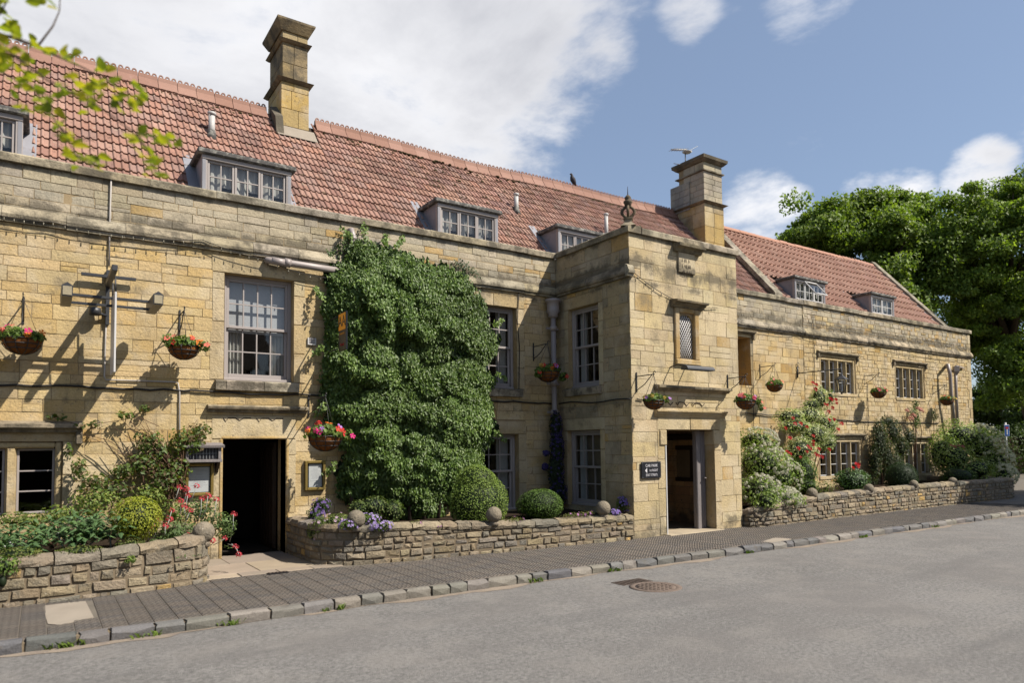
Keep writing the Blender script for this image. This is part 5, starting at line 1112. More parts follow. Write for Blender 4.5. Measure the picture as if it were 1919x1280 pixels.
# road sign at the far end
sp = at(1888, 815, .6); t = thing('road_sign', (sp.x, sp.y, 0), 'small blue no through road sign on a grey pole by the far bushes', 'road sign'); m = MB(); m.tube([(sp.x, sp.y+.05, -.1), (sp.x, sp.y+.05, at(1888, 792, .6).z)], .04, 8); m.build('pole', 'galvanised', t)
FR_ = Fr((sp.x, sp.y, 0), (CR.x, CR.y, 0), (-CW.x, -CW.y, 0)); z1, z0 = at(1888, 796, .6).z, at(1888, 818, .6).z; hw_ = 4.8*mpp(sp)
m = MB(); m.fbox(FR_, -hw_, hw_, z0, z1, -.02, .0, ch=.01); m.build('sign_edge', 'sign_white', t); m = MB(); m.fbox(FR_, -hw_+.016, hw_-.016, z0+.016, z1-.016, .001, .006); m.build('sign_face', 'sign_blue', t)
m = MB(); m.fbox(FR_, -hw_*.2, hw_*.2, z0+.07, z1-.19, .007, .011); m.build('white_bar', 'sign_white', t); m = MB(); m.fbox(FR_, -hw_*.55, hw_*.55, z1-.175, z1-.09, .007, .011); m.build('red_bar', 'sign_red', t)
# ironwork in the road and by the door
def cover(px, py): p = atz(px, py, -.1); return V(p.x, p.y, zroad(p.y))
c = cover(1229, 1102); t = thing('manhole_cover', c, 'rusty round manhole cover set in the road', 'manhole cover'); m = MB(); m.lathe([(.34, -.02), (.335, .007), (.27, .008), (.265, .004)], c, 28); m.build('rim', 'rust_iron', t); m = MB(); m.lathe([(.262, -.02), (.26, .005)], c, 28); m.build('lid', 'rust_iron', t); m = MB()
for k in range(-3, 4):
    for j_ in range(-3, 4):
        if k*k+j_*j_ < 11: m.box((c.x+k*.07-.02, c.y+j_*.07-.02, c.z+.004), (c.x+k*.07+.02, c.y+j_*.07+.02, c.z+.011))
m.build('tread', 'rust_iron', t, kind='stuff')
c = cover(1185, 1092); t = thing('gully_grate', c, 'dark iron drain plate beside the kerb', 'drain'); m = MB(); m.box((c.x-.26, c.y-.13, c.z-.02), (c.x+.26, c.y+.13, c.z+.006), ch=.003); m.build('plate', 'iron_plate', t)
for k in range(6): m = MB(); m.box((c.x-.21+k*.075, c.y-.1, c.z+.0065), (c.x-.17+k*.075, c.y+.1, c.z+.012)); m.build('bar', 'iron_plate', t)
p = atz(521, 1074, .01); t = thing('foot_grate', p, 'small iron grate in the flagstones before the dark doorway', 'drain'); m = MB(); m.box((p.x-.14, p.y-.05, .0), (p.x+.14, p.y+.05, .0145)); m.build('frame', 'sign_black', t)
for k in range(5): m = MB(); m.box((p.x-.12+k*.05, p.y-.04, .0148), (p.x-.095+k*.05, p.y+.04, .02)); m.build('bar', 'iron_plate', t)

# ================================================================== foliage helpers
def leaf_mesh(name, P, Nn, size, tint, mat, parent=None, asp=.55, fold=.18, droop=.35, seed=1, **kw):
    """pointed folded leaves, one 4-point blade each"""
    rs = np.random.RandomState(seed); n = len(P); P = np.asarray(P, float); Nn = np.asarray(Nn, float); Nn /= np.linalg.norm(Nn, axis=1, keepdims=True)+1e-9
    size = np.broadcast_to(np.asarray(size, float), (n,)); d = rs.normal(size=(n, 3)); d[:, 2] -= droop*2
    d -= Nn*(d*Nn).sum(1, keepdims=True); d /= np.linalg.norm(d, axis=1, keepdims=True)+1e-9; b = np.cross(Nn, d)
    s = size[:, None]; base = P-d*s*.5; mid = P-d*s*.08; tip = P+d*s*.5-Nn*s*.12
    w = asp*.5; L = mid+b*s*w+Nn*s*fold*.5; Rr = mid-b*s*w+Nn*s*fold*.5
    vs = np.stack([base, Rr, tip, L], 1).reshape(-1, 3); me = bpy.data.meshes.new(name)
    me.vertices.add(4*n); me.vertices.foreach_set('co', vs.astype(np.float32).ravel())
    k = np.arange(n)[:, None]*4; tri = np.concatenate([k+[[0, 1, 2]], k+[[0, 2, 3]]], 1).reshape(-1)
    me.loops.add(6*n); me.loops.foreach_set('vertex_index', tri.astype(np.int32)); me.polygons.add(2*n)
    me.polygons.foreach_set('loop_start', np.arange(0, 6*n, 3, dtype=np.int32)); me.update(calc_edges=True)
    a = me.color_attributes.new('tint', 'FLOAT_COLOR', 'POINT'); tt = np.ones((n, 4), np.float32); tt[:, :3] = tint; a.data.foreach_set('color', np.repeat(tt, 4, 0).ravel())
    me.materials.append(MATS[mat]); o = bpy.data.objects.new(name, me); link(o, parent); return tag(o, **kw)
def wob(p, seed, f=3.0, octv=4):
    rs = np.random.RandomState(seed); r = np.zeros(len(p))
    for k in range(octv):
        for _ in range(3): q = rs.normal(size=3)*f*(1.7**k); r += np.sin(p@q+rs.uniform(0, 6.28))/(1.6**k)
    return r/4.0
def tints(n, pal, seed, jitter=.25):
    rs = np.random.RandomState(seed); c = np.array(pal)[rs.randint(len(pal), size=n)]; return c*(1+rs.uniform(-jitter, jitter, size=(n, 1)))
def blob(c, r, n, seed, bump=.18, shell=.35, f=3.0, low=-1.0):
    rs = np.random.RandomState(seed); d = rs.normal(size=(int(n*1.3), 3)); d /= np.linalg.norm(d, axis=1, keepdims=True); d = d[d[:, 2] > low][:n]
    rad = (1+bump*wob(d, seed+7, f))*(1-shell*rs.rand(len(d))**2); r = np.array(r if hasattr(r, '__len__') else (r, r, r))
    P = np.array(c)+d*r*rad[:, None]; nn = d/r; nn /= np.linalg.norm(nn, axis=1, keepdims=True); nn = nn+rs.normal(size=nn.shape)*.45+np.array([0, -.1, .25]); return P, nn
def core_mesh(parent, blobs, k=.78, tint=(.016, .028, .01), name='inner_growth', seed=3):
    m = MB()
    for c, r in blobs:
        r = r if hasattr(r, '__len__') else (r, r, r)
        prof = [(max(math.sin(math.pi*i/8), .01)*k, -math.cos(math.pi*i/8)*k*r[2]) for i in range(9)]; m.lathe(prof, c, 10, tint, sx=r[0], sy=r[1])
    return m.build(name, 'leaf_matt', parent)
BLM = {}
def bloom_mesh(kind, col):
    key = (kind, col)
    if key in BLM: return BLM[key]
    m = MB(); rn = random.Random(len(BLM))
    if kind == 'rose':                                      # layered cup of petals
        for ring, (n, r, z, up) in enumerate(((5, 1.0, 0, .35), (5, .72, .18, .6), (4, .42, .36, .9))):
            for k in range(n):
                a = 2*math.pi*(k+ring*.5)/n; w = 1.25/n*2.2; c0, c1, c2 = a-w, a, a+w
                vs = [(.12*math.cos(a), .12*math.sin(a), z)]+[(r*q*math.cos(t), r*q*math.sin(t), z+up*h) for t, q, h in ((c0, .75, .5), (c0*.6+a*.4, 1.0, .95), (c1, 1.02, .8), (c2*.6+a*.4, 1.0, .95), (c2, .75, .5))]
                m.add(vs, [(0, 1, 2), (0, 2, 3), (0, 3, 4), (0, 4, 5)], jit(col, .15, rn))
    elif kind == 'open':                                    # five round petals
        for k in range(5):
            a = 2*math.pi*k/5; vs = [(0, 0, 0)]+[(q*math.cos(a+t), q*math.sin(a+t), h) for t, q, h in ((-.5, .6, .12), (-.4, .95, .22), (0, 1.08, .2), (.4, .95, .22), (.5, .6, .12))]
            m.add(vs, [(0, 1, 2), (0, 2, 3), (0, 3, 4), (0, 4, 5)], jit(col, .12, rn))
        m.lathe([(.14, .02), (.1, .12), (.01, .15)], (0, 0, 0), 6, (.7, .6, .2))
    else:                                                   # rounded head of many florets
        for k in range(46):
            d = Vector((rn.gauss(0, 1), rn.gauss(0, 1), abs(rn.gauss(0, .8)))).normalized(); c = d*rn.uniform(.6, 1.0); b = d.orthogonal().normalized(); e = d.cross(b); s = .2
            m.add([c+b*s, c+e*s, c-b*s, c-e*s], [(0, 1, 2, 3)], jit(col, .25, rn))
    BLM[key] = m.mesh('bloom', 'petal'); return BLM[key]
def bloom(parent, kind, col, p, r, nrm=None, name='bloom'):
    d = Vector(nrm or (RND.uniform(-.5, .3), -1, RND.uniform(.2, .9))).normalized(); e = d.to_track_quat('Z', 'Y').to_euler(); return inst(name, bloom_mesh(kind, col), parent, p, e, r*RND.uniform(.85, 1.15))
G1 = [(.095, .16, .032), (.075, .135, .026), (.12, .19, .04)]; GD = [(.04, .075, .018), (.05, .09, .022), (.06, .105, .026)]; GY = [(.13, .19, .035), (.16, .22, .045), (.11, .17, .03)]; GL = [(.24, .27, .03), (.28, .30, .035), (.20, .24, .03)]
GV = [(.16, .22, .075), (.22, .27, .11), (.28, .32, .16), (.10, .17, .05)]

# ------------------------------------------------------------------ hanging baskets
RED, ORG, PNK, MAG, YLW, LIL, WHT, SAL = (.62, .045, .04), (.80, .22, .04), (.75, .16, .2), (.68, .04, .22), (.75, .5, .12), (.45, .22, .6), (.8, .78, .68), (.72, .17, .13)
def basket(px, py, rpx, d, F, label, brk, cols, seed, trail=(), flow=9, Yp=0.0, lean=0.0):
    """px,py: centre of the rim; d: how far the basket hangs out from the wall"""
    Y = Yp-d; c = at(px, py, Y); r = rpx*mpp(c); rn = random.Random(seed)
    t = thing('hanging_basket', c, label, 'hanging basket', 'hanging baskets of summer flowers')
    m = MB(); m.lathe([(max(.01, r*.96*math.sin(a_)), -r*.86*math.cos(a_)) for a_ in [math.pi/2*i/8 for i in range(9)]], c, 18); m.build('coir_bowl', 'coir', t)
    m = MB()
    for zf in (1.0, .66, .36): rr_ = r*math.sin(math.acos(1-zf) if zf < 1 else math.pi/2)*.99; rr_ = r*math.sqrt(max(0, 1-(1-zf)**2)); m.tube([c+V(rr_*math.cos(2*math.pi*i/18), rr_*math.sin(2*math.pi*i/18), -r*.87*(1-zf)) for i in range(19)], .007, 4)
    for k in range(10): a_ = 2*math.pi*k/10; m.tube([c+V(r*1.0*math.sin(b_)*math.cos(a_), r*math.sin(b_)*math.sin(a_), -r*.88*math.cos(b_)) for b_ in [math.pi/2*i/6 for i in range(7)]], .006, 4)
    m.build('wire_frame', 'black_iron', t)
    hook = c+V(0, 0, r*1.9+.12); m = MB()
    for k in range(3): a_ = 2*math.pi*k/3+.5; m.tube([c+V(r*.97*math.cos(a_), r*.97*math.sin(a_), 0), hook], .004, 4)
    m.build('chain', 'black_iron', t)
    P, nn = blob(c+V(0, 0, r*.12), (r*1.08, r*1.02, r*.52), int(520), seed, .25, .5, 4, -.35); n = len(P); leaf_mesh('foliage', P, nn, r*.30, tints(n, G1+GY, seed), 'leaf_matt', t, .7, seed=seed)
    for (dx, dz, nl) in trail:
        e = c+V(dx*r, -r*.6, dz*r); Q, q2 = blob(e, (r*.35, r*.3, r*.4), nl, seed+5, .3, .6); leaf_mesh('trailing_foliage', Q, q2, r*.26, tints(len(Q), G1+GY, seed+1), 'leaf_matt', t, .7, seed=seed)
    for k in range(flow):
        a_ = rn.uniform(0, math.pi*2); el = rn.uniform(.1, 1.0); dv = V(math.cos(a_)*math.cos(el), math.sin(a_)*math.cos(el)-.45, math.sin(el)*.75).normalized(); p = c+V(dv.x*r*1.12, dv.y*r*1.05, dv.z*r*.68+r*.12)
        bloom(t, rn.choice(['open', 'head', 'open']), cols[k % len(cols)], p, r*rn.uniform(.16, .24), dv+V(-.15, -.5, .1))
    for (dx, dz, nl) in trail: bloom(t, 'open', cols[-1], c+V(dx*r*1.1, -r*.9, dz*r), r*.2)
    # bracket on the wall
    g = thing('basket_bracket', (c.x, Yp, hook.z), 'black iron bracket holding the '+brk, 'bracket', 'wall brackets of the hanging baskets'); m = MB(); z0 = hook.z
    w0 = V(c.x, Yp-.015, 0); ln = d
    m.box((c.x-.012, Yp-.022, z0-.30), (c.x+.012, Yp-.004, z0+.08), ch=.002); m.tube([w0+V(0, 0, z0), V(c.x, Yp-ln-.03, z0+.005)], .010, 5); m.tube([w0+V(0, 0, z0-.26), V(c.x, Yp-ln*.5, z0-.16), V(c.x, Yp-ln*.92, z0)], .009, 5)
    m.tube([V(c.x, Yp-ln-.03+.03*math.sin(q_*.8)*1.0, z0+.03-.03*math.cos(q_*.8)) for q_ in range(7)], .008, 4); m.build('iron_bar', 'black_iron', g)
    return t
basket(42, 636, 33, .42, FM, 'hanging basket at the left edge with magenta and orange flowers', 'leftmost basket', [SAL, ORG, SAL, ORG, ORG, MAG, SAL, MAG], 61, flow=13)
basket(345, 650, 28, .42, FM, 'hanging basket with orange flowers between projecting sign and upper window', 'basket left of the upper window', [ORG, SAL, ORG, MAG, RED, SAL], 62, [(-1.05, .35, 60), (1.15, .1, 50)], 11)
basket(610, 818, 32, .85, FM, 'hanging basket above the right hand menu case against the creeper', 'basket above the right menu case', [ORG, LIL, RED, MAG, ORG, RED, MAG], 63, [(1.2, .0, 60)], 11)
basket(1027, 697, 22, .5, FM, 'shaded hanging basket in the porch corner beside the downpipe', 'basket in the porch corner', [YLW, ORG, LIL, RED, YLW, RED], 64, [(-1.4, -.2, 90), (1.2, -.4, 90)], 10)
basket(1226, 751, 19.5, .45, FPF, 'leafy hanging basket at the left of the porch front', 'left porch basket', [YLW, YLW, LIL, YLW, LIL], 65, [(1.1, .2, 40)], 6, YP)
basket(1398, 752, 18.5, .45, FPF, 'hanging basket spilling pink flowers at the right of the porch front', 'right porch basket', [PNK, SAL, LIL, MAG, PNK, SAL], 66, [(1.25, -.1, 80), (1.6, -.7, 70)], 14, YP)
basket(1452, 722, 15, .45, FM, 'hanging basket on bare yellow wall left of the lantern', 'basket left of the lantern', [PNK, YLW, SAL, PNK], 67, [(-1.3, .6, 20)], 7)
basket(1647, 735, 13.5, .45, FM, 'hanging basket between the two upper windows of the right wing', 'basket between the wing windows', [PNK, SAL, PNK], 68, (), 6)
basket(1775, 750, 11.5, .45, FM, 'rightmost hanging basket beside the swan neck pipe', 'rightmost basket', [ORG, SAL, YLW], 69, [(1.1, .2, 20)], 6)
# ================================================================== planting
def shrub(name, label, cat, blobs, leaf, pal, mat='leaf_matt', dens=.9, asp=.55, bump=.15, shell=.35, core=.74, heads=(), group=None, seed=100, base=None, stem=True, cap=9000, f=3.0, droop=.2, jitter=.28):
    """blobs: (px, py, half width px, half height px, Y, depth m)"""
    B = []
    for (px, py, rx, rz, Y, ry) in blobs: c = at(px, py, Y); k = mpp(c); B.append((c, (rx*k, ry if ry else rx*k, rz*k)))
    lo = min(c.z-r[2] for c, r in B); c0 = B[0][0]; bz = base if base is not None else max(.4, min(lo, .55)); o = thing(name, (c0.x, c0.y, bz), label, cat, group)
    PP, NN, TT_ = [], [], []
    for i, (c, r) in enumerate(B):
        a = 4*math.pi*((r[0]*r[1])**.5*r[2]); n = min(int(dens*a/(leaf*leaf*asp*.5)), cap); P, nn = blob(c, r, n, seed+i*13, bump, shell, f); k = P[:, 2] > .38; PP.append(P[k]); NN.append(nn[k])
        TT_.append((tints(len(P), pal, seed+i, jitter)*(1+.25*wob(P, seed+3, 5.0)[:, None]))[k])
    leaf_mesh('foliage', np.concatenate(PP), np.concatenate(NN), leaf*NPR.uniform(.7, 1.3, sum(map(len, PP))), np.clip(np.concatenate(TT_), .005, 1), mat, o, asp, droop=droop, seed=seed)
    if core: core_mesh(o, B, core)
    if stem:
        m = MB()
        for k in range(3): e = B[k % len(B)][0]; m.tube([(c0.x+RND.uniform(-.08, .08), c0.y+.02, bz-.15), ((c0.x+e.x)/2, (c0.y+e.y)/2, (bz+e.z)/2), e], [.02, .016, .008], 5)
        m.build('stem', 'twig', o)
    return o, B
def scatter(o, B, kind, col, n, r, seed, name='bloom', joined=False, up=.0, wt=None):
    """flowers over the sunny face; small ones are joined"""
    rs = random.Random(seed); pts = []
    for k in range(n):
        c, R_ = B[rs.randrange(len(B))]
        for _ in range(30):
            d = V(rs.gauss(0, 1), rs.gauss(-.5, 1), rs.gauss(.25+up, 1)).normalized()
            if d.y < .15: break
        pts.append((c+V(d.x*R_[0], d.y*R_[1], d.z*R_[2])*1.03, d))
    if not joined:
        for p, d in pts: bloom(o, kind, col, p, r, d+V(0, -.3, .2), name)
    else:
        m = MB(); src = bloom_mesh(kind, col); vs = [v.co.copy() for v in src.vertices]; fs = [tuple(p.vertices) for p in src.polygons]; tt = [tuple(x.color[:3]) for x in src.color_attributes[0].data]
        for p, d in pts:
            M = (d+V(0, -.3, .2)).normalized().to_track_quat('Z', 'Y').to_matrix(); s = r*rs.uniform(.7, 1.3); n0 = len(m.v); m.v += [tuple(p+M@v*s) for v in vs]; m.t += tt; m.f += [tuple(i+n0 for i in f) for f in fs]; m.sm += [False]*len(fs)
        m.build(name, 'petal', o, kind='stuff')
def heads_at(o, lst, kind, col, Y, rpx, stems=True, base=None):
    for (x, y) in lst:
        p = at(x, y, Y+RND.uniform(-.12, .12)); bloom(o, kind, col, p, rpx*mpp(p), (RND.uniform(-.4, .4), -.5, 1), 'flower_head')
    if stems:
        m = MB()
        for (x, y) in lst: p = at(x, y, Y); b = V(p.x+RND.uniform(-.12, .05), p.y+.15, max(.4, p.z-RND.uniform(.25, .4))); m.tube([p, (p+b)/2+V(.02, 0, 0), b], .005, 4)
        m.build('flower_stems', 'leaf_matt', o, kind='stuff')

# ------------------------------------------------------------------ the big creeper
IV = [(636, 486), (652, 452), (664, 440), (700, 456), (742, 462), (775, 471), (812, 484), (850, 498), (880, 516), (900, 540), (914, 568), (920, 596), (934, 626), (932, 656), (918, 684), (926, 716), (916, 744), (926, 778), (934, 806), (928, 834), (908, 852), (904, 884), (880, 930), (846, 958), (830, 982), (770, 980), (716, 964), (664, 950), (636, 930), (626, 890), (640, 852), (622, 820), (606, 780), (602, 730), (604, 690), (612, 640), (608, 590), (612, 546), (610, 512)]
def poly_sample(poly, n, seed):
    rs = np.random.RandomState(seed); A = np.array(poly, float); lo, hi = A.min(0), A.max(0); out = []
    while len(out) < n:
        q = rs.uniform(lo, hi, size=(n, 2)); x_, y_ = q[:, 0], q[:, 1]; ins = np.zeros(n, bool); j_ = len(A)-1
        for i in range(len(A)):
            xi, yi = A[i]; xj, yj = A[j_]; c = ((yi > y_) != (yj > y_)) & (x_ < (xj-xi)*(y_-yi)/(yj-yi+1e-9)+xi); ins ^= c; j_ = i
        out += list(q[ins])
    return np.array(out[:n])
def edge_dist(q, poly):
    A = np.array(poly, float); best = np.full(len(q), 1e9)
    for i in range(len(A)):
        a, b = A[i], A[(i+1) % len(A)]; ab = b-a; t = np.clip(((q-a)@ab)/(ab@ab), 0, 1); best = np.minimum(best, np.linalg.norm(q-(a+t[:, None]*ab), axis=1))
    return best
def clumps(q, poly, seed, n=240):
    rs = np.random.RandomState(seed+50); C_ = poly_sample(poly, n, seed+51); best = np.zeros(len(q))
    for c in C_:
        rx, rz, h = rs.uniform(15, 36), rs.uniform(14, 32), rs.uniform(.35, 1.0); dx = (q[:, 0]-c[0])/rx; dz = (q[:, 1]-c[1])/rz
        dz = np.where(dz > 0, dz*1.35, dz*.85)                     # steep undersides, sloping tops
        best = np.maximum(best, h*np.clip(1-(dx*dx+dz*dz), 0, 1)**.5)
    return best
def wall_mass(o, poly, n, leaf, pal, thick, reach, seed, mat='leaf', asp=.6, tier=.25, name='foliage', base=.04, fr=(.55, 1.0), rag=True):
    rs = np.random.RandomState(seed); q = poly_sample(poly, n, seed); e = edge_dist(q, poly); xz = np.stack([q[:, 0]/100, q[:, 1]/100, np.zeros(n)], 1)
    keep = e > np.clip(9+14*wob(xz, seed+9, 7.0, 3), 0, 30)*rs.rand(n)**.4 if rag else e > -1; q, e, xz = q[keep], e[keep], xz[keep]; n = len(q)      # ragged outline
    T = np.clip(e/reach, 0, 1)**.6; bmp = wob(xz, seed+1, 2.2, 3); cl = clumps(q, poly, seed)          # overlapping hanging clumps
    depth = base+thick*T*(.40+.16*bmp+.42*cl)*rs.uniform(fr[0], fr[1], n)**.5
    P = np.zeros((n, 3))
    for i in range(n): P[i] = at(q[i, 0]+rs.normal()*2, q[i, 1]+rs.normal()*2, -max(depth[i], .02))
    Nn = np.stack([rs.normal(size=n)*.55, -np.ones(n)*1.0+rs.normal(size=n)*.3, .35+rs.normal(size=n)*.45], 1)
    col = tints(n, pal, seed, .3)*(1+.2*bmp[:, None]); return leaf_mesh(name, P, Nn, leaf*rs.uniform(.65, 1.3, n), np.clip(col, .004, 1), mat, o, asp, droop=1.0, fold=.25, seed=seed)
cr = thing('creeper', at(770, 985, -.4), 'huge glossy green creeper covering the wall between the doorway and porch', 'climber')
IV = [(x_+RND.uniform(-7, 7), y_+RND.uniform(-6, 6)) for x_, y_ in IV]
wall_mass(cr, IV, 76000, .064, [(.09, .15, .028), (.072, .125, .024), (.105, .17, .034), (.14, .205, .045)], .85, 75, 301)
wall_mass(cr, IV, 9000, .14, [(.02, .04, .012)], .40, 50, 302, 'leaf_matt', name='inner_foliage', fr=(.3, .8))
for k, (x_, y_, dx, dy) in enumerate([(690, 456, -8, -34), (742, 464, 14, -18), (926, 610, 14, -10), (930, 700, 18, 12), (930, 810, 16, 18), (606, 560, -16, -20), (604, 650, -14, 14), (608, 760, -16, 18), (628, 870, -18, 20), (660, 448, -20, -18), (720, 460, 4, -20)]):
    q = [at(x_+dx*t+RND.uniform(-3, 3), y_+dy*t, -.25*(1-t)-.04) for t in [i/14 for i in range(15)] for _ in range(3)]; leaf_mesh('shoot', [p+V(RND.uniform(-.05, .05), RND.uniform(-.05, .02), RND.uniform(-.05, .05)) for p in q], NPR.normal(size=(len(q), 3))*.5+np.array([0, -1, .3]), .07, tints(len(q), [(.13, .20, .045), (.16, .23, .05)], k), 'leaf', cr, .6, seed=k)
m = MB()
for k in range(9):
    x_ = 660+k*27; m.tube([at(x_, 975, -.3), at(x_+RND.uniform(-10, 10), 850, -.12), at(x_+RND.uniform(-20, 20), 700, -.06), at(x_+RND.uniform(-25, 15), 540, -.04)], [.035, .03, .02, .01], 5)
m.build('stem', 'bark', cr)
st_ = [(612, 470), (650, 440), (672, 436), (660, 520), (620, 560), (604, 520)]
wall_mass(cr, st_, 420, .06, [(.10, .16, .04)], .1, 60, 303, name='sparse_foliage'); wall_mass(cr, [(840, 486), (868, 478), (905, 510), (912, 540), (880, 520)], 260, .05, [(.07, .11, .04)], .06, 40, 304, name='sparse_foliage'); wall_mass(cr, [(596, 700), (612, 690), (610, 790), (592, 770)], 200, .06, G1, .15, 40, 305, name='sparse_foliage')

# ------------------------------------------------------------------ left bed
ro, RB = shrub('climbing_rose', 'sparse climbing rose with tangled brown stems left of the timber box sign', 'climber', [(300, 852, 32, 30, -.22, .2), (342, 826, 24, 26, -.2, .18), (262, 872, 28, 22, -.22, .2), (330, 880, 26, 26, -.22, .2), (376, 806, 18, 16, -.15, .14), (225, 885, 24, 18, -.25, .2), (175, 905, 30, 22, -.3, .2), (240, 778, 20, 9, -.15, .12), (182, 795, 13, 8, -.12, .1), (150, 798, 14, 6, -.12, .1), (110, 781, 20, 6, -.1, .08), (272, 765, 13, 7, -.1, .1), (150, 880, 16, 20, -.25, .15), (130, 846, 8, 14, -.15, .1), (310, 905, 34, 24, -.3, .2), (215, 920, 40, 20, -.35, .2), (280, 828, 30, 22, -.2, .15), (365, 830, 20, 22, -.2, .15)], .065, [(.10, .155, .04), (.13, .19, .045), (.085, .125, .035), (.14, .10, .05)], 'leaf_young', .55, .6, .3, .8, 0, seed=140, base=.45)
m = MB(); rn = random.Random(9)
for k in range(30):
    x_, y_ = rn.uniform(312, 356), 940; p = [at(x_, y_, -.2)]; tx_, ty_ = rn.choice([(250, 800), (290, 800), (330, 800), (300, 830), (370, 800), (220, 850), (270, 815), (345, 850), (180, 795), (240, 775)]); tx_ += rn.uniform(-25, 25); ty_ += rn.uniform(-15, 25)
    for i in range(1, 6): t = i/5; p.append(at(x_+(tx_-x_)*t**1.4+rn.uniform(-9, 9), y_+(ty_-y_)*t**.8+rn.uniform(-8, 8), -.1-.14*math.sin(t*3)-.05*rn.random()))
    m.tube(p, [.012, .010, .009, .007, .006, .004], 4)
p = [at(*q, -.12) for q in ((300, 800), (260, 782), (200, 792), (150, 797), (90, 780))]; m.tube(p, .006, 4); m.build('tangled_stems', 'twig', ro, kind='stuff')
o, B = shrub('lime_bush', 'rounded lime yellow bush in the left bed', 'bush', [(256, 972, 44, 42, -1.6, None)], .03, [(.30, .33, .035), (.35, .37, .04), (.25, .29, .035)], dens=.8, bump=.10, seed=150, base=.45)
def strap(name, label, px, py, rx, rz, Y, n, seed):
    rn = random.Random(seed); c = at(px, py, Y); k = mpp(c); o = thing(name, (c.x, c.y, .45), label, 'plant'); P = []; m = MB()
    for s in range(n):
        sx_ = c.x+rn.uniform(-1, 1)*rx*k; sy_ = c.y+rn.uniform(-.3, .3); hz_ = rn.uniform(.35, 1)*rz*2*k; b = V(sx_, sy_, .42); tp = V(sx_+rn.uniform(-.06, .06), sy_-rn.uniform(0, .12), .46+hz_)
        for j_ in range(13):
            t = .45+.55*j_/12; q = b.lerp(tp, t); a = j_*2.4+s; L = rn.uniform(.19, .29)*(1.15-.4*t); dv = V(math.cos(a), math.sin(a), rn.uniform(.3, .8)).normalized(); sd = dv.cross(V(0, 0, 1)).normalized()*L*.13; mid = q+dv*L*.55+V(0, 0, .01); e = q+dv*L+V(0, 0, -L*.35)
            m.add([q, mid+sd-V(0, 0, .012), e, mid-sd-V(0, 0, .012), mid], [(0, 1, 4), (1, 2, 4), (2, 3, 4), (3, 0, 4)], jit(rn.choice([(.085, .15, .055), (.105, .18, .065), (.07, .13, .05)]), .2, rn))
    m.build('strap_leaves', 'leaf', o); q = MB(); [q.tube([(c.x+rn.uniform(-1, 1)*rx*k*.8, c.y+rn.uniform(-.2, .2), .4), (c.x+rn.uniform(-1, 1)*rx*k*.8, c.y, .46+rz*k)], .012, 5) for _ in range(6)]; q.build('stem', 'leaf_matt', o); return o
strap('strap_leaved_plant', 'clump of long pointed green leaves left of the lime bush', 160, 990, 58, 40, -1.45, 26, 7); strap('strap_leaved_plant', 'clump of pointed green leaves at the left edge of the left bed', 28, 1005, 44, 34, -1.5, 18, 8)
o, B = shrub('red_valerian', 'red valerian with loose flower heads spilling beside the dark doorway', 'flowers', [(330, 1000, 38, 28, -1.45, .25), (378, 962, 30, 32, -1.2, .22), (420, 985, 24, 26, -1.3, .2), (300, 1022, 22, 16, -1.7, .2), (428, 1042, 20, 18, -1.6, .15), (355, 1050, 34, 10, -2.17, .07), (410, 1074, 12, 18, -1.95, .1)], .05, [(.11, .17, .06), (.14, .20, .07), (.09, .14, .045)], dens=.5, asp=.42, shell=.8, core=0, seed=160, base=.4)
heads_at(o, [(336, 915), (350, 918), (369, 912), (378, 936), (352, 930), (390, 931), (406, 937), (356, 958), (345, 951), (322, 958), (338, 940), (398, 1014), (438, 965), (441, 1026), (448, 1040), (421, 1010), (296, 975), (310, 987), (318, 974), (283, 988), (270, 993), (236, 986), (288, 978), (325, 1040), (355, 1004)], 'head', (.52, .07, .085), -1.5, 7.5)
m = MB(); o2, B2 = shrub('yellow_leaved_shrub', 'loose yellow green shrub under the mullioned window in the left bed', 'bush', [(110, 965, 30, 20, -.8, .25), (75, 1000, 22, 18, -1.2, .2), (55, 975, 30, 12, -.9, .2), (280, 935, 30, 24, -.5, .2), (180, 940, 44, 24, -.6, .25), (30, 975, 40, 16, -.9, .25), (330, 960, 30, 24, -.7, .2)], .05, [(.15, .21, .045), (.19, .22, .045), (.12, .17, .04)], dens=.55, shell=.7, core=0, seed=170, base=.45)
shrub('low_groundcover', 'low green mat along the top of the left garden wall', 'plant', [(150, 1032, 40, 9, -1.95, .2), (30, 1038, 45, 12, -1.9, .25), (245, 1022, 25, 14, -1.75, .2), (290, 1030, 25, 8, -1.8, .15)], .03, [(.13, .16, .035), (.10, .14, .03), (.15, .15, .05)], dens=.7, core=.6, seed=175, base=.45, stem=False)
shrub('trailing_plant', 'trailing plant hanging over the wall at the left edge', 'plant', [(12, 1062, 22, 22, -2.22, .12), (5, 1090, 14, 22, -2.26, .1)], .045, G1+GY, dens=.5, core=.5, seed=178, base=.45, stem=False)
o, B = shrub('wall_tuft', 'small bright tuft growing from the left garden wall', 'plant', [(246, 1050, 9, 8, -2.2, .05), (238, 1056, 5, 6, -2.2, .04)], .03, GY, dens=.8, core=0, seed=179, base=.4, stem=False)

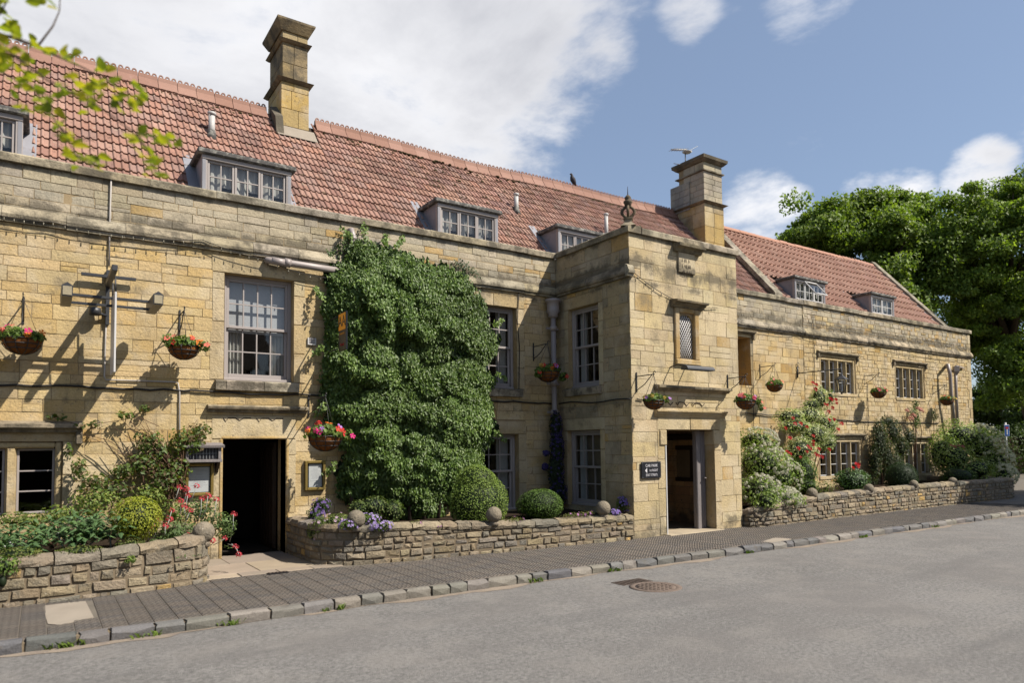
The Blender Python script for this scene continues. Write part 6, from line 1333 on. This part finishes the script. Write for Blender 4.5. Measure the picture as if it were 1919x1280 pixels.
# ------------------------------------------------------------------ bed between doorway and porch
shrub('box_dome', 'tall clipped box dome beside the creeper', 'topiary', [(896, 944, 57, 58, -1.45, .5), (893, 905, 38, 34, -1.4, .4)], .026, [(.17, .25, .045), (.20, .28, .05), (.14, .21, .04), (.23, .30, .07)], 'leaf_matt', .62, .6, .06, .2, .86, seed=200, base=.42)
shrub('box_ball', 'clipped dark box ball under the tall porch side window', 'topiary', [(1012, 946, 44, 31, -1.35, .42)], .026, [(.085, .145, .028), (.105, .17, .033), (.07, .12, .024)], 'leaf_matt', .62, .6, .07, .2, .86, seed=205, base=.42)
shrub('euonymus_bush', 'loose yellowish bush at the foot of the creeper', 'bush', [(700, 950, 32, 22, -1.35, .25), (735, 958, 22, 22, -1.4, .2), (672, 955, 18, 18, -1.3, .2)], .04, [(.12, .17, .04), (.16, .19, .06), (.09, .14, .035)], dens=.5, shell=.6, seed=210, base=.42)
o, B = shrub('bellflowers', 'lilac bellflowers round the stone ball at the wall curve', 'flowers', [(655, 984, 20, 10, -1.85, .12), (715, 986, 24, 9, -1.95, .12), (690, 972, 24, 10, -1.75, .15)], .025, G1+GY, dens=.5, core=.5, seed=215, base=.45, stem=False); scatter(o, B, 'open', (.36, .27, .55), 120, .019, 4, 'petals', True, .3)
o, B = shrub('sedum_mat', 'pale green creeping mat at the rounded wall end', 'plant', [(632, 976, 30, 14, -1.45, .2), (600, 985, 16, 18, -1.35, .15), (590, 1000, 14, 22, -1.25, .12)], .028, [(.20, .24, .07), (.15, .19, .05), (.10, .15, .035)], dens=.55, core=.6, seed=220, base=.45, stem=False); scatter(o, B, 'open', (.55, .40, .5), 24, .02, 6, 'petals', True, .3)
o, B = shrub('purple_bellflowers', 'shaded purple bellflowers beside the right menu case', 'flowers', [(602, 948, 18, 16, -.6, .15), (592, 966, 16, 16, -.7, .15)], .03, GD, dens=.6, seed=225, base=.5); scatter(o, B, 'open', (.15, .095, .28), 60, .022, 7, 'petals', True)
o, B = shrub('clematis', 'dense purple clematis climbing the downpipe', 'climber', [(1042, 800, 12, 30, -.28, .14), (1044, 840, 14, 34, -.3, .15), (1042, 885, 17, 36, -.32, .16), (1046, 925, 18, 30, -.35, .18), (1070, 873, 10, 6, -.25, .06), (1024, 850, 7, 5, -.25, .05), (1022, 875, 6, 6, -.25, .05)], .035, [(.03, .045, .02), (.04, .06, .025)], dens=.7, shell=.4, seed=230, base=.42); scatter(o, B, 'open', (.05, .038, .14), 420, .024, 8, 'petals', True)
o, B = shrub('bellflowers', 'violet bellflowers at the foot of the porch corner', 'flowers', [(1166, 945, 11, 15, -2.0, .12), (1181, 950, 10, 12, -2.1, .1), (1152, 962, 12, 7, -2.15, .1)], .028, G1, dens=.5, core=.5, seed=235, base=.42); scatter(o, B, 'open', (.24, .16, .48), 120, .021, 9, 'petals', True)
o, B = shrub('wall_top_plants', 'straggling small flowers along the top of the middle garden wall', 'plant', [(965, 975, 20, 6, -2.05, .1), (1075, 966, 30, 5, -2.12, .1), (830, 985, 24, 5, -1.95, .1), (780, 983, 14, 8, -1.9, .1), (1100, 962, 18, 4, -2.15, .08)], .025, [(.20, .19, .06), (.16, .15, .06), (.12, .16, .04)], dens=.4, shell=.8, core=0, seed=240, base=.42, stem=False); scatter(o, B, 'open', (.45, .2, .42), 30, .018, 10, 'petals', True)

# ------------------------------------------------------------------ bed right of the porch
o, B = shrub('white_flowering_shrub', 'tall shrub thick with white flowers next to the porch', 'bush', [(1422, 870, 36, 42, -1.6, .7), (1455, 895, 38, 40, -1.8, .6), (1420, 920, 30, 30, -2.1, .55), (1465, 935, 34, 22, -2.3, .4), (1415, 828, 26, 26, -1.2, .6), (1490, 940, 20, 14, -2.4, .3), (1435, 940, 24, 18, -2.5, .3)], .06, [(.22, .31, .08), (.28, .37, .10), (.17, .25, .06), (.36, .42, .19)], dens=.55, shell=.5, bump=.25, core=.6, seed=250, base=.42); scatter(o, B[:5], 'head', (.66, .64, .50), 430, .040, 11, 'white_florets', True, .1)
o, B = shrub('variegated_shrub', 'pale variegated climber spreading above the red roses', 'climber', [(1480, 782, 30, 16, -.75, .4), (1515, 780, 32, 18, -.75, .4), (1545, 795, 26, 18, -.7, .35), (1490, 800, 38, 16, -.95, .4), (1525, 815, 34, 24, -.95, .4), (1500, 845, 36, 26, -1.1, .4), (1535, 748, 20, 26, -.5, .25), (1520, 762, 18, 16, -.6, .25), (1548, 830, 22, 18, -.8, .25)], .05, [(.40, .44, .20), (.52, .54, .30), (.30, .36, .14), (.62, .62, .40), (.20, .27, .08)], dens=.55, shell=.5, bump=.22, core=.66, seed=260, base=.42)
o, B = shrub('red_climbing_rose', 'climbing rose with red blooms left of the wing windows', 'climber', [(1510, 825, 26, 24, -.85, .25), (1550, 825, 22, 20, -.8, .25), (1556, 745, 12, 16, -.5, .15), (1560, 800, 14, 18, -.6, .15), (1500, 870, 22, 26, -1.2, .25)], .05, G1+GV[:2], dens=.3, shell=.7, bump=.25, core=.5, seed=265, base=.42)
for (x_, y_) in [(1472, 803), (1480, 822), (1486, 784), (1490, 795), (1500, 795), (1512, 801), (1524, 818), (1524, 828), (1523, 834), (1496, 841), (1500, 858), (1512, 847), (1514, 838), (1519, 842), (1535, 842), (1533, 855), (1528, 852), (1540, 857), (1554, 843), (1475, 848), (1481, 851), (1570, 806), (1553, 788), (1562, 787), (1577, 795), (1549, 760), (1558, 750), (1566, 750), (1556, 748), (1560, 765), (1567, 757), (1553, 772), (1545, 758), (1529, 722), (1523, 718), (1528, 730)]: bloom(o, 'rose', RND.choice([(.45, .03, .03), (.5, .05, .05), (.42, .02, .025), (.52, .09, .08)]), at(x_, y_, -1.5 if y_ > 775 else -.85), 3.9*mpp(at(x_, y_, -1)))
shrub('leafy_bush', 'plain green bush between the white shrub and the mullioned window', 'bush', [(1505, 890, 22, 34, -1.5, .35), (1512, 912, 16, 16, -1.7, .3)], .045, G1, dens=.6, seed=270, base=.42)
o, B = shrub('rounded_bush', 'rounded glossy bush with a single red rose before the wing window', 'bush', [(1597, 902, 34, 24, -1.5, .45)], .05, [(.05, .10, .025), (.08, .15, .035), (.06, .12, .03)], 'leaf', dens=.65, seed=275, base=.42); bloom(o, 'rose', (.5, .03, .03), at(1605, 873, -1.5), .085); bloom(o, 'rose', (.55, .02, .02), at(1598, 878, -1.6), .06)
shrub('weedy_clump', 'dry straggling clump beside the stone ball right of the white shrub', 'plant', [(1548, 918, 18, 18, -2.0, .25), (1570, 935, 16, 6, -2.2, .15)], .05, [(.18, .19, .06), (.12, .15, .04)], dens=.3, shell=.9, core=0, seed=278, base=.42)
tr = thing('trellis', at(1652, 925, -.15), 'dark timber trellis on the wing wall between the lower windows', 'trellis'); a, b = at(1638, 830, -.1).x, at(1668, 830, -.1).x; z0, z1 = .45, at(1650, 800, -.1).z
for k in range(7): u = a+(b-a)*k/6; m = MB(); m.box((u-.012, -.12, z0), (u+.012, -.1, z1), ch=.002); m.build('upright', 'oak_dark', tr)
for k in range(12): v = z0+.08+k*(z1-z0-.12)/11; m = MB(); m.box((a-.03, -.10, v-.01), (b+.03, -.085, v+.01), ch=.002); m.build('cross_bar', 'oak_dark', tr)
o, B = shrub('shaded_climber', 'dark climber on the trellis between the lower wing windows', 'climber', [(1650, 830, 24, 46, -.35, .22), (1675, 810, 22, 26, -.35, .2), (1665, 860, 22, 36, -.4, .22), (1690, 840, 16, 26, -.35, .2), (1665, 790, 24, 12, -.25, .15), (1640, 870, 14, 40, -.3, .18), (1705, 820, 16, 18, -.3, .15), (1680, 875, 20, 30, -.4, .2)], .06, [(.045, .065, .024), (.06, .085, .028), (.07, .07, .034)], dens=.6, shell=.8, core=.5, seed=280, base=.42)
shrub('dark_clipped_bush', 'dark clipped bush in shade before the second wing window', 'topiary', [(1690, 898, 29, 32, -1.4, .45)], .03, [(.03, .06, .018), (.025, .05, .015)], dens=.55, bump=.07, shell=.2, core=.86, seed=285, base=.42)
o, B = shrub('pink_wall_rose', 'wall rose with pink clusters under the far upper window', 'climber', [(1712, 775, 14, 12, -.25, .14), (1718, 790, 10, 14, -.25, .12), (1716, 760, 7, 10, -.2, .1), (1752, 778, 9, 12, -.2, .1)], .05, G1+GD, dens=.4, shell=.7, core=0, seed=288, base=.42); heads_at(o, [(1700, 771), (1712, 780), (1727, 771), (1722, 768), (1707, 786)], 'head', (.6, .28, .22), -.4, 6, False)
m = MB(); [m.tube([at(x_, 850, -.1), at(x_+6, 810, -.1), at(x_-3+k*4, 785, -.15)], .012, 5) for k, x_ in enumerate((1708, 1722, 1745))]; m.build('bare_stems', 'twig', o)
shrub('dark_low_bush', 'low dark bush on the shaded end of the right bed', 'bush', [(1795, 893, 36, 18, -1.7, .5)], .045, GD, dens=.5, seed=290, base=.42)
o, B = shrub('jasmine_bush', 'big pale flowering bush at the far end of the wing', 'bush', [(1800, 820, 42, 34, -.9, .7), (1835, 835, 40, 38, -1.2, .7), (1862, 868, 28, 34, -1.5, .6), (1790, 860, 40, 36, -1.2, .6), (1830, 880, 36, 26, -1.7, .5), (1880, 892, 18, 20, -1.9, .4), (1765, 850, 26, 40, -.8, .5)], .075, [(.21, .29, .07), (.27, .35, .09), (.16, .23, .055), (.36, .41, .17)], dens=.5, shell=.5, bump=.25, core=.6, seed=295, base=.42); scatter(o, B[1:3]+B[5:6], 'head', (.78, .76, .5), 380, .05, 12, 'cream_florets', True, .5); heads_at(o, [(1783, 836), (1790, 838), (1797, 836), (1805, 838)], 'head', (.45, .16, .14), -1.7, 4, False)

# weeds along the kerb
WL = ['leftmost weed tuft at the foot of the kerb', 'second weed tuft from the left along the kerb', 'weed tuft at the kerb right of the pale concrete slab', 'weed tuft at the kerb before the left doorway', 'weed tuft at the kerb below the curved wall end', 'weed tuft at the kerb below the box ball', 'weed tuft at the kerb beside the iron drain plate', 'weed tuft at the kerb right of the porch door', 'weed tuft at the kerb before the rounded rose bush', 'farthest weed tuft along the shaded kerb']
for i, (x_, y_) in enumerate([(115, 1222), (137, 1218), (270, 1178), (445, 1178), (650, 1152), (1040, 1096), (1202, 1078), (1440, 1038), (1650, 1008), (1800, 990)]):
    p = atz(x_, y_, -.07); p.y = kerb_y(p.x)-.02
    m = MB(); rn = random.Random(i)
    for k in range(26):
        a_ = rn.uniform(0, 6.28); b = p+V(rn.uniform(-.12, .12), rn.uniform(-.03, .03), -.03); L = rn.uniform(.04, .09); dv = V(math.cos(a_)*.6, math.sin(a_)*.6, 1).normalized(); sd = dv.cross(V(math.sin(a_), .3, .1)).normalized()*.009; m.add([b-sd, b+sd, b+dv*L*.6+sd*1.2, b+dv*L+V(dv.x, dv.y, -.3)*.02, b+dv*L*.6-sd*1.2], [(0, 1, 2, 3, 4)], jit(rn.choice(GY), .3, rn))
    m.build('kerb_weed', 'leaf_matt', label=WL[i], cat='weed', group='weeds along the kerb')

# ------------------------------------------------------------------ trees
def tree(name, label, base, crowns, leaf, per, pal, seed, trunk=.3, limbs=9, clump=(.9, 1.6), mat='leaf_tree', group=None, nclump=40, asp=.6):
    """crowns: list of (centre, radii); clumps of leaves spread through each"""
    rs = np.random.RandomState(seed); rn = random.Random(seed); o = thing(name, base, label, 'tree', group); PP, NN, TT_, ends = [], [], [], []
    for ci, (c, r) in enumerate(crowns):
        c = np.array(c); r = np.array(r); n = int(nclump*(r.prod()/ (crowns[0][1][0]*crowns[0][1][1]*crowns[0][1][2]))**.67)+4
        for k in range(n):
            d = rs.normal(size=3); d /= np.linalg.norm(d); d[2] = d[2] if d[2] > -.55 else -d[2]*.5; rad = rs.uniform(.3, 1.0)**.5*(1+.16*float(wob(d[None], seed+ci, 2.5)[0])); p = c+d*r*rad; ends.append(p); s = rs.uniform(*clump)
            m_ = int(per*rs.uniform(.7, 1.3)); e = rs.normal(size=(m_, 3)); e /= np.linalg.norm(e, axis=1, keepdims=True); q = p+e*np.array([s, s, s*.55])*(rs.rand(m_, 1)**.45)*(1+.3*wob(e, seed+k, 3)[:, None]); PP.append(q)
            nn = e*.35+d*.4+np.array([0, -.25, .45])+rs.normal(size=(m_, 3))*.7; NN.append(nn); TT_.append(tints(m_, pal, seed+k, .22)*rs.uniform(.8, 1.2))
    leaf_mesh('crown', np.concatenate(PP), np.concatenate(NN), leaf*NPR.uniform(.7, 1.3, sum(map(len, PP))), np.concatenate(TT_), mat, o, asp, droop=.5, seed=seed)
    m = MB(); b = V(*base); c0 = V(*crowns[0][0]); fk = b.lerp(V(c0.x, c0.y, b.z+(c0.z-b.z)), .62); m.tube([b-V(0, 0, .3), b+V(0, 0, .4), b.lerp(fk, .5), fk], [trunk*1.5, trunk*1.05, trunk*.9, trunk*.7], 9)
    for k in range(limbs): e = V(*ends[int(k*len(ends)/limbs)]); md = fk.lerp(e, .5)+V(0, 0, .3); m.tube([fk-V(0, 0, .2), md, e], [trunk*.45, trunk*.28, trunk*.06], 6)
    m.build('trunk', 'bark', o); return o
def crown(px, py, rx, rz, Y, k=1.0): c = at(px, py, Y); s = mpp(c); return (tuple(c), (rx*s, rx*s*k, rz*s))
LG = [(.125, .19, .03), (.15, .215, .034), (.10, .16, .026), (.18, .245, .045)]; DG = [(.05, .08, .016), (.06, .095, .02), (.04, .068, .014)]
cA = [crown(1610, 500, 120, 130, 10), crown(1530, 430, 52, 62, 10), crown(1690, 440, 80, 80, 10), crown(1600, 600, 130, 90, 10)]
tree('broadleaf_tree', 'bright green broadleaf tree rising behind the pantile roof', (cA[0][0][0], cA[0][0][1], 0), cA, .22, 330, LG, 501, .4, 16, (.55, 1.25), nclump=120)
cB = [crown(1850, 470, 110, 130, 5), crown(1790, 520, 70, 110, 6), crown(1930, 400, 80, 80, 4), crown(1880, 600, 100, 80, 5), crown(1840, 640, 60, 60, 7), crown(1910, 720, 60, 90, 4), crown(1850, 560, 80, 80, 7)]
tree('broadleaf_tree', 'tallest broadleaf tree at the right edge of the picture', (cB[0][0][0]+6.5, cB[0][0][1], 0), cB, .19, 330, LG, 502, .4, 16, (.5, 1.15), nclump=120)
cC = [crown(1890, 770, 60, 70, 12), crown(1840, 790, 36, 50, 14), crown(1950, 800, 70, 90, 8), crown(1835, 630, 34, 60, 12)]
tree('dark_tree', 'dark lower tree behind the road sign', (cC[0][0][0], cC[0][0][1], 0), cC, .2, 380, DG, 503, .25, 10, (.6, 1.2), nclump=60)
hp_ = at(1900, 870, 6); hd = thing('hedge', (hp_.x, hp_.y, 0), 'dark shaded hedge beyond the end of the garden wall', 'hedge'); PP = []; NN = []
for k in range(12):
    P, nn = blob((hp_.x-7+k*1.5, hp_.y+.4*math.sin(k), 1.25), (1.2, 1.2, 1.5), 900, 600+k, .2, .4); PP.append(P); NN.append(nn)
P = np.concatenate(PP); leaf_mesh('foliage', P, np.concatenate(NN), .16, tints(len(P), DG, 3), 'leaf_matt', hd, .6, seed=66); m = MB(); m.box((hp_.x-8, hp_.y-.5, 0), (hp_.x+11, hp_.y+.5, 2.0)); m.build('inner_growth', 'soil', hd)
# tree across the road to the right: outside the frame, but its shade lies on the far pavement
tree('broadleaf_tree', 'roadside tree right of the view whose shade falls on the far pavement', (29.2, -8.2, -.1), [((29.2, -8.2, 7.2), (3.3, 2.6, 3.0)), ((27.4, -7.8, 5.4), (2.2, 1.8, 1.8)), ((31.6, -8.2, 6.4), (2.6, 2.4, 2.4))], .26, 300, LG, 505, .35, 10, (.9, 1.5), nclump=44)

# overhanging spray of young leaves close to the viewer; its trunk stands left of the frame
def near(x, y, dist): return CAM+ray(x, y)*dist
tb = CAM-CR*3.6+CW*1.6; yt = thing('young_tree', (tb.x, tb.y, -.1), 'young tree spray of yellow green leaves hanging in at the top left', 'tree')
m = MB(); top = near(-700, -250, 3.0); m.tube([(tb.x, tb.y, -.3), (tb.x+.05, tb.y, 1.2), (tb.x+.1, tb.y+.1, 2.6), tuple(top)], [.09, .075, .06, .04], 8); m.build('trunk', 'bark', yt)
TW = [[(-700, -250), (-300, -60), (-60, 40), (70, 88), (160, 128), (265, 186)], [(-300, -60), (-80, 100), (60, 160), (110, 235), (150, 300), (188, 310)], [(-60, 40), (90, 150), (180, 195), (255, 250), (322, 264)], [(255, 250), (282, 290), (292, 322)], [(70, 88), (100, 48), (112, 20), (114, -30)], [(-60, 40), (0, 26), (14, 0), (20, -40)], [(-40, 60), (20, 66), (60, 80)], [(110, 235), (130, 255), (175, 262)]]
m = MB()
for i, tw in enumerate(TW): m.tube([near(x_, y_, 3.0+.25*math.sin(i*1.7+j_*.5)) for j_, (x_, y_) in enumerate(tw)], [max(.0025, (.011 if i < 1 else .0055)*(1-j_/len(tw))) for j_ in range(len(tw))], 5)
m.build('twigs', 'bark', yt)
lf = []
for t in [(.24, .29, .03), (.32, .34, .03), (.14, .19, .025), (.40, .37, .04)]:
    m = MB(); pr = [(0, 0, 0), (.32, .15, .06), (.36, .42, .08), (.22, .78, .03), (0, 1.0, -.06), (-.22, .78, .03), (-.36, .42, .08), (-.32, .15, .06), (0, .45, .0)]
    m.add(pr, [(0, 1, 8), (1, 2, 8), (2, 3, 8), (3, 4, 8), (4, 5, 8), (5, 6, 8), (6, 7, 8), (7, 0, 8)], t); lf.append(m.mesh('leaf', 'leaf_young'))
rn = random.Random(17)
for (x_, y_, n) in [(100, 98, 4), (128, 104, 3), (18, 118, 4), (58, 92, 3), (52, 120, 3), (45, 200, 3), (82, 208, 4), (150, 160, 3), (185, 132, 3), (204, 166, 4), (226, 180, 4), (256, 188, 4), (262, 172, 2), (108, 238, 4), (130, 262, 4), (150, 300, 3), (186, 308, 4), (166, 204, 3), (240, 202, 3), (264, 254, 4), (290, 262, 4), (316, 262, 4), (280, 298, 4), (292, 322, 3), (20, 46, 2), (62, 150, 4), (96, 186, 4), (14, 92, 4), (28, 70, 3), (120, 165, 3), (172, 182, 3), (140, 285, 3), (5, 130, 4), (35, 165, 3), (88, 2, 2), (10, 5, 2), (-20, 60, 4), (-40, 110, 4)]:
    for k in range(n+3): p = near(x_+rn.gauss(0, 9), y_+rn.gauss(0, 7), 3.0+rn.uniform(-.3, .3)); inst('leaf', rn.choice(lf), yt, p, (rn.uniform(-.5, .9), rn.uniform(-.8, .8), rn.uniform(0, 6.28)), rn.uniform(.04, .066))

# ------------------------------------------------------------------ across the road, behind the viewer: what the windows reflect
for i, (x0, x1, y0, h, lab) in enumerate([(-16, -3, -24, 5.2, 'long stone cottage across the road behind the viewer'), (0, 9, -23, 5.8, 'black and white timbered house across the road behind the viewer'), (12, 24, -25, 5.0, 'low stone cottage across the road to the right')]):
    t = thing('cottage', ((x0+x1)/2, y0, 0), lab, 'house'); m = MB(); m.box((x0, y0-7, -.1), (x1, y0, h), (.42, .35, .24) if i != 1 else (.75, .72, .66)); m.build('wall', 'ashlar', t)
    m = MB(); m.add([(x0-.3, y0+.4, h-.2), (x1+.3, y0+.4, h-.2), (x1+.3, y0-3.5, h+3.4), (x0-.3, y0-3.5, h+3.4), (x0-.3, y0-7.4, h-.2), (x1+.3, y0-7.4, h-.2)], [(0, 1, 2, 3), (3, 2, 5, 4), (0, 3, 4), (1, 5, 2)], (.3, .24, .2)); m.build('roof', 'weathered_stone', t)
    for k in range(4):
        u = x0+1.2+k*(x1-x0-3.2)/3
        for z_ in (.9, 3.4): m = MB(); m.box((u, y0-.01, z_), (u+1.1, y0+.04, z_+1.1)); m.build('window', 'sign_black', t)
    if i == 1:
        for k in range(9): u = x0+k*(x1-x0-.2)/8; m = MB(); m.box((u, y0, -.1), (u+.2, y0+.05, h-.2)); m.build('timber', 'oak_dark', t)
        for z_ in (2.6, 2.0, 5.0): m = MB(); m.box((x0, y0+.01, z_), (x1, y0+.06, z_+.2)); m.build('timber', 'oak_dark', t)
hd2 = thing('hedge', (30, -19, 0), 'tall hedge across the road behind the viewer', 'hedge'); PP = []; NN = []
for k in range(22): P, nn = blob((-24+k*3.4, -18.5-.6*math.sin(k), 1.1), (2.1, 1.0, 1.3), 260, 700+k, .2, .4); PP.append(P); NN.append(nn)
P = np.concatenate(PP); leaf_mesh('foliage', P, np.concatenate(NN), .34, tints(len(P), DG, 4), 'leaf_matt', hd2, .6, seed=67); m = MB(); m.box((-26, -19, -.1), (50, -18, 1.9)); m.build('inner_growth', 'soil', hd2)
